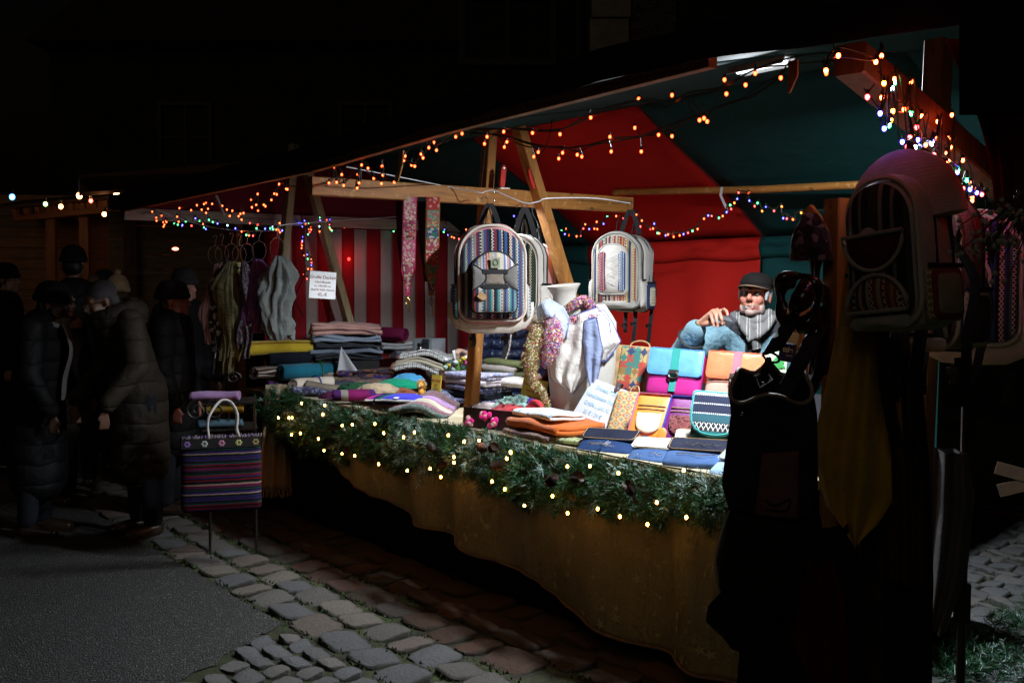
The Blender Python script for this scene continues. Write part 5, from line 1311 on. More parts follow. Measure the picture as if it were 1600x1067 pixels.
# ================================================================== MANNEQUIN WITH SCARVES
mp = at_v(905, 640, .44); kz = mp.y/F
mq = thing('mannequin', 'white tailor bust with flat neck plate wearing shawls on the counter', 'mannequin', FM(V3((mp.x, mp.y, 0)), rz=-.2))
PLW = plain('mannequin_cream', (.60,.57,.50), .35, .05)
def mz(py): return CAMZ-(py-449)*kz
def mx(px): return (px-905)*kz
zt = mz(448)
def bust(s, t):
    a = 2*PI*s; z = TH+.03+(zt-.09-TH-.03)*t; hgt = (z-TH)/(zt-TH)
    rx_ = .132+.055*math.sin(min(1, hgt*1.15)*PI*.62+.1)-.11*max(0, hgt-.76)/.24*1.0; ry_ = .085+.03*math.sin(hgt*PI)-.035*max(0, hgt-.76)/.24
    return V3((rx_*math.cos(a)+.01, ry_*math.sin(a), z))
b = MB().grid(bust, 28, 20)
make('torso', b, PLW, mq)
make('neck', MB().lathe([(.080,-.16),(.062,-.10),(.062,-.05),(.076,-.02),(.090,0),(.090,.002)], 28, Matrix.Rotation(-.08, 3, 'Y') @ Matrix.Rotation(.12, 3, 'X') @ Matrix.Diagonal((1.0,.8,1)), (mx(881), -.03, mz(446))), PLW, mq)
def waffle(name, col):
    t = NT(name); co = t.coord(); x, y, z = t.xyz(co)
    h = t.m('ADD', t.m('SINE', t.m('MULTIPLY', z, 480)), t.m('MULTIPLY', t.m('SINE', t.m('MULTIPLY', x, 500)), .7))
    c = t.ramp(t.noise(8, co), [(.3, tuple(k*.85 for k in col)), (.7, col)])
    t.bump(t.m('ADD', t.m('MULTIPLY', t.noise(160, co), 2), t.m('MULTIPLY', t.noise(16, co, detail=4), 14)), .35, .004); return t.fin(c, .95, sheen=.2, spec=.15)
WAF = waffle('white_waffle', (.78,.74,.68)); WAFB = waffle('pale_blue_waffle', (.30,.36,.55)); BLB = cloth('blue_border', (.10,.12,.34))
def shawl(label, outline_fn, mt, border=None, nu=26, nv=26, solid=.005):
    o = make('shawl', MB().grid(outline_fn, nu, nv), mt, None, mq.matrix_world.copy(), ang=70, solid=solid); tag(o, label, 'shawl', 'shawls on the mannequin'); 
    if border:
        pts = [outline_fn(i/30, 0) for i in range(31)]+[outline_fn(1, i/30) for i in range(1, 31)]+[outline_fn(1-i/30, 1) for i in range(1, 31)]+[outline_fn(0, 1-i/30) for i in range(1, 30)]
        make('border', MB().tube(pts, .004, 5, closed=True), border, o)
    return o
def inter(pl, t):
    t = min(max(t, 0), 1)*(len(pl)-1); i = min(int(t), len(pl)-2); f = t-i; return V3(pl[i])*(1-f)+V3(pl[i+1])*f
def poly_shawl(left, right, y0, amp, fr, ph=0, curve=.05):
    """left/right: picture points down the two sides; folds run down it"""
    Lp_ = [V3((mx(x), 0, mz(y))) for x, y in left]; Rp = [V3((mx(x), 0, mz(y))) for x, y in right]
    def f(s, t):
        a, b_ = inter(Lp_, t), inter(Rp, t); p = a*(1-s)+b_*s; wd = (b_-a).length
        yy = y0-curve*math.sin(PI*s)*min(1, wd/.15) + amp*math.sin(s*fr*2*PI+ph+t*2.2)*min(1, t*2+.2) + .012*noise.noise(V3((p.x*12, p.z*12, ph)))
        return V3((p.x, yy, p.z))
    return f
shawl('white waffle shawl with blue edge wrapped over the mannequin and falling to a point', poly_shawl([(890,498),(873,530),(862,560),(868,590),(900,611)], [(940,480),(958,500),(962,535),(930,575),(902,612)], -.125, .014, 3, 0, .05), WAF, BLB)
shawl('white waffle shawl end hanging off the right shoulder of the mannequin', poly_shawl([(925,487),(928,510),(930,535),(940,560)], [(948,484),(962,505),(974,531),(952,562)], -.09, .010, 2, 1, .04), WAF, BLB)
shawl('pale blue waffle shawl tail hanging down the front of the mannequin', poly_shawl([(924,500),(922,530),(926,570),(936,606)], [(942,494),(951,540),(946,575),(938,608)], -.185, .008, 1.5, 2, .015), WAFB, BLB)
shawl('pale blue shawl loop folded over the left shoulder of the mannequin', poly_shawl([(848,480),(850,500),(878,500),(888,525)], [(868,466),(892,480),(902,500),(896,528)], -.17, .014, 1.2, .5, .05), waffle('ice_blue_waffle', (.50,.55,.68)))
def confetti(name, cols, sc=220):
    t = NT(name); co = t.coord(); x, y, z = t.xyz(t.vor(sc, co))
    c = t.ramp(x, [(i/len(cols), q) for i, q in enumerate(cols)], 'CONSTANT')
    c = t.mix(t.ramp(t.vor(sc, co, 'Distance'), [(.55, 0), (.85, .6)]), c, (.06,.03,.03))
    t.bump(t.vor(sc, co, 'Distance'), 1, .006); return t.fin(c, .5, spec=.7)
CONF = confetti('gold_confetti_yarn', [(.60,.46,.10),(.45,.34,.06),(.85,.75,.42),(.55,.18,.06),(.25,.36,.06),(.9,.85,.65),(.65,.2,.28)], 130)
CONP = confetti('pink_confetti_yarn', [(.80,.14,.34),(.9,.8,.7),(.45,.06,.30),(.80,.58,.12),(.2,.25,.6),(.85,.3,.42)], 130)
def fuzz(name, label, pathpx, rads, y0, mt, seed=0, nf=2200):
    rnd = random.Random(seed); pts = bez([V3((mx(x), y, mz(py))) for (x, py), y in zip(pathpx, y0)], 6); n = len(pts)
    rr = [inter([V3((r_, 0, 0)) for r_ in rads], i/(n-1)).x for i in range(n)]
    core = MB(); ring = 12
    vs = []
    for i, p in enumerate(pts):
        for k in range(ring):
            a = 2*PI*k/ring; d = (pts[min(i+1, n-1)]-pts[max(i-1, 0)]).normalized(); x_ = d.cross(V3((0,1,0))).normalized(); y_ = x_.cross(d)
            r2 = rr[i]*(1+.25*noise.noise(V3((a*1.4, i*.5, seed))))
            vs.append(p+(x_*math.cos(a)+y_*math.sin(a)*.55)*r2)
    core.add(vs, [(i*ring+k, i*ring+(k+1)%ring, (i+1)*ring+(k+1)%ring, (i+1)*ring+k) for i in range(n-1) for k in range(ring)]+[tuple(range(ring)), tuple(range((n-1)*ring, n*ring))[::-1]])
    o = make(name, core, mt, None, mq.matrix_world.copy(), ang=180); tag(o, label, 'scarf', 'glittering confetti scarf on the mannequin')
    fz = MB()
    for q in range(nf):
        i = rnd.randrange(n); p = pts[i]; d = V3((rnd.gauss(0,1), rnd.gauss(0,.6), rnd.gauss(0,1))).normalized(); c = p+d*rr[i]*V3((1,.6,1)).length/1.5*rnd.uniform(.75, 1.0)
        e = V3((rnd.gauss(0,1), rnd.gauss(0,1), rnd.gauss(0,1))).normalized()*rnd.uniform(.007,.017); s_ = e.cross(V3((rnd.random(), rnd.random(), rnd.random()))).normalized()*.0018
        fz.add([c-s_, c+s_, c+e+s_, c+e-s_], [(0,1,2,3)])
    f = make('yarn_tufts', fz, mt, o, smooth=False); f['kind'] = 'stuff'
    return o
fuzz('confetti_scarf', 'gold confetti yarn scarf tail hanging at the left of the mannequin', [(858,505),(848,540),(843,565),(846,590),(862,610),(868,632)], [.05,.055,.045,.025,.015,.012], [-.20,-.22,-.22,-.22,-.21,-.20], CONF, 1)
fuzz('confetti_scarf', 'pink confetti yarn scarf tail on the mannequin beside the gold one', [(872,498),(878,520),(872,545),(866,565)], [.035,.055,.045,.02], [-.21,-.23,-.23,-.22], CONP, 2, 1500)
fuzz('confetti_scarf', 'pink and gold confetti scarf wound round the mannequin neck', [(893,482),(905,474),(918,468),(930,478),(936,490),(918,498),(900,498)], [.016,.022,.024,.026,.024,.022,.018], [-.12,-.12,-.10,-.11,-.14,-.16,-.16], CONP, 3, 1800)
make('kraft_label', MB().box((mx(863),-.245,mz(533)), (.028,.002,.05)), plain('kraft_tag', (.42,.25,.12)), mq, smooth=False)

# ================================================================== HANDBAGS ON THE RISER
def m_circles():
    t = NT('circle_print'); co = t.coord(); x, y, z = t.xyz(co); S = 14.0
    px_, pz_ = t.m('MULTIPLY', t.m('ADD', x, z), S), t.m('MULTIPLY', t.m('SUBTRACT', x, z), S)
    fx, fz = t.m('FRACT', t.m('ADD', px_, 50)), t.m('FRACT', t.m('ADD', pz_, 50))
    cnt = None
    for cx in (0, 1):
        for cz in (0, 1):
            dd = t.m('SQRT', t.m('ADD', t.m('POWER', t.m('SUBTRACT', fx, cx), 2), t.m('POWER', t.m('SUBTRACT', fz, cz), 2)))
            k_ = t.m('LESS_THAN', dd, .707); cnt = k_ if cnt is None else t.m('ADD', cnt, k_)
    pal = [(.40,.25,.09), (.05,.20,.17), (.46,.06,.04), (.04,.05,.12), (.46,.30,.12), (.27,.16,.05)]
    nr = t.white(t.comb(t.m('ROUND', px_), 0.0, t.m('ROUND', pz_)))
    pe = t.white(t.comb(t.m('ROUND', t.m('MULTIPLY', x, 2*S)), 3.0, t.m('ROUND', t.m('MULTIPLY', z, 2*S))))
    c1 = t.ramp(nr, [(i/6, c) for i, c in enumerate(pal)], 'CONSTANT'); c2 = t.ramp(pe, [(i/6, c) for i, c in enumerate([(.46,.33,.14),(.46,.06,.04),(.46,.33,.14),(.05,.20,.17),(.30,.18,.06),(.46,.06,.04)])], 'CONSTANT')
    c = t.mix(t.m('GREATER_THAN', cnt, 1.5), c1, c2); return t.fin(c, .6)
def m_tiles():
    t = NT('tile_print'); co = t.coord(); x, y, z = t.xyz(co); S = 30.0
    u_ = t.m('MULTIPLY', t.m('ADD', x, z), S*.707); v_ = t.m('MULTIPLY', t.m('SUBTRACT', x, z), S*.707)
    fu, fv = t.m('SUBTRACT', t.m('FRACT', t.m('ADD', u_, 50)), .5), t.m('SUBTRACT', t.m('FRACT', t.m('ADD', v_, 50)), .5)
    r_ = t.m('SQRT', t.m('ADD', t.m('POWER', fu, 2), t.m('POWER', fv, 2))); an = t.m('ARCTAN2', fu, fv)
    pet = t.m('MULTIPLY', t.m('SINE', t.m('MULTIPLY', an, 12)), t.m('LESS_THAN', r_, .36))
    chk = t.m('MODULO', t.m('ADD', t.m('FLOOR', t.m('ADD', u_, 50)), t.m('FLOOR', t.m('ADD', v_, 50))), 2.0)
    c = t.mix(chk, (.50,.36,.14), (.45,.30,.10)); c = t.mix(t.m('LESS_THAN', r_, .38), t.mix(chk, (.42,.10,.05), (.52,.38,.12)), t.mix(chk, (.45,.38,.2), (.42,.36,.2)))
    c = t.mix(t.m('MULTIPLY', t.m('GREATER_THAN', pet, .1), .8), c, (.10,.10,.09)); c = t.mix(t.m('LESS_THAN', r_, .10), c, (.08,.08,.08))
    return t.fin(c, .6)
CORK = plain('cork', (.42,.27,.13), .7, .3, 26, bump=.3, bscale=120); SKYL = plain('sky_blue_leather', (.13,.36,.70), .30, .12, 16, bump=.35, spec=.6); MAGC = plain('magenta_suede', (.50,.015,.22), .8, .1); TEAL = plain('teal_leather', (.03,.30,.26), .4, .1)
CORAL = plain('coral_leather', (.74,.20,.09), .25, .12, 20, bump=.35, spec=.6); PINKL = plain('rose_leather', (.72,.13,.17), .4); SALM = plain('salmon_suede', (.72,.34,.26), .7, .1); OLDM = plain('old_silver', (.10,.09,.085), .35, .3, 60, metal=.9)
def bag_at(px, py, v, rz=0, rx=-.55, ry=0): return FM(at_v(px, py, v), rz-.12, rx, ry+.05)
def size(px, py, v): return at_v(px, py, v).y/F
# cork rucksack with circle print
kk = size(985, 610, .72)
cb_ = thing('cork_bag', 'tall cork bag with printed coloured circles standing beside the mannequin', 'bag', bag_at(985, 616, .66, rz=-.25, rx=-.28))
make('body', MB().pad(arch(.26, .25, .012, .012), .07, .006, .015), CORK, cb_, ang=50)
make('print_panel', MB().pad(arch(.145, .235, .006, .006, .015, .006), .006, .002, .004, Matrix.Translation((0,-.074,0))), m_circles(), cb_, ang=50)
make('handle', MB().tube(bez([V3((-.03,-.035,.245)), V3((-.015,-.035,.272)), V3((.03,-.035,.283)), V3((.07,-.035,.272)), V3((.085,-.035,.245))], 5), .004, 6), CORK, cb_)
def satchel(label, mw, w_, h, bodym, flapm, strapm):
    t = thing('satchel', label, 'satchel', mw, 'leather satchels in the back row')
    make('body', MB().pad(arch(w_, h, .012, .016), .05, .006, .014), bodym, t, ang=50)
    fl_ = make('flap', MB().pad(arch(w_*1.02, h*.60, .01, .022, 0, h*.42), .012, .004, .006, Matrix.Translation((0,-.054,0))), flapm, t, ang=50)
    make('flap_top', MB().box((0,-.026,h+.004), (w_*1.0,.054,.008)), flapm, fl_, smooth=False)
    make('flap_edge', MB().tube([V3((x, -.067, z)) for x, z in scale_outline(arch(w_*1.02, h*.60, .01, .022, 0, h*.42), .98)], .002, 5, closed=True), CREAMC if False else flapm, fl_)
    make('centre_strap', MB().box((.0,-.072,h*.72), (w_*.14,.005,h*.60)).box((.0,-.062,h*.24), (w_*.12,.006,h*.34)), strapm, t, smooth=False)
    bk = MB().tube([V3((.024*math.cos(a), -.076, h*.42+.018*math.sin(a))) for a in [2*PI*q/12 for q in range(12)]], .006, 6, closed=True); bk.box((0,-.076,h*.42+.016), (.05,.01,.02)); 
    make('buckle', bk, OLDM, t)
    return t
satchel('magenta satchel with sky blue flap and teal strap in the back row', bag_at(1052, 622, .66, rz=-.12, rx=-.38), .275, .235, MAGC, SKYL, TEAL)
satchel('salmon satchel with glossy coral flap right of the blue one', bag_at(1148, 630, .62, rz=-.1, rx=-.38), .28, .225, SALM, CORAL, PINKL)
# second row
tl = thing('cork_purse', 'flat cork purse with rosette tile print below the circle bag', 'purse', bag_at(968, 679, .26, rz=-.05, rx=-.62))
make('body', MB().pad(arch(.125, .235, .008, .008, 0, 0, lean=.10), .02, .004, .008), m_tiles(), tl, ang=50)
make('handle', MB().tube(bez([V3((.02,-.01,.235)), V3((.03,-.01,.262)), V3((.055,-.01,.266)), V3((.065,-.01,.235))], 4), .003, 6), CORK, tl)
PINKT = plain('pink_trim', (.62,.16,.26), .5); ORL = plain('orange_leather', (.82,.24,.03), .4, .08, bump=.12); CRL = plain('cream_leather', (.76,.58,.42), .45, .12, 9); BLT = plain('royal_blue_trim', (.05,.07,.45), .5); PLL = plain('purple_leather', (.16,.015,.14), .4); PAISB = pat_mat('oxblood_paisley', (.20,.05,.05), [(.06,.02,.02), (.24,.07,.07)], 110)
def pouch(label, mw, w_, h, body, trim, flapm, lean=.12):
    t = thing('pouch', label, 'pouch', mw, 'upright leather pouches in the middle row')
    make('body', MB().pad(arch(w_, h, .012, .012, 0, 0, lean=lean), .03, .004, .01), body, t, ang=50)
    o = scale_outline(arch(w_, h, .012, .012, 0, 0, lean=lean), .96)
    make('trim', MB().tube([V3((x, -.033, z)) for x, z in o], .009, 6, closed=True, flat=.5), trim, t)
    make('zip', MB().box((lean*h*.72,-.036,h*.72), (w_*.78,.004,.004)).box((lean*h*.62,-.036,h*.64), (w_*.78,.003,.003)), plain('bronze', (.2,.13,.07), .4, metal=1), t, smooth=False)
    fp_ = [(-w_*.36+lean*h*.55, h*.55), (w_*.34+lean*h*.55, h*.55)]; half = [(w_*.35*math.cos(a)+lean*h*.36, h*.36-h*.26*abs(math.sin(a))**.8) for a in [PI+PI*k/12 for k in range(13)]]
    poly = half+fp_[::-1]
    make('flap', MB().pad(poly, .010, .004, .005, Matrix.Translation((0,-.034,0))), flapm, t, ang=50)
    return t
pouch('orange pouch with pink trim and cream flap in the middle row', bag_at(1006, 690, .24, rz=-.02, rx=-.60), .165, .24, ORL, PINKT, CRL)
pouch('purple pouch with royal blue trim and dark red paisley flap', bag_at(1058, 694, .26, rz=-.02, rx=-.60), .16, .23, PLL, BLT, PAISB)
tg_ = make('leather_tag', MB().pad([(-.022,0),(.018,0),(.024,.05),(.012,.066),(-.006,.066),(-.018,.05)], .006, .002, .003), ORL, None, bag_at(1032, 690, .17, rx=-.5)); tag(tg_, 'small orange leather tag hanging between the two pouches', 'tag')
# navy woven round pouch
kl = thing('kilim_pouch', 'round bottomed navy and teal woven pouch with white zigzag band', 'pouch', bag_at(1114, 690, .26, rz=-.02, rx=-.52))
o = arch(.205, .20, .012, .085)
make('body', MB().pad(arch(.20, .225, .02, .02), .03, .004, .01), plain('dark_green_cloth', (.012,.05,.045), .9), kl, ang=50)
t = NT('kilim_weave'); co = t.coord(); x, y, z = t.xyz(co)
q = t.m('DIVIDE', z, .20); c = t.ramp(q, [(0,(.03,.25,.25)),(.13,(.02,.02,.03)),(.34,(.02,.10,.13)),(.55,(.010,.016,.05))], 'CONSTANT')
zz = t.m('ABSOLUTE', t.m('SUBTRACT', t.m('FRACT', t.m('MULTIPLY', x, 48)), .5)); zv = t.m('FRACT', t.m('MULTIPLY', z, 26))
dm = t.m('LESS_THAN', t.m('ABSOLUTE', t.m('SUBTRACT', t.m('ABSOLUTE', t.m('SUBTRACT', t.m('FRACT', t.m('MULTIPLY', z, 28)), .5)), zz)), .10)
msk = t.ramp(q, [(0,0),(.15,1),(.33,0)], 'CONSTANT'); c = t.mix(t.m('MULTIPLY', dm, msk), c, (.75,.75,.7))
dots = t.m('MULTIPLY', t.m('LESS_THAN', t.m('FRACT', t.m('MULTIPLY', x, 110)), .6), t.ramp(q, [(0,0),(.53,1),(.56,0),(.76,1),(.79,0),(.97,1)], 'CONSTANT'))
c = t.mix(dots, c, (.78,.78,.74)); KIL = t.fin(c, .95, sheen=.2)
fl_ = make('flap', MB().pad(o, .014, .004, .006, Matrix.Translation((0,-.034,.012))), KIL, kl, ang=50)
make('flap_trim', MB().tube([V3((x, -.042, z+.012)) for x, z in o], .007, 6, closed=True), cloth('turquoise_trim', (.06,.34,.33)), fl_)
# denim pouches at the front
DEN = cloth('denim', (.018,.042,.12), .3, weave=1200, fold=.3); DENL = cloth('pale_denim', (.055,.11,.25), .3, weave=1200, fold=.3); CREAMF = cloth('cream_canvas_flap', (.68,.66,.55), .06); PATL = cloth('light_patch_denim', (.26,.38,.55), .15); DNAV = cloth('navy_canvas', (.015,.018,.035), .2); WHP = plain('white_print', (.75,.77,.8), .7, .05)
def denim(label, px, py, v, w_, h, body, flapm, rz, marks, fl_rz=0, dz=0):
    w_ *= 1.22
    t = thing('denim_pouch', label, 'pouch', FM(at_v(px, py, v)+V3((0,0,dz)), rz*.8-.0, -1.22), 'denim pouches along the front edge')
    make('body', MB().pad(arch(w_, h, .02, .02), .028, .006, .012, wob=.007, seed=px), body, t, ang=60)
    f_ = make('flap', MB().pad(arch(w_*1.02, h*.55, .012, .03, 0, h*.48), .007, .003, .004, Matrix.Translation((0,-.034,0)), wob=.005), flapm, t, ang=60)
    make('seam', MB().tube([V3((x, -.042, z)) for x, z in scale_outline(arch(w_*1.02, h*.55, .012, .03, 0, h*.48), .94)], .0015, 4, closed=True), plain('gold_thread', (.45,.28,.12), .7), f_)
    for pts in marks: make('applique', MB().tube([V3((x*w_, -.052 if z > .46 else -.040, z*h)) for x, z in pts], .0028, 4, flat=.35), WHP if body is not CREAMF else plain('violet_print', (.12,.06,.30)), t)
    make('strap', MB().ribbon(bez([V3((w_*.45,-.02,h*.9)), V3((w_*.62,-.03,h*.85)), V3((w_*.66,-.02,h*.5)), V3((w_*.58,-.02,h*.2))], 4), .018, (1,0,.5)), body, t)
    return t
zig = [[(-.3,.2),(-.2,.3),(-.12,.2),(-.02,.32),(.06,.2),(.16,.30),(.24,.2),(.33,.27)]]
bird = [[(-.3,.25),(-.12,.30),(-.02,.22),(.1,.34),(.04,.2),(.2,.16)], [(-.22,.2),(-.05,.24),(.08,.15)], [(-.1,.34),(0,.26),(.05,.4)]]
gull = [[(-.1,.22),(-.02,.18),(.02,.26),(.05,.17),(.14,.2)], [(-.35,.12),(-.3,.06)], [(-.3,.16),(-.26,.06)], [(-.24,.12),(-.2,.05)]]
script = [[(-.1+.05*k+.02*math.sin(k*2), .14+.07*math.sin(k*1.9)) for k in range(12)]]
denim('denim pouch with white bird applique and cream tipped flap at the front edge', 940, 713, .0, .215, .19, DEN, DNAV, -.42, bird)
denim('denim pouch with cream flap and small white gull at the front edge', 1020, 728, .0, .20, .18, DENL, CREAMF, -.36, gull)
denim('black and denim pouch with white zigzag line', 1085, 738, .02, .23, .19, DENL, DNAV, -.3, [[(x, z+.42) for x, z in zig[0]], [(-.32,.30),(-.1,.34),(.05,.25),(.28,.34)]], dz=.012)
denim('cream canvas pouch with violet handwriting behind the zigzag one', 1098, 713, .22, .20, .17, CREAMF, CREAMF, -.05, [[(x, z+.5) for x, z in script[0]]])
denim('pale blue patchwork pouch at the right end of the front row', 1140, 752, -.02, .17, .2, PATL, PATL, -.6, [])
og = make('ornament_patch', MB().tube([V3((.02*math.cos(a)*(1+.0*a), -.064, .14+.012*math.sin(a))) for a in [k*.5 for k in range(13)]], .003, 4), WHP, bpy.data.objects['denim_pouch.004'])
make('red_patch', MB().box((0,-.046,.14), (.10,.004,.07)), plain('red_cotton', (.65,.05,.04), .8), bpy.data.objects['denim_pouch.004'], smooth=False)
# little cards and paper notices at the right
cd = sign('blank white price card leaning before the blue satchel', at_v(1082, 636, .50), .10, .045, PAPER, [], rz=-.1, rx=-.3)
gs = sign('pale green leaflet with tree and group of people behind the denim bag', at_v(1206, 640, .55), .125, .27, plain('pale_green_paper', (.55,.72,.50), .6, .03), [('FAIR MIT', .018, .145, 0, plain('grey_print', (.12,.11,.10)))], rz=-.05, rx=-.12)
make('tree_print', MB().prism([(-.01,.17),(.012,.17),(.012,.185),(.045,.19),(.03,.205),(.036,.212),(.018,.228),(.0,.245),(-.018,.228),(-.036,.212),(-.03,.205),(-.045,.19),(-.01,.185)], -.0035, -.0022, Matrix.Translation((.012,0,0))), plain('green_print', (.05,.32,.08)), gs, smooth=False)
make('people_print', MB().box((-.04,-.003,.155), (.012,.001,.03)).box((-.018,-.003,.155), (.010,.001,.028)).box((.008,-.003,.155), (.012,.001,.03)).box((.034,-.003,.155), (.010,.001,.028)), plain('red_print', (.55,.09,.05)), gs, smooth=False)
for k in range(7): make('text_line', MB().box((0,-.0025,.12-.014*k), (.09-.012*(k % 3),.001,.0035)), GT, gs, smooth=False)
# ================================================================== PEOPLE
def blob(name, mb, mt, parent=None, mw=None, vox=.012, smooth=3, disp=0):
    o = make(name, mb, mt, parent, mw, smooth=True, ang=180)
    r_ = o.modifiers.new('fuse', 'REMESH'); r_.mode = 'VOXEL'; r_.voxel_size = vox; r_.use_smooth_shade = True
    if smooth: s_ = o.modifiers.new('soft', 'SMOOTH'); s_.factor = .5; s_.iterations = smooth
    if disp:
        tx = bpy.data.textures.new('creases', 'CLOUDS'); tx.noise_scale = .09; tx.noise_depth = 3
        d = o.modifiers.new('creases', 'DISPLACE'); d.texture = tx; d.strength = disp; d.mid_level = .5; d.texture_coords = 'LOCAL'
    return o
def skin(name, col, beard=None, hx=(0,0,0)):
    t = NT(name); co = t.coord(); x, y, z = t.xyz(co)
    c = t.ramp(t.noise(30, co, detail=4), [(.3, tuple(k*.8 for k in col)), (.7, col)])
    # ruddier nose and cheeks
    dx = t.m('SUBTRACT', z, hx[2]-.02); rd = t.m('MULTIPLY', t.m('LESS_THAN', t.m('ABSOLUTE', dx), .03), t.noise(14, co))
    c = t.mix(t.m('MULTIPLY', rd, .55), c, (.50,.12,.09))
    if beard:
        zz = t.m('SUBTRACT', z, hx[2]-.052); yy = t.m('SUBTRACT', y, hx[1]+.0)
        m_ = t.m('MULTIPLY', t.m('MULTIPLY', t.m('LESS_THAN', t.m('ADD', zz, t.m('MULTIPLY', t.noise(60, co), .02)), .008), t.m('GREATER_THAN', z, hx[2]-.15)), t.ramp(t.noise(500, co), [(.3, .35), (.6, .95)]))
        m_ = t.m('MULTIPLY', m_, t.m('MULTIPLY', .8, t.m('LESS_THAN', t.m('ABSOLUTE', t.m('SUBTRACT', x, hx[0])), .10)))
        lip = t.m('MULTIPLY', t.m('LESS_THAN', t.m('ABSOLUTE', t.m('SUBTRACT', x, hx[0])), .024), t.m('LESS_THAN', t.m('ABSOLUTE', t.m('SUBTRACT', z, hx[2]-.070)), .009))
        m_ = t.m('MULTIPLY', m_, t.m('SUBTRACT', 1.0, lip))
        c = t.mix(m_, c, beard)
        c = t.mix(t.m('MULTIPLY', lip, t.m('LESS_THAN', yy, -.05)), c, (.42,.14,.12))
    t.bump(t.m('ADD', t.noise(300, co), t.m('MULTIPLY', t.noise(50, co), 2)), .3, .002)
    t.b.inputs['Subsurface Weight'].default_value = .08; t.b.inputs['Subsurface Radius'].default_value = (.01,.004,.002)
    return t.fin(c, .5)
def head_shapes(mb, M, neck=True, s=1.0):
    def P(p): return M @ (V3(p)*s)
    R3 = M.to_3x3()
    def E(c, r_): mb.ell(P(c), tuple(k*s for k in r_), R3, 16, 12)
    def Cp(a, b, ra, rb): mb.cap(P(a), P(b), ra*s, rb*s, 10)
    E((0,.015,.035), (.075,.093,.082)); E((0,-.026,-.042), (.059,.062,.070)); E((0,-.068,-.098), (.028,.022,.020)); E((0,-.03,-.085), (.046,.045,.032))
    for sx in (-1, 1):
        E((sx*.036,-.058,-.032), (.025,.022,.026)); E((sx*.077,.014,-.012), (.009,.018,.031)); E((sx*.0105,-.098,-.034), (.0085,.010,.008))
        Cp((sx*.012,-.082,.018), (sx*.045,-.070,.020), .011, .010); E((sx*.050,-.03,-.075), (.016,.03,.03))
    Cp((0,-.082,.006), (0,-.107,-.028), .0085, .0125)
    Cp((-.02,-.084,-.063), (0,-.090,-.061), .006, .007); Cp((.02,-.084,-.063), (0,-.090,-.061), .006, .007)
    Cp((-.018,-.084,-.077), (.018,-.084,-.077), .0065, .0065)
    if neck: Cp((0,.02,-.05), (0,.035,-.17), .052, .058)
def eyes(par, M, s=1.0):
    for sx in (-1, 1):
        e = make('eye', MB().ell((0,0,0), (.0125*s,.0125*s,.0125*s), None, 12, 10), plain('eye_white', (.17,.15,.14), .2, .02), par, M @ Matrix.Translation((sx*.030*s,-.074*s,-.002*s)))  # eye white toned down to stand for the shade over the eyes
        make('iris', MB().ell((0,-.0085*s,0), (.0065*s,.0046*s,.0065*s), None, 10, 8), plain('iris', (.03,.05,.07), .15, .02), e)
        make('brow', MB().cap((sx*.014*s,-.094*s,.024*s), (sx*.044*s,-.082*s,.026*s), .0045*s, .004*s, 6), plain('grey_brow', (.16,.14,.12), .9), par, M)
# ---- vendor at the right: 5.75 m from the visitor
vx = at_d(1180, 449, 5.75); VEN = FM(V3((vx.x, vx.y, 0)))
Hm = Matrix.Translation((.0, -.03, 1.562)) @ Euler((-.10, .05, -.28), 'XYZ').to_matrix().to_4x4()
mb = MB(); head_shapes(mb, Hm)
mb.cap((0,.03,1.38), (0,.06,1.0), .075, .11); mb.cap((-.12,.03,1.38), (.12,.03,1.38), .05, .05)
for sx in (-1, 1): mb.cap((sx*.09,.05,1.0), (sx*.10,.05,.5), .07, .05); mb.cap((sx*.10,.05,.5), (sx*.11,.06,.08), .05, .04); mb.cap((sx*.11,.06,.06), (sx*.12,-.08,.04), .04, .03)
# raised arm on the left side of the picture, hand pointing
sh, el, wr = V3((-.20,.02,1.37)), V3((-.375,-.10,1.225)), V3((-.285,-.26,1.405))
mb.cap(sh, el, .045, .04); mb.cap(el, wr, .038, .026)
kn = [V3((-.222,-.300,1.468)), V3((-.205,-.318,1.482)), V3((-.185,-.325,1.486)), V3((-.165,-.318,1.482))]
for k_ in kn: mb.cap(wr+(k_-kn[1])*.45+V3((.004,-.004,.006)), k_, .017, .0115, 10)
tips = [[(-.212,-.345,1.452),(-.205,-.362,1.425),(-.200,-.362,1.408)], [(-.192,-.362,1.462),(-.184,-.380,1.430),(-.180,-.378,1.406)], [(-.170,-.366,1.470),(-.160,-.384,1.440),(-.158,-.380,1.420)], [(-.150,-.352,1.490),(-.138,-.376,1.482),(-.132,-.388,1.464)]]
for k_, tp in zip(kn, tips):
    pp = [k_]+[V3(q) for q in tp]
    for a, b_, ra, rb in zip(pp, pp[1:], (.0105,.0095,.0085), (.0095,.0085,.0078)): mb.cap(a, b_, ra, rb, 10)
tb_ = [wr+V3((.03,-.02,.008)), V3((-.205,-.320,1.418)), V3((-.170,-.335,1.412)), V3((-.146,-.345,1.420))]
for a, b_, ra, rb in zip(tb_, tb_[1:], (.016,.012,.0105), (.012,.0105,.009)): mb.cap(a, b_, ra, rb, 10)
mb.cap((.20,.02,1.37), (.25,.03,1.10), .045, .038); mb.cap((.25,.03,1.10), (.20,-.14,.96), .036, .028); mb.ell((.19,-.18,.95), (.04,.05,.02))
SKV = skin('weathered_skin', (.46,.20,.125), beard=(.36,.33,.31), hx=(0,-.03,1.562))
ven = blob('person', mb, SKV, None, VEN, vox=.0042, smooth=2)
tag(ven, 'elderly vendor in black cap, striped grey scarf and pale blue jacket raising his hand', 'person')
eyes(ven, Hm)
make('mouth', MB().ell((0,-.086,-.070), (.017,.006,.0032), None, 12, 6), plain('dark_mouth', (.04,.01,.01), .6), ven, Hm)
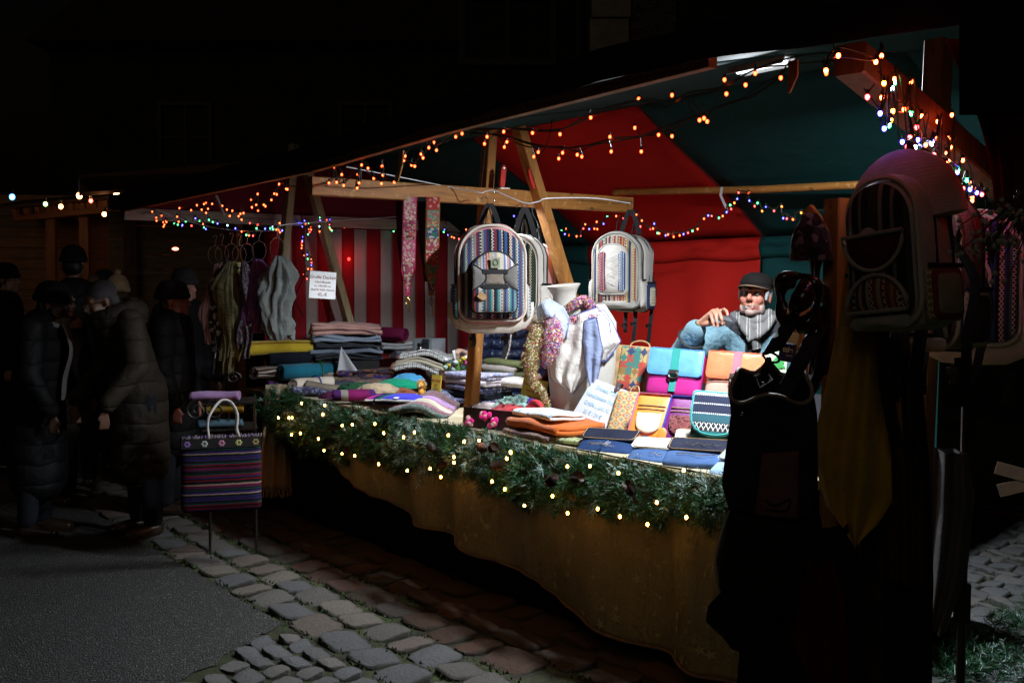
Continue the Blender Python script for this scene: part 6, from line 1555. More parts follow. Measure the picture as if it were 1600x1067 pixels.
# fingernails
for q, t_ in enumerate(tips):
    c_ = V3(t_[2]); make('fingernail', MB().ell(c_+V3((.0,-.0055,-.001)), (.0045,.003,.006), None, 8, 6), plain('nail', (.55,.30,.24), .4), ven)
hair = MB()
for sx in (-1, 1): hair.ell((sx*.066,.025,.010), (.018,.050,.045), None, 14, 10, lambda p: 1+.06*noise.noise(p*9)); hair.cap((sx*.070,-.030,.012), (sx*.070,-.036,-.025), .012, .007)
hair.ell((0,.075,.0), (.07,.035,.06), None, 14, 10)
make('hair', hair, plain('grey_hair', (.30,.30,.31), .6, .35, 160, bump=.8, bscale=600), ven, Hm)
def cap_hat(par, M, mt, brimmt, s=1.0):
    c = MB()
    prof = []
    def f(a_, t_):
        a = 2*PI*a_; r_ = math.sin(t_*PI/2)**.72; z = .042+.072*math.cos(t_*PI/2)**.8
        return V3((.0845*r_*math.cos(a), .016+.103*r_*math.sin(a), z+.004*math.cos(a*6)*(1-t_)*t_))*s
    c.grid(f, 32, 12, flip=True); make('cap', c, mt, par, M, solid=.004)
    b = MB()
    def g(a_, t_):
        a = PI+PI*a_; r_ = 1; k = math.sin(PI*a_)
        return V3((.083*(1+.10*t_*k)*math.cos(a), -.0+.016-(.100+.066*t_*k**.6)*abs(math.sin(a))**.9, .046-.012*t_*k-.016*abs(math.cos(a))**2*t_))*s
    b.grid(g, 26, 8); br = make('brim', b, mt, par, M, solid=.005)
    make('brim_piping', MB().tube([g(i/26, 1)+V3((0,0,-.001)) for i in range(27)], .0028*s, 5), brimmt, par, M)
    make('button', MB().ell((0,.016*s,.115*s), (.007*s,.007*s,.004*s)), mt, par, M)
CAPM = cloth('black_brown_cap', (.008,.0065,.006), .2); cap_hat(ven, Hm, CAPM, plain('tan_piping', (.22,.13,.07), .7))
# jacket
t = NT('jacket_blue_black'); co = t.coord(); x, y, z = t.xyz(co); ax = t.m('ABSOLUTE', x)
yoke = t.m('GREATER_THAN', t.m('SUBTRACT', z, t.m('MULTIPLY', ax, .75)), 1.285); hood = t.m('GREATER_THAN', t.m('SUBTRACT', z, t.m('MULTIPLY', ax, .35)), 1.375)
plk = t.m('LESS_THAN', t.m('ABSOLUTE', t.m('ADD', x, .012)), .036)
under = t.m('MULTIPLY', t.m('GREATER_THAN', ax, .21), t.m('MULTIPLY', t.m('LESS_THAN', z, 1.20), t.m('GREATER_THAN', y, -.07)))
base_ = t.ramp(t.noise(7, co, detail=4), [(.3, (.13,.235,.29)), (.7, (.19,.32,.38))])
c = t.mix(t.m('MINIMUM', t.m('ADD', t.m('ADD', yoke, plk), under), 1.0), base_, (.022,.023,.028)); c = t.mix(hood, c, (.13,.13,.14))
t.bump(t.m('ADD', t.m('MULTIPLY', t.noise(9, co, detail=4, dist=1.5), 6), t.noise(90, co)), .6, .008); JK = t.fin(c, .7, spec=.3)
j = MB(); j.cap((0,.03,1.33), (0,.06,.95), .150, .17, 20); j.ell((0,.02,1.36), (.225,.115,.085)); j.cap((-.16,.03,1.36), (.16,.03,1.36), .088, .088)
j.cap((0,.05,.98), (0,.05,.82), .19, .19, 20)
dirf = (wr-el).normalized()
j.cap(sh, el+V3((-.005,.01,-.005)), .092, .080, 16); j.cap(el+V3((-.005,.01,-.005)), wr-dirf*.045, .078, .056, 16)
j.cap((.19,.03,1.35), (.27,.03,1.10), .092, .075, 16); j.cap((.27,.03,1.10), (.22,-.12,.98), .072, .055, 16)
blob('jacket', j, JK, ven, None, vox=.009, smooth=3, disp=.018)
q = wr-dirf*.045
make('cuff', MB().cap(q-dirf*.015, q+dirf*.012, .058, .054, 16), cloth('jacket_cuff', (.15,.26,.31)), ven)
make('cuff_strap', MB().tube([q-dirf*.05+(dirf.orthogonal()*math.cos(a)+dirf.cross(dirf.orthogonal())*math.sin(a))*.061 for a in [2*PI*k/16 for k in range(16)]], .012, 6, closed=True, flat=.3), WEB, ven)
make('sleeve', MB().cap(q, wr-dirf*.012, .040, .036, 16), cloth('dark_green_jumper', (.02,.06,.02)), ven)
make('collar', MB().tube([V3((.098*math.cos(a)*1.1, .03+.085*math.sin(a), 1.425+.018*math.sin(a)+.01*math.cos(2*a))) for a in [2*PI*k/20 for k in range(20)]], .032, 8, closed=True, flat=1.2), cloth('grey_hood', (.13,.13,.14)), ven)
SCF = stripes('grey_striped_scarf', 'X', .055, [(0,(.17,.165,.16)),(.35,(.40,.39,.37)),(.45,(.15,.145,.14)),(.62,(.36,.35,.33)),(.7,(.17,.165,.16))], wob=.01)
sc_ = MB()
def sc_loop(z0, rx_, ry_, r_, tl):
    sc_.tube([V3((rx_*math.cos(a), .0+ry_*math.sin(a)-.01, z0+tl*math.cos(a+.4)-.035*max(0, -math.sin(a)))) for a in [2*PI*k/24 for k in range(24)]], [r_*(1+.18*math.sin(k*1.7)) for k in range(24)], 10, closed=True, flat=1.3)
sc_loop(1.448, .072, .080, .024, .012); sc_loop(1.425, .082, .092, .026, -.012)
sc_.tube(bez([V3((-.075,-.06,1.44)), V3((-.045,-.115,1.39)), V3((.0,-.135,1.335)), V3((.012,-.13,1.285))], 6), [.028]*6+[.034]*7+[.028]*6, 10, flat=.6)
sc_.tube(bez([V3((.085,-.05,1.445)), V3((.055,-.11,1.40)), V3((.005,-.145,1.355)), V3((-.035,-.14,1.335))], 6), [.03]*6+[.034]*7+[.024]*6, 10, flat=.6)
make('scarf', sc_, SCF, ven, ang=180)
make('trousers', MB().cap((-.09,.05,.95), (-.10,.05,.12), .10, .07).cap((.09,.05,.95), (.10,.05,.12), .10, .07), cloth('dark_trousers', (.02,.022,.03)), ven)
make('shoe', MB().ell((-.11,.0,.045), (.05,.13,.05)), plain('black_leather', (.012,.011,.01), .35), ven); make('shoe', MB().ell((.11,.0,.045), (.05,.13,.05)), plain('black_leather', (.012,.011,.01), .35), ven)

# ---- second vendor in a navy quilted jacket, mostly hidden by the backpacks; hand with paper
w2 = at_v(795, 560, 1.35); V2 = FM(V3((w2.x, w2.y, 0)), rz=.25); k2 = w2.y/F
def X2(px): return (px-795)*k2
def Z2(py): return CAMZ-(py-449)*k2
Hm2 = Matrix.Translation((.03, -.02, 1.56)) @ Euler((.25, 0, .2), 'XYZ').to_matrix().to_4x4()
mb = MB(); head_shapes(mb, Hm2); mb.cap((.03,.03,1.38), (0,.05,.95), .075, .11); mb.cap((-.12,.03,1.36), (.15,.03,1.36), .05, .05)
el2 = V3((-.24,-.05,1.08)); wr2 = V3((X2(716), -.24, Z2(549)))
mb.cap((-.17,.03,1.35), el2, .045, .04); mb.cap(el2, wr2, .038, .026)
hc = wr2+(wr2-el2).normalized()*.045; dh = V3((-.95,-.25,.12)).normalized()
for k_ in range(4):
    off = V3((.0,-.012*(1.5-k_)*.4,.017*(1.5-k_)))
    b0 = wr2+off*.5; b1 = wr2+dh*.060+off; mb.cap(b0, b1, .016, .0105, 8)
    e1 = b1+V3((-.022,-.020,-.006)); e2 = e1+V3((.002,-.010,-.022)); e3 = e2+V3((.014,.004,-.010)); 
    for a, b_ in ((b1,e1),(e1,e2),(e2,e3)): mb.cap(a, b_, .0098, .009, 8)
mb.cap(wr2+V3((-.015,-.02,.012)), wr2+dh*.05+V3((0,-.034,.018)), .013, .011, 8); mb.cap(wr2+dh*.05+V3((0,-.034,.018)), wr2+dh*.078+V3((0,-.040,.0)), .0105, .009, 8)
mb.cap((.18,.03,1.35), (.25,.02,1.08), .045, .038); mb.cap((.25,.02,1.08), (.16,-.2,.98), .036, .028); mb.ell((.14,-.23,.97), (.045,.04,.02))
for sx in (-1, 1): mb.cap((sx*.09,.05,1.0), (sx*.10,.05,.1), .07, .04)
p_ = blob('person', mb, skin('fair_skin', (.58,.36,.27), None, (.03,-.02,1.56)), None, V2, vox=.0055, smooth=1)
tag(p_, 'seller in navy quilted jacket hidden behind the hanging backpacks, holding a slip of paper', 'person')
eyes(p_, Hm2)
j = MB(); j.cap((.02,.04,1.33), (0,.05,.85), .16, .19, 20); j.cap((-.15,.03,1.35), (.17,.03,1.35), .09, .09)
j.cap((-.17,.03,1.34), el2, .09, .08); j.cap(el2, wr2-(wr2-el2).normalized()*.03, .075, .055); j.cap((.18,.03,1.34), (.27,.02,1.08), .09, .078); j.cap((.27,.02,1.08), (.17,-.17,.98), .072, .055)
t = NT('navy_quilt'); co = t.coord(); x, y, z = t.xyz(co)
w_ = t.m('ABSOLUTE', t.m('SINE', t.m('MULTIPLY', t.m('ADD', z, t.m('MULTIPLY', t.noise(4, co), .06)), 42)))
t.bump(t.m('ADD', t.m('MULTIPLY', t.m('POWER', w_, .5), 6), t.m('MULTIPLY', t.noise(16, co, detail=3, dist=1), 4)), .8, .006); QN = t.fin((.010,.017,.045), .38, spec=.5)
blob('jacket', j, QN, p_, None, vox=.011, smooth=2, disp=.02)
make('hair', MB().ell((0,.02,.045), (.086,.105,.088)), plain('brown_hair', (.07,.04,.02), .6), p_, Hm2)
make('lanyard', MB().ribbon(bez([V3((X2(788),-.19,Z2(520))), V3((X2(783),-.215,Z2(545))), V3((X2(772),-.225,Z2(570)))], 5), .010, (1,0,0)), stripes('woven_braid', 'Z', .03, [(0,(.5,.45,.4)),(.5,(.3,.08,.06)),(.7,(.5,.45,.4))]), p_)
pp = make('paper_slip', MB().box((0,0,0), (.022,.002,.075), Euler((0,-.35,.3)).to_matrix()), PAPER, None, V2 @ Matrix.Translation(wr2+V3((-.088,-.045,-.005))), smooth=False); tag(pp, 'folded slip of paper held in the fingers of the navy jacketed seller', 'paper')

# ---- visitors in the dark aisle at the left
def visitor(label, px, pyf, dist, height, face, coat, hair_mt, hat=None, lean=0, glasses=False, hood=None, group=None, long_=.55, scarf=None, trous=None, vox=.016, skinc=(.17,.09,.06), seated=False, stoop=0.0, bag=None, head_only=False):
    foot = at_d(px, pyf, dist); foot.z = 0; M = FM(foot, rz=face); H = height
    hz = H-.13; t_ = Matrix.Rotation(0, 4, 'Z')
    Hh = Matrix.Translation((0,-.03-stoop,hz-stoop*.35)) @ Euler((stoop*1.4, 0, 0), 'XYZ').to_matrix().to_4x4()
    mb = MB(); head_shapes(mb, Hh)
    shz = H*.815; hip = H*.52
    mb.cap((0,-stoop*.6,shz), (0,.0,hip), .09, .11)
    for sx in (-1, 1):
        e_ = V3((sx*.24,-.02-stoop*.5,shz-.30)); h_ = V3((sx*.23,-.10-stoop,shz-.54))
        mb.cap((sx*.17,-stoop*.6,shz), e_, .045, .038); mb.cap(e_, h_, .036, .026)
        for f_ in range(4): mb.cap(h_+V3((0,0,0)), h_+V3((sx*(-.006),-.03+.018*f_,-.085)), .014, .009, 8); mb.cap(h_+V3((sx*(-.006),-.03+.018*f_,-.085)), h_+V3((sx*(-.018),-.03+.018*f_,-.12)), .009, .008, 8)
        mb.cap(h_, h_+V3((0,-.045,-.06)), .013, .010, 8)
        mb.cap((sx*.09,0,hip), (sx*.10,.0,.5), .075, .055); mb.cap((sx*.10,0,.5), (sx*.10,.03,.09), .052, .038); mb.cap((sx*.10,.03,.05), (sx*.11,-.12,.03), .035, .028)
    o = blob('person', mb, skin('visitor_skin_%d' % int(px), skinc), None, M, vox=vox*.6, smooth=1); tag(o, label, 'person', group)
    c = MB(); c.cap((0,-stoop*.6,shz-.03), (0,0,hip), .155, .17, 18); c.cap((-.14,-stoop*.6,shz-.01), (.14,-stoop*.6,shz-.01), .085, .085)
    c.cap((0,0,hip+.05), (0,.0,hip-(long_*.75)), .175, .185, 18)
    for sx in (-1, 1):
        e_ = V3((sx*.25,-.02-stoop*.5,shz-.30)); h_ = V3((sx*.235,-.09-stoop,shz-.51))
        c.cap((sx*.17,-stoop*.6,shz-.01), e_, .085, .072); c.cap(e_, h_, .070, .058)
    blob('coat', c, coat, o, None, vox=vox, smooth=3, disp=.012)
    tr = MB()
    for sx in (-1, 1): tr.cap((sx*.09,0,hip), (sx*.10,.01,.50), .09, .072, 12); tr.cap((sx*.10,.01,.50), (sx*.10,.03,.12), .070, .062, 12)
    make('trousers', tr, trous or cloth('dark_jeans', (.014,.016,.021), .3), o)
    for sx in (-1, 1):
        s_ = MB(); s_.cap((sx*.10,.04,.055), (sx*.115,-.13,.040), .055, .042, 12); s_.box((sx*.108,-.045,.012), (.09,.28,.024)); make('shoe', s_, plain('dark_boot_leather', (.035,.022,.015), .3), o)
    if hood:
        hb = MB(); hb.tube([V3((.13*math.cos(a), -.0-stoop*.8+.11*math.sin(a)+.01, shz+.03+.04*math.sin(a))) for a in [2*PI*k/16 for k in range(16)]], .055, 10, closed=True, flat=1.2); hb.ell((0,.10-stoop*.6,shz+.03), (.13,.09,.11)); blob('hood', hb, hood, o, None, vox=.014, smooth=2, disp=.02)
    hr = MB(); hr.ell((0,.026,.045), (.083,.10,.082), None, 16, 10); hr.ell((0,.065,-.015), (.075,.055,.075), None, 14, 10)
    if not hat: make('hair', hr, hair_mt, o, Hh)
    else:
        make('hair', MB().ell((0,.06,-.03), (.078,.05,.07)), hair_mt, o, Hh)
        hm, kind = hat
        b = MB(); b.grid(lambda a_, t_: V3((.092*math.sin(t_*PI/2)**.7*math.cos(2*PI*a_), .018+.112*math.sin(t_*PI/2)**.7*math.sin(2*PI*a_), .020+(.12 if kind == 'beanie' else .135)*math.cos(t_*PI/2)**.8)), 24, 10, flip=True)
        hh = make('hat', b, hm, o, Hh, solid=.010)
        make('hat_rim', MB().tube([V3((.092*math.cos(a), .018+.112*math.sin(a), .030)) for a in [2*PI*k/20 for k in range(20)]], .014, 8, closed=True, flat=1.6), hm, hh)
        if kind == 'pompom': make('pompom', MB().ell((0,.02,.175), (.03,.03,.03), None, 10, 8, lambda p: 1+.2*noise.noise(p*5)), hm, hh)
    if glasses:
        gl_ = MB()
        for sx in (-1, 1): gl_.tube([V3((sx*.032+.021*math.cos(a), -.102, .0+.017*math.sin(a))) for a in [2*PI*k/14 for k in range(14)]], .002, 5, closed=True); gl_.tube([V3((sx*.053,-.10,.005)), V3((sx*.078,-.05,.006)), V3((sx*.082,.01,.0))], .002, 5)
        gl_.tube([V3((-.011,-.104,.004)), V3((.011,-.104,.004))], .002, 5); make('glasses', gl_, CHROME, o, Hh)
    if scarf:
        s2 = MB(); s2.tube([V3((.085*math.cos(a), -stoop-.01+.085*math.sin(a), hz-.155+.015*math.cos(a))) for a in [2*PI*k/18 for k in range(18)]], .036, 8, closed=True)
        s2.ribbon(bez([V3((-.05,-.11-stoop,hz-.16)), V3((-.06,-.20-stoop*.6,hz-.32)), V3((-.05,-.21,hz-.50)), V3((-.055,-.20,hz-.64))], 5), .10, (1,.2,0), .014); make('scarf', s2, scarf, o)
    return o
PUFF_O = None
def puffer(name, col, rough=.45):
    t = NT(name); co = t.coord(); x, y, z = t.xyz(co)
    w_ = t.m('ABSOLUTE', t.m('SINE', t.m('MULTIPLY', t.m('ADD', z, t.m('MULTIPLY', t.noise(3, co), .08)), 24)))
    t.bump(t.m('ADD', t.m('MULTIPLY', t.m('POWER', w_, .4), 2.6), t.m('MULTIPLY', t.noise(8, co, detail=2, dist=.6), 3)), .7, .008)
    return t.fin(t.ramp(t.noise(5, co), [(.3, tuple(k*.8 for k in col)), (.7, col)]), .75, spec=.25)
DARKC = puffer('black_puffer', (.006,.007,.008)); OLIVEP = puffer('olive_puffer', (.026,.021,.013)); GREYC = cloth('anthracite_wool_coat', (.012,.013,.015)); BRNC = puffer('brown_puffer', (.025,.016,.01))
HG = plain('dark_grey_hair', (.045,.045,.05)); HB = plain('black_hair', (.012,.010,.009), .5); HD = plain('dark_blond_hair', (.12,.08,.04), .6)
visitor('woman in black hat, glasses and grey scarf at the far left', 62, 838, 6.95, 1.66, 1.15, DARKC, HB, hat=(cloth('black_hat_wool', (.012,.012,.013)), 'beanie'), glasses=True, long_=.62, scarf=cloth('grey_knit_scarf', (.26,.24,.25)), stoop=.10)
visitor('grey haired man in an olive hooded puffer coat and glasses looking down to the left', 222, 838, 6.95, 1.72, -1.15, OLIVEP, HG, glasses=True, hood=OLIVEP, long_=.55, stoop=.22, scarf=None)
visitor('young woman in dark coat seen in profile facing the scarves', 272, 812, 7.6, 1.64, 1.25, DARKC, HB, hat=(cloth('black_knit', (.015,.013,.014)), 'beanie'), long_=.4, skinc=(.45,.18,.12))
visitor('young man in dark beanie behind the woman in profile', 292, 790, 8.4, 1.74, .45, GREYC, HD, hat=(cloth('charcoal_knit', (.03,.028,.03)), 'beanie'), long_=.25, skinc=(.50,.27,.20))
visitor('tall man in a broad black hat with his back turned before the far hut', 122, 800, 8.6, 1.92, 2.9, DARKC, HB, hat=(cloth('black_felt', (.012,.011,.011)), 'beanie'), long_=.4)
visitor('visitor in cream knitted hat standing before the far hut', 190, 760, 9.4, 1.68, 3.3, BRNC, HD, hat=(cloth('cream_knit', (.42,.30,.16)), 'pompom'), long_=.3)
visitor('short haired blond visitor in dark jacket between the black hat and the cream hat', 156, 760, 9.7, 1.72, 2.9, DARKC, HD, long_=.25)
visitor('visitor in dark beanie close to the far hut counter', 168, 745, 10.6, 1.76, 3.0, GREYC, HB, hat=(cloth('navy_knit', (.015,.018,.03)), 'beanie'), long_=.3)
visitor('visitor with brown hood behind the woman in glasses at the far left', 98, 800, 8.0, 1.62, .9, BRNC, HB, hood=cloth('tan_hood', (.30,.20,.10)), long_=.3, skinc=(.5,.3,.2))
visitor('man in dark cap at the left edge of the picture facing the hut', 14, 780, 9.4, 1.80, 1.2, GREYC, HB, hat=(cloth('dark_cap', (.02,.018,.016)), 'beanie'), long_=.3, skinc=(.5,.25,.18))

# ================================================================== SCARVES HANGING AT THE FAR LEFT
def hang_scarf(label, px0, py0, px1, py1, v, wpx, mt, seed, twist=.6, tail=True, knot=.25):
    a, b = at_v(px0, py0, v), at_v(px1, py1, v); k = a.y/F; w_ = wpx*k
    t = thing('hanging_scarf', label, 'scarf', FM(a), 'scarves on wire hangers at the far left')
    Lz = a.z-b.z; dx = local(t, b).x; rnd = random.Random(seed)
    def f(s, tt):
        an = 2*PI*s; prof = .30+.75*min(1, tt*4)**.8*(1-.30*max(0, (tt-.55)/.45)); z = -Lz*tt
        q = math.sin(an*11+tt*3*twist+seed+2*noise.noise(V3((seed, tt*4, 0))))*.07+math.sin(an*3-tt*7+seed*2)*.12+.42*noise.noise(V3((math.cos(an)*3.2, math.sin(an)*3.2+seed, tt*4)))-.16*abs(noise.noise(V3((math.cos(an)*7, math.sin(an)*7+seed, tt*6))))
        r_ = w_/2*prof*(1+q+.16*noise.noise(V3((math.cos(an)*1.5, tt*5, seed)))+.10*abs(noise.noise(V3((an*3, tt*16, seed)))))
        return V3((dx*tt+r_*math.cos(an)+.02*math.sin(tt*6+seed), r_*.5*math.sin(an), z-.02*math.sin(an*3+seed)*(tt > .97)))
    make('cloth', MB().grid(f, 110, 60), mt, t, ang=60)
    if tail:
        make('tail', MB().grid(lambda s, tt: V3((dx*.9+(s-.5)*w_*.5+.01*math.sin(tt*5), -.02-.02*math.sin(s*9+seed), -Lz*(.75+.40*tt))), 10, 12), mt, t, solid=.003)
    # wire hanger ring and hook
    make('hanger', MB().tube([V3((.045*math.cos(q), 0, .055+.062*math.sin(q))) for q in [2*PI*j/18 for j in range(18)]], .0022, 5, closed=True).tube(bez([V3((0,0,.115)), V3((.004,0,.15)), V3((.014,0,.175)), V3((.002,0,.19)), V3((-.012,0,.178))], 4), .0022, 5), CHROME, t)
OLP = pat_mat('olive_check_gauze', (.10,.10,.04), [(.16,.15,.07), (.06,.06,.03)], 40, (.20,.18,.10)); POLK = pat_mat('lime_black_spots', (.40,.44,.16), [(.42,.45,.18), (.40,.44,.16), (.02,.02,.02)], 44)
FLW = pat_mat('black_white_floral', (.03,.03,.035), [(.04,.04,.04), (.35,.38,.38), (.03,.03,.03)], 40); PNKE = cloth('dusty_pink_gauze', (.22,.12,.12))
hang_scarf('dusty pink thin scarf at the outer left of the hanging scarves', 336, 412, 326, 532, -.48, 20, PNKE, 1, tail=False)
hang_scarf('black and white floral scarf at the left of the hanging scarves', 347, 410, 342, 560, -.44, 30, FLW, 2)
hang_scarf('olive gauze scarf knotted on its hanger, third from the left', 362, 408, 358, 560, -.40, 34, OLP, 3)
hang_scarf('lime scarf with black spots peeping out behind the olive scarf', 374, 410, 376, 500, -.34, 22, POLK, 4, tail=False)
hang_scarf('grey violet patterned scarf between the olive and the purple scarf', 386, 408, 386, 540, -.33, 22, pat_mat('grey_violet_print', (.10,.08,.11), [(.2,.17,.2), (.05,.04,.06)], 90), 5)
hang_scarf('plain purple scarf on its own wire ring', 405, 405, 402, 505, -.36, 34, cloth('plum_cotton', (.17,.07,.21), .15), 6)
hang_scarf('silver grey crinkled scarf at the right end of the hanging row', 433, 400, 436, 528, -.30, 46, cloth('silver_grey_gauze', (.14,.16,.155), .3), 7, tail=False)
# ---- rag bag on a scrolled iron stand at the end of the counter
IRON = plain('dark_iron', (.04,.038,.035), .45, .3, 50, metal=.6)
sc0 = at_d(345, 869, 6.45); sc0.z = 0
rk = thing('iron_stand', 'scrolled iron plant stand holding rolled cloths at the far left corner', 'stand', FM(sc0)); kq = sc0.y/F
def SX(px): return (px-345)*kq
def SZ(py): return CAMZ-(py-449)*kq
for (x, y_) in ((329, 0), (329, .30), (400, 0), (400, .30)):
    make('leg', MB().tube([V3((SX(x), y_, 0)), V3((SX(x), y_, SZ(690))), V3((SX(x), y_, SZ(640)))], .008, 8), IRON, rk)
for (x, sg) in ((312, 1), (340, 1)):
    pts = [V3((SX(x)+sg*(.012+.05*(1-k/22))*math.cos(k*.42+1.6), -.02, SZ(640)+(.012+.05*(1-k/22))*math.sin(k*.42+1.6))) for k in range(22)]
    make('scroll', MB().tube(pts, .005, 6), IRON, rk)
pts = [V3((SX(368)+.045*(1-k/26)*math.cos(k*.42), .05, SZ(592)+.04*(1-k/26)*math.sin(k*.42))) for k in range(24)]
make('scroll', MB().tube(pts, .005, 6), IRON, rk)
for x in (329, 345, 360, 375, 398): make('bar', MB().tube([V3((SX(x), -.01, SZ(672))), V3((SX(x), -.01, SZ(628)))], .004, 6), IRON, rk)
make('tray', MB().box((SX(362), .15, SZ(672)), (.32,.34,.012)), IRON, rk, smooth=False); make('tray', MB().box((SX(362), .15, SZ(631)), (.32,.34,.010)), IRON, rk, smooth=False)
for (x, py, mt, lab, ln_) in ((340, 628, LPUR, 'rolled lilac cloth on the top tray of the iron stand', .28), (352, 648, cloth('ochre_dark', (.25,.17,.02)), 'ochre rolled cloth in the middle of the iron stand', .24), (345, 672, cloth('blue_grey_roll', (.06,.12,.16)), 'blue grey rolled cloth on the lower tray of the iron stand', .26)):
    roll('rolled_cloth', lab, 'cloth', rk.matrix_world @ V3((SX(x), .02, SZ(py))), ln_, .036, 2.6, mt, seed=int(x), th=.006)
rb = at_d(346, 795, 6.25); kb = rb.y/F
bagt = thing('rag_bag', 'woven rag shoulder bag with coloured stripes and flower band, hung at the left corner', 'bag', FM(rb, rz=.05))
RAG = stripes('rag_weave', 'Z', .23, rstops([(.008,.008,.010),(.08,.015,.06),(.010,.010,.014),(.01,.06,.06),(.008,.008,.01),(.30,.22,.18),(.012,.01,.014),(.03,.02,.12),(.008,.008,.008),(.16,.006,.02),(.012,.012,.012)], 30, random.Random(8), .4), wob=.006)
W2, H2 = 122*kb, 118*kb
make('body', MB().pad(arch(W2, H2, .015, .035), .10, .012, .03, wob=.012), RAG, bagt, ang=60)
fb = make('flower_band', MB().box((0,-.113,H2-.035), (W2*.98,.004,.055)), plain('black_band', (.012,.012,.013), .8), bagt, smooth=False)
for i in range(5):
    mbf = MB(); cx = (-.42+.21*i)*W2
    for q in range(6): mbf.ell((cx+.012*math.cos(q*PI/3), -.117, H2-.035+.012*math.sin(q*PI/3)), (.008,.003,.008), None, 6, 4)
    make('flower', mbf, [cloth('fl_violet', (.2,.12,.35)), cloth('fl_grey', (.35,.38,.36)), cloth('fl_pink', (.42,.18,.28)), cloth('fl_lime', (.4,.42,.18)), cloth('fl_amber', (.3,.25,.1))][i], bagt)
fr = MB(); rr = random.Random(2)
for i in range(70):
    x = rr.uniform(-.5,.5)*W2; fr.tube([V3((x,-.10-.02*rr.random(),H2-.004)), V3((x+rr.gauss(0,.006),-.11,H2+rr.uniform(.004,.018)))], .0018, 4)
make('fringe', fr, cloth('fringe_pale', (.35,.30,.28)), bagt)
for yo in (0,): 
    make('handle', MB().tube(bez([V3((SX(328)-SX(346), -.10, H2-.01)), V3((-.075, -.11, H2+.08)), V3((-.055,-.10, H2+.14)), V3((.0,-.06,H2+.20)), V3((.055,-.05,H2+.19)), V3((.09,-.06,H2+.12)), V3((.085,-.08,H2+.04)), V3((.10,-.10,H2-.01))], 5), .013, 8, flat=.6), cloth('white_handle', (.55,.53,.50)), bagt)
# beige fringed throw over the table corner
tp = at_v(432, 605, -.10)
th2 = thing('fringed_throw', 'beige fringed throw hanging over the left corner of the counter', 'throw', FM(tp)); kt = tp.y/F
def f(s, tt):
    x = (s-.5)*(34+14*math.sin(tt*PI*.4))*kt-.012*tt; return V3((x, -.02-.025*math.sin(s*16+tt*2)-.05*math.sin(tt*PI*.5)+(.10*(1-tt*12) if tt < .083 else 0), .012-160*kt*tt))
make('cloth', MB().grid(f, 30, 26), cloth('beige_wool_throw', (.42,.30,.17), .15), th2, solid=.006)
fr = MB()
for i in range(26):
    p = f(i/25, 1); fr.tube([p, p+V3((rr.gauss(0,.004),0,-.03)), p+V3((rr.gauss(0,.006),0,-.06))], .0028, 4)
make('fringe', fr, cloth('beige_wool_throw', (.42,.30,.17)), th2)
p = pos(455, 616, .03); heap('crumpled_throw', 'cream end of a throw bunched on the left counter corner', 'throw', p, .22, .12, .045, cloth('cream_throw', (.50,.38,.22)), seed=9, rough=.2)
# ================================================================== RACK AND BAGS AT THE NEAR RIGHT
RD = 2.9
rp = at_d(1311, 400, RD)
rack = thing('display_rack', 'wooden post with slanted pegs carrying scarves and bags at the near right', 'rack', FM(V3((rp.x, rp.y, 0)), rz=.75))
ztop = CAMZ+(449-312)*RD/F
make('post', MB().bar(V3((0,0,0)), V3((0,0,ztop)), .062, .062, up=(0,1,0)), TIM[2], rack, smooth=False)
def RW(px, py, d=RD): return local(rack, at_d(px, py, d))
make('peg', MB().bar(RW(1338, 372), RW(1366, 318, RD-.06), .024, .030), TIM[2], rack, smooth=False)
make('peg', MB().bar(RW(1296, 372), RW(1262, 326, RD+.04), .024, .030), TIM[2], rack, smooth=False)
make('foot', MB().box((0,0,.03), (.5,.06,.05)), TIM[2], rack, smooth=False); make('foot', MB().box((0,0,.031), (.06,.5,.049)), TIM[2], rack, smooth=False)
def px_cloth(name, label, cat, left, right, d, mt, amp=.015, fr=3, ph=0, depth=.06, group=None, solid=.004, nu=30, nv=34, both=True):
    """cloth bounded by two polylines of picture points at distance d, with vertical folds and real depth"""
    o0 = at_d(*left[0], d); M = FM(o0); Mi = M.inverted()
    Lq = [Mi @ at_d(x, y, d) for x, y in left]; Rq = [Mi @ at_d(x, y, d) for x, y in right]
    def f(s, t, back=0):
        a, b_ = inter(Lq, t), inter(Rq, t); p = a*(1-s)+b_*s
        e = math.sin(PI*s)
        y = (-depth if not back else depth*.8)*e+amp*math.sin(s*fr*2*PI+ph+t*3+back)*e**.3+.02*noise.noise(V3((p.x*9, p.z*6, ph)))
        return V3((p.x, y, p.z))
    mb = MB().grid(f, nu, nv)
    if both: mb.grid(lambda s, t: f(1-s, t, 1), nu, nv)
    o = make(name, mb, mt, None, M, ang=75, solid=0 if both else solid); return tag(o, label, cat, group)
MUSTD = cloth('dark_mustard_cotton', (.58,.34,.03), .15); DKBR = cloth('dark_brown_cotton', (.06,.035,.022), .2)
px_cloth('hanging_scarf', 'mustard brown cloth hanging from the right peg of the wooden post', 'scarf', [(1345,335),(1322,400),(1310,500),(1290,600),(1276,665),(1270,720),(1290,790),(1332,846)], [(1362,338),(1378,420),(1384,520),(1388,640),(1392,720),(1394,780),(1372,818),(1340,848)], RD-.16, MUSTD, .02, 2.2, .6, .055)
px_cloth('hanging_scarf', 'dark brown cloth hanging behind the mustard one', 'scarf', [(1366,340),(1375,460),(1380,600),(1385,760),(1390,900)], [(1380,340),(1415,480),(1428,600),(1440,760),(1446,900)], RD-.05, DKBR, .02, 2.5, 1, .05)
BATIK = pat_mat('black_batik', (.012,.010,.012), [(.014,.012,.014), (.16,.12,.13), (.012,.01,.01), (.05,.02,.02)], 60)
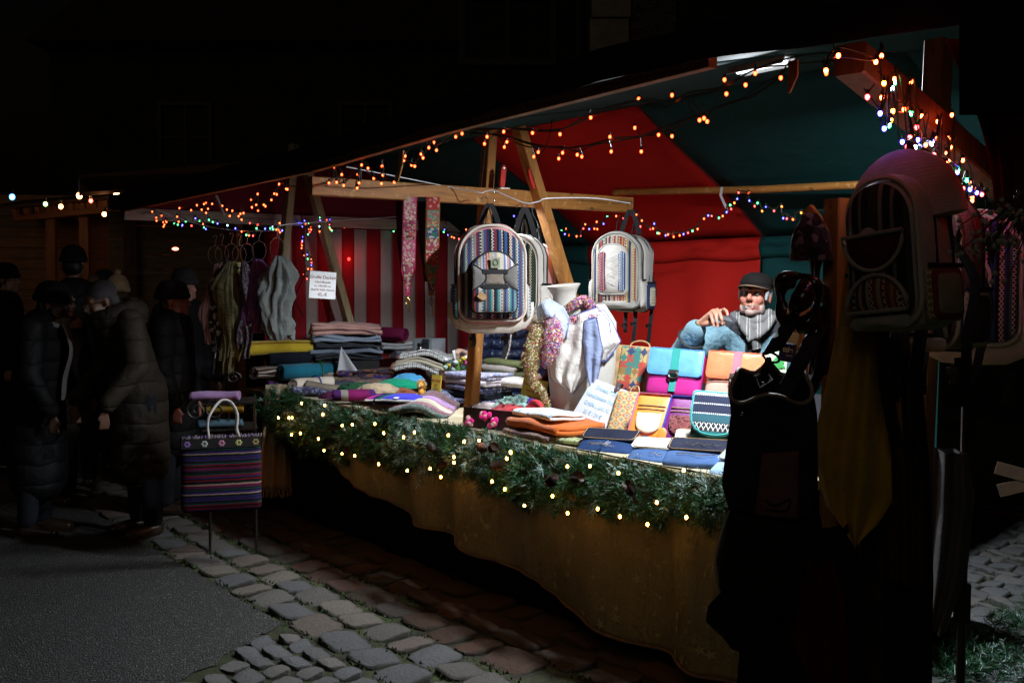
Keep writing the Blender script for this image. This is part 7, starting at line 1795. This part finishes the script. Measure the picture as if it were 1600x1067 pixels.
heap('knotted_scarf', 'black scarf with pale outline pattern knotted on the left peg', 'scarf', None, .105, .09, .115, BATIK, mw=FM(at_d(1267, 408, RD-.02)), seed=21, rough=.35)
px_cloth('knotted_scarf', 'twisted end of the patterned black scarf below its knot', 'scarf', [(1262,395),(1266,420),(1268,438),(1242,450),(1236,470)], [(1290,395),(1282,420),(1280,438),(1296,450),(1300,474)], RD-.0, BATIK, .012, 3, 2, .04)
# shiny brown leather bundle
LEA = plain('glossy_dark_leather', (.035,.014,.008), .18, .2, 6, bump=.2, bscale=40, spec=.7)
lb = MB()
def wl_(px, py, dy=0): p = (FM(at_d(1250, 475, RD-.08)).inverted() @ at_d(px, py, RD-.08)); return V3((p.x, dy, p.z))
lb.tube(bez([wl_(1240,505,.02), wl_(1222,480,.0), wl_(1222,448,-.01), wl_(1242,432,-.02), wl_(1266,440,-.03), wl_(1276,468,-.02), wl_(1268,500,.0), wl_(1246,516,.01)], 6), [.015+.007*math.sin(k*.55) for k in range(43)], 12, flat=1.5)
lb.tube(bez([wl_(1262,440,-.03), wl_(1256,462,-.06), wl_(1244,478,-.06), wl_(1234,490,-.04)], 6), [.018,.02,.022,.024,.026,.027,.028,.028,.028,.027,.026,.024,.022,.02,.018,.015,.012,.01,.008], 12)
o = make('leather_bag', lb, LEA, None, FM(at_d(1250, 475, RD-.08)), ang=180); tag(o, 'bunched glossy dark brown leather bag hanging on the left peg', 'bag')
px_cloth('leather_bag', 'dark brown leather pouch hanging tight against the wooden post', 'bag', [(1276,478),(1270,500),(1268,540),(1262,585)], [(1300,478),(1304,500),(1302,540),(1296,585)], RD-.04, LEA, .008, 1.5, 2, .03)
# dark denim tote and its straps
DTOTE = cloth('dark_denim_tote', (.03,.035,.05), .3, weave=1100)
tb0 = at_d(1200, 805, 2.75)
tote = thing('tote_bag', 'large dark denim tote bag with pale rim hanging low at the near right', 'bag', FM(tb0)); kt = tb0.y/F
def TX(px): return (px-1200)*kt
def TZ(py): return (805-py)*kt
def tp(a, t):     # elliptical bag wall, open top with a curved rim
    zz = [TZ(805), TZ(760), TZ(700), TZ(640), TZ(600)]; xs0 = [TX(1142), TX(1128), TX(1133), TX(1142), TX(1141)]; xs1 = [TX(1262), TX(1272), TX(1270), TX(1268), TX(1262)]
    k_ = t*4; i = min(int(k_), 3); f_ = k_-i; z = zz[i]*(1-f_)+zz[i+1]*f_; x0 = xs0[i]*(1-f_)+xs0[i+1]*f_; x1 = xs1[i]*(1-f_)+xs1[i+1]*f_
    c, s_ = math.cos(a), math.sin(a); r_ = (x1-x0)/2
    rim = ((-.035 if s_ < 0 else .030)*abs(s_)+.045*math.exp(-((c+.05)/.25)**2)*(s_ > 0)+.02*math.sin(a*3))*t**4; r_ *= 1+.05*math.sin(a*5+z*9)*(.3+t)
    return V3(((x0+x1)/2+r_*c, .075*s_*(.6+.4*t)+.030*noise.noise(V3((c*1.6,z*5,s_*1.6))), z+rim+(.02*(1-t)*s_*s_ if t < .05 else 0)))
make('body', MB().grid(lambda s, t: tp(2*PI*s, t), 48, 26), DTOTE, tote, solid=.005, ang=70)
make('bottom', MB().add([tp(2*PI*k/24, 0) for k in range(24)], [tuple(range(24))]), DTOTE, tote)
make('rim', MB().tube([tp(2*PI*k/48, 1) for k in range(48)], .0055, 6, closed=True), plain('worn_rim', (.30,.26,.20), .6), tote)
o1 = [(TX(1190), TZ(700)), (TX(1245), TZ(695)), (TX(1245), TZ(800)), (TX(1180), TZ(795))]
pm = make('appliqued_pocket', MB().pad([(x, z) for x, z in o1][::-1][::-1], .008, .003, .004, Matrix.Translation((0,-.072,0))), plain('dull_rose_patch', (.16,.07,.055), .8), tote)
make('applique_line', MB().tube(bez([V3((TX(1195),-.086,TZ(770))), V3((TX(1210),-.088,TZ(778))), V3((TX(1232),-.086,TZ(768))), V3((TX(1226),-.088,TZ(785))), V3((TX(1198),-.086,TZ(784)))], 5), .002, 4), BLACK, pm)
make('rivet', MB().ell((TX(1160),-.07,TZ(640)), (.006,.004,.006)), CHROME, tote)
def TP(px, py, d=2.75): return local(tote, at_d(px, py, d))
make('strap', MB().ribbon([TP(1238,500,2.82), TP(1222,525), TP(1205,552)], .052, (1,0,.35), .006), WEB, tote)
make('ring', MB().tube([TP(1205,558)+V3((.020*math.cos(a), 0, .012*math.sin(a)-.3*.02*math.cos(a))) for a in [2*PI*k/16 for k in range(16)]], .0035, 6, closed=True), plain('gunmetal', (.06,.06,.06), .3, metal=1), tote)
make('snap_hook', MB().cap(TP(1201,562), TP(1195,580), .008, .011).tube([TP(1192,590)+V3((.012*math.cos(a), 0, .015*math.sin(a))) for a in [2*PI*k/12 for k in range(12)]], .004, 6, closed=True), plain('gunmetal', (.06,.06,.06), .3, metal=1), tote)
make('d_ring', MB().tube([TP(1180,588), TP(1198,580), TP(1206,592), TP(1188,604)], .005, 6, closed=True), CHROME, tote)
make('strap', MB().ribbon(bez([TP(1284,505,2.85), TP(1262,545), TP(1232,600), TP(1204,652)], 5), .065, (1,0,.5), .006), WEB, tote)
make('strap', MB().ribbon(bez([TP(1292,560,2.83), TP(1272,600,2.8), TP(1256,640,2.8)], 5), .03, (1,0,.3), .006), BLACK, tote)
# lower dark canvas bag with pale piping
px_cloth('canvas_bag', 'dark canvas shoulder bag with thin pale piping below the denim tote', 'bag', [(1140,800),(1128,835),(1119,875),(1124,920),(1136,938)], [(1280,800),(1285,840),(1288,880),(1284,930),(1262,948)], 2.72, cloth('dark_taupe_canvas', (.024,.020,.018)), .01, 1.2, 0, .08)
mw_ = FM(at_d(1140, 800, 2.72)); mi_ = mw_.inverted()
o = make('bag_piping', MB().tube(bez([mi_ @ at_d(x, y, 2.71) for x, y in ((1139,798),(1127,835),(1118,875),(1123,920),(1136,940),(1170,946),(1215,954),(1260,950))], 5), .003, 6), plain('pale_piping', (.36,.33,.30), .6), bpy.data.objects['canvas_bag'])
px_cloth('black_bag', 'limp black cloth bag hanging lowest beside the tablecloth', 'bag', [(1126,925),(1106,945),(1103,970),(1118,985),(1135,1000)], [(1200,930),(1210,950),(1212,980),(1205,1000),(1180,1012)], 2.68, BLACK, .015, 2, 0, .07)
px_cloth('black_skirt', 'long black garment hanging to the ground below the bags', 'garment', [(1170,905),(1158,980),(1152,1060),(1150,1200)], [(1330,800),(1345,900),(1350,1060),(1355,1300)], 2.80, BLACK, .03, 3, 0, .09)
px_cloth('red_skirt', 'dark red garment hanging between the black ones', 'garment', [(1262,880),(1250,930),(1238,1000),(1262,1060),(1275,1150)], [(1300,870),(1318,930),(1325,1000),(1328,1060),(1330,1200)], 2.62, cloth('deep_red_cotton', (.10,.006,.006)), .02, 2.4, .3, .06)
px_cloth('black_coat', 'wide black coat hanging below the dark brown cloth at the right', 'garment', [(1330,620),(1322,760),(1328,900),(1335,1100)], [(1440,600),(1452,760),(1456,900),(1452,1150)], 2.95, BLACK, .02, 3, .8, .08)
# grey garment and pole at the right
px_cloth('grey_garment', 'pale grey cloth sack hanging right of the black garments', 'garment', [(1458,700),(1456,800),(1452,900),(1450,975)], [(1512,706),(1522,770),(1512,880),(1478,985)], 3.2, cloth('pale_grey_sack', (.11,.11,.12)), .02, 2, 0, .06)
pl0 = at_d(1502, 1000, 3.3); o = make('metal_pole', MB().tube([V3((0,0,-pl0.z)), V3((0,0,.25)), V3((0,0,at_d(1502,560,3.3).z-pl0.z))], .014, 8).box((0,0,.12), (.05,.04,.12)), plain('black_pole', (.012,.012,.012), .4), None, FM(pl0)); tag(o, 'thin black metal pole standing before the lit granite setts', 'pole')
# the near backpacks
CORDG = cloth('pinkish_grey_hemp', (.58,.50,.49), .15)
STC = stripes('charcoal_stripes', 'X', .09, [(0,(.07,.07,.072)),(.3,(.34,.32,.31)),(.42,(.03,.03,.032)),(.65,(.24,.23,.22)),(.75,(.03,.03,.032))])
q1 = at_d(1450, 500, 2.62)
bk1 = backpack('large grey backpack with two half round pockets hanging nearest on the right', FM(q1+V3((0,0,-.02)), rz=-.62, ry=-.10), .20, .36, .16, side=CORDG, top=STC, front='c')
# thick padded crown of the near backpack
M1 = bk1.matrix_world
make('crown', MB().tube([V3((.098*math.cos(a), -.06, .255+.108*math.sin(a))) for a in [PI*k/18 for k in range(19)]], .034, 10, flat=2.0), CORDG, bk1)
backpack('second grey backpack behind the nearest one at the right', FM(at_d(1476, 545, 2.95), rz=-.7), .28, .42, .12, side=cloth('rose_grey_hemp', (.40,.25,.25)), top=STC, front='c')
backpack('backpack with cream base half lit behind the others at the far right', FM(at_d(1530, 540, 3.5), rz=-.2), .29, .43, .12, side=CORDG, top=E1m, front='d')
for (x0, y0, x1, y1, d, lab) in ((1378,500,1402,700,2.66,'long black strap dangling left below the nearest backpack'), (1402,520,1398,620,2.7,'short black strap dangling in the middle below the nearest backpack'), (1442,500,1430,680,2.72,'black strap with buckle below the nearest backpack')):
    a, b = at_d(x0, y0, d), at_d(x1, y1, d); M = FM(a); Mi = M.inverted()
    o = make('dangling_strap', MB().ribbon(bez([V3((0,0,0)), Mi @ at_d((x0+x1)/2-6, (y0+y1)/2, d)+V3((0,-.02,0)), Mi @ b], 5), .032, (1,.2,0), .003), WEB, None, M); tag(o, lab, 'strap')
    make('buckle', MB().box(Mi @ at_d(x0*.4+x1*.6, y0*.4+y1*.6, d-.01), (.04,.012,.025)), plain('black_plastic', (.01,.01,.012), .3), o, smooth=False)
# price tag on the pouch: white over violet with lettering
pt = at_d(1232, 541, 2.98); kk = pt.y/F
tg2 = thing('paper_tag', 'white and violet paper tag with white lettering beside the strap', 'tag', FM(pt, rz=.1, ry=.15))
make('upper_card', MB().box((0,0,.015*1.6), (.045,.002,.032)), PAPER, tg2, smooth=False); make('lower_card', MB().box((0,0,-.018), (.045,.002,.050)), plain('violet_card', (.035,.025,.16), .5), tg2, smooth=False)
text('ttle', .020, PAPER, tg2, Matrix.Translation((0,-.0022,-.010)), bold=.0006); text('to.de', .008, PAPER, tg2, Matrix.Translation((.006,-.0022,-.025)))
# board of the rack seen behind the straps
bp = at_d(1250, 700, 3.25); o = make('rear_post', MB().bar(V3((0,0,-bp.z)), V3((0,0,at_d(1250,470,3.25).z-bp.z)), .045, .045, up=(0,1,0)), TIM[2], None, FM(bp), smooth=False); tag(o, 'second upright timber of the rack behind the dark straps', 'post')
# dried white berry bunch, top right
fb0 = at_d(1590, 330, 2.1); fbt = thing('dried_flowers', 'bunch of dried stems with small white berries at the right edge', 'flowers', FM(fb0)); rnd = random.Random(17)
b1, b2 = MB(), MB(); kb = 2.1/F
for i in range(34):
    x = rnd.gauss(-14, 26)*kb; z = rnd.gauss(-25, 50)*kb; y = rnd.gauss(0, .03); b1.tube([V3((.05, .02, .16)), V3((.03+x*.4, y*.5, z*.5+.05)), V3((x, y, z))], .0011, 4)
    for q in range(rnd.randint(2, 4)): b2.ell((x+rnd.gauss(0,.007), y+rnd.gauss(0,.007), z+rnd.gauss(0,.007)), (.0052,.0052,.0052), None, 8, 6)
    if i % 4 == 0: b1.add([V3((x,y,z)), V3((x+.006,y,z-.02)), V3((x,y,z-.045)), V3((x-.006,y,z-.02))], [(0,1,2,3)])
make('stems', b1, plain('dry_stem', (.06,.05,.03), .8), fbt); o = make('berries', b2, plain('white_berry', (.5,.48,.42), .5), fbt); o['kind'] = 'stuff'
# fir branch on the ground at the lower right, cable, cartons
fbr = thing('fir_branch', 'dark fir branch lying on the setts at the lower right corner', 'branch', at_z(1560, 1040, 0)); nd = MB(); rnd = random.Random(9); Mi = fbr.matrix_world.inverted()
for i in range(260):
    px_ = rnd.uniform(1480, 1625); py_ = rnd.uniform(max(965, 1045-(px_-1480)*.7), 1085); c = Mi @ at_z(px_, py_, 0); c.z = rnd.uniform(.02, .09)
    sprig(c, V3((rnd.gauss(0,1), rnd.gauss(0,.6), .5)), rnd.uniform(.05,.09), rnd.random() < .2, 18)
o = make('needles', nd, NEED, fbr, smooth=False); o['kind'] = 'stuff'
make('twig', MB().tube(bez([Mi @ at_z(1490, 1050, .03), Mi @ at_z(1550, 1010, .05), Mi @ at_z(1620, 1000, .05)], 5), .006, 6), plain('dark_stem', (.02,.03,.015)), fbr)
c0 = at_z(1515, 792, .035); o = make('red_cable', MB().tube(bez([V3((0,0,0)), at_z(1540, 799, .035)-c0, at_z(1568, 803, .035)-c0, at_z(1620, 806, .035)-c0], 5), .012, 6), plain('red_rubber', (.30,.02,.01), .5), None, Matrix.Translation(c0)); tag(o, 'red power cable lying across the setts at the right', 'cable')
for i, (x, y, ry) in enumerate(((1600, 742, .25), (1604, 756, -.3))):
    o = make('cardboard_piece', MB().box((0,0,0), (.26,.02,.06), Euler((0,ry,.2)).to_matrix()), plain('dark_cardboard', (.045,.024,.010), .9), None, FM(at_d(x, y, 5.2)), smooth=False); tag(o, 'upper brown cardboard flap at the right edge' if not i else 'lower brown cardboard flap at the right edge', 'cardboard')

# ================================================================== HUTS IN THE BACKGROUND AT THE LEFT
HW = wood('hut_wood', (.20,.10,.04), axis=0); HWZ = wood('hut_wood_z', (.17,.085,.035), axis=2)
h0 = at_z(110, 700, 0); hd = 13.0
hp = at_d(110, 449, hd); hut = thing('market_hut', 'far wooden market hut with a lit opening and bulbs under its eave', 'hut', FM(V3((hp.x, hp.y, 0)), rz=-.25)); kh = hd/F
def HX(px): return (px-110)*kh
def HZ(py): return CAMZ-(py-449)*kh
for k in range(9): make('wall_board', MB().box((HX(150), 1.2, .06+.145*k), (3.2,.03,.138)), HW, hut, smooth=False)
for k in range(12): make('back_board', MB().box((HX(120), 2.2, 1.2+.145*k), (3.4,.03,.138)), wood('hut_inner', (.30,.15,.06), axis=0), hut, smooth=False)
for x in (44, 98, 160, 232): make('post', MB().box((HX(x), 1.1, 1.25), (.11,.11,2.5)), HWZ, hut, smooth=False)
make('eave_beam', MB().bar((HX(-10), 1.0, HZ(330)), (HX(235), 1.0, HZ(303)), .10, .16), HW, hut, smooth=False)
for k in range(14): make('rafter', MB().bar((HX(-5+18*k), .85, HZ(326-2*k)), (HX(-5+18*k), 2.2, HZ(300-2*k)), .05, .08), HW, hut, smooth=False)
make('roof', MB().add([V3((HX(-40),.7,HZ(322))), V3((HX(245),.7,HZ(292))), V3((HX(245),2.4,HZ(262))), V3((HX(-40),2.4,HZ(292)))], [(0,1,2,3)]), plain('dark_felt_roof', (.04,.025,.018), .9), hut, smooth=False, solid=.04)
make('red_curtain', MB().grid(lambda s, t: V3((HX(160+14*s), 1.0+.03*math.sin(s*20), HZ(330)-t*(HZ(330)-HZ(385)))), 16, 8), cloth('curtain_red', (.36,.02,.01)), hut, solid=.01)
make('counter', MB().box((HX(175), 1.0, .98), (1.5,.35,.05)), HW, hut, smooth=False)
for (x, y, c_, lab) in ((19,308,(.08,.4,1),'pale blue'), (71,319,(.35,1,.2),'green'), (124,306,(1,.32,.05),'large warm white'), (95,323,(1,.30,.05),'warm white'), (182,303,(1,.34,.06),'warm'), (163,335,(1,.28,.05),'low warm white'), (142,314,(1,.06,.02),'small red')):
    p = at_d(x, y, hd-.35); b = thing('light_bulb', f'{lab} bulb hanging under the eave of the far hut', 'bulb', FM(p))
    r_ = .032 if lab in ('large warm white', 'pale blue', 'warm') else .024
    make('glass', MB().ell((0,0,0), (r_,r_,r_*1.15), None, 12, 8), emit('hut_bulb_'+lab.replace(' ', '_'), c_, 60 if c_[0] > .9 and lab != 'small red' else 8, tuple(min(1.3, k*1.2+.35) for k in c_)), b)
    make('socket', MB().lathe([(.016,r_),(.016,r_+.05),(.004,r_+.06)], 10), SOCK, b)
p = at_d(274, 389, 9.0); hl = thing('hanging_lamp', 'small disc shaped lamp glowing pinkish white behind the scarves', 'lamp', FM(p))
make('disc', MB().ell((0,0,0), (.028,.028,.014), None, 14, 8), emit('disc_glow', (1,.22,.12), 7, (1.3,.8,.6)), hl); make('cord', MB().tube([V3((0,0,.012)), V3((-.01,0,.09)), V3((.006,0,.15))], .004, 5), SOCK, hl)
# second hut, light coloured boards, right behind the near eave corner
hp2 = at_d(270, 449, 11.5); hut2 = thing('market_hut', 'pale boarded hut behind the far left corner of the stall', 'hut', FM(V3((hp2.x, hp2.y, 0)), rz=.1)); k3 = 11.5/F
for k in range(17): make('wall_board', MB().box((.0, .1, .07+.15*k), (1.25,.03,.142)), wood('pale_board', (.30,.21,.11), axis=0), hut2, smooth=False)
for x in (-.42, .6): make('post', MB().box((x, .05, 1.35), (.12,.12,2.7)), HWZ, hut2, smooth=False)
make('gable', MB().prism([(-.9,2.55),(.95,2.75),(.95,2.95),(-.9,2.72)], -.2, .3), HW, hut2, smooth=False)
make('canopy', MB().add([V3((-.9,-.5,2.62)), V3((1.6,-.5,2.82)), V3((1.6,.8,3.1)), V3((-.9,.8,2.9))], [(0,1,2,3)]), plain('dark_felt_roof', (.04,.025,.018)), hut2, smooth=False, solid=.03)
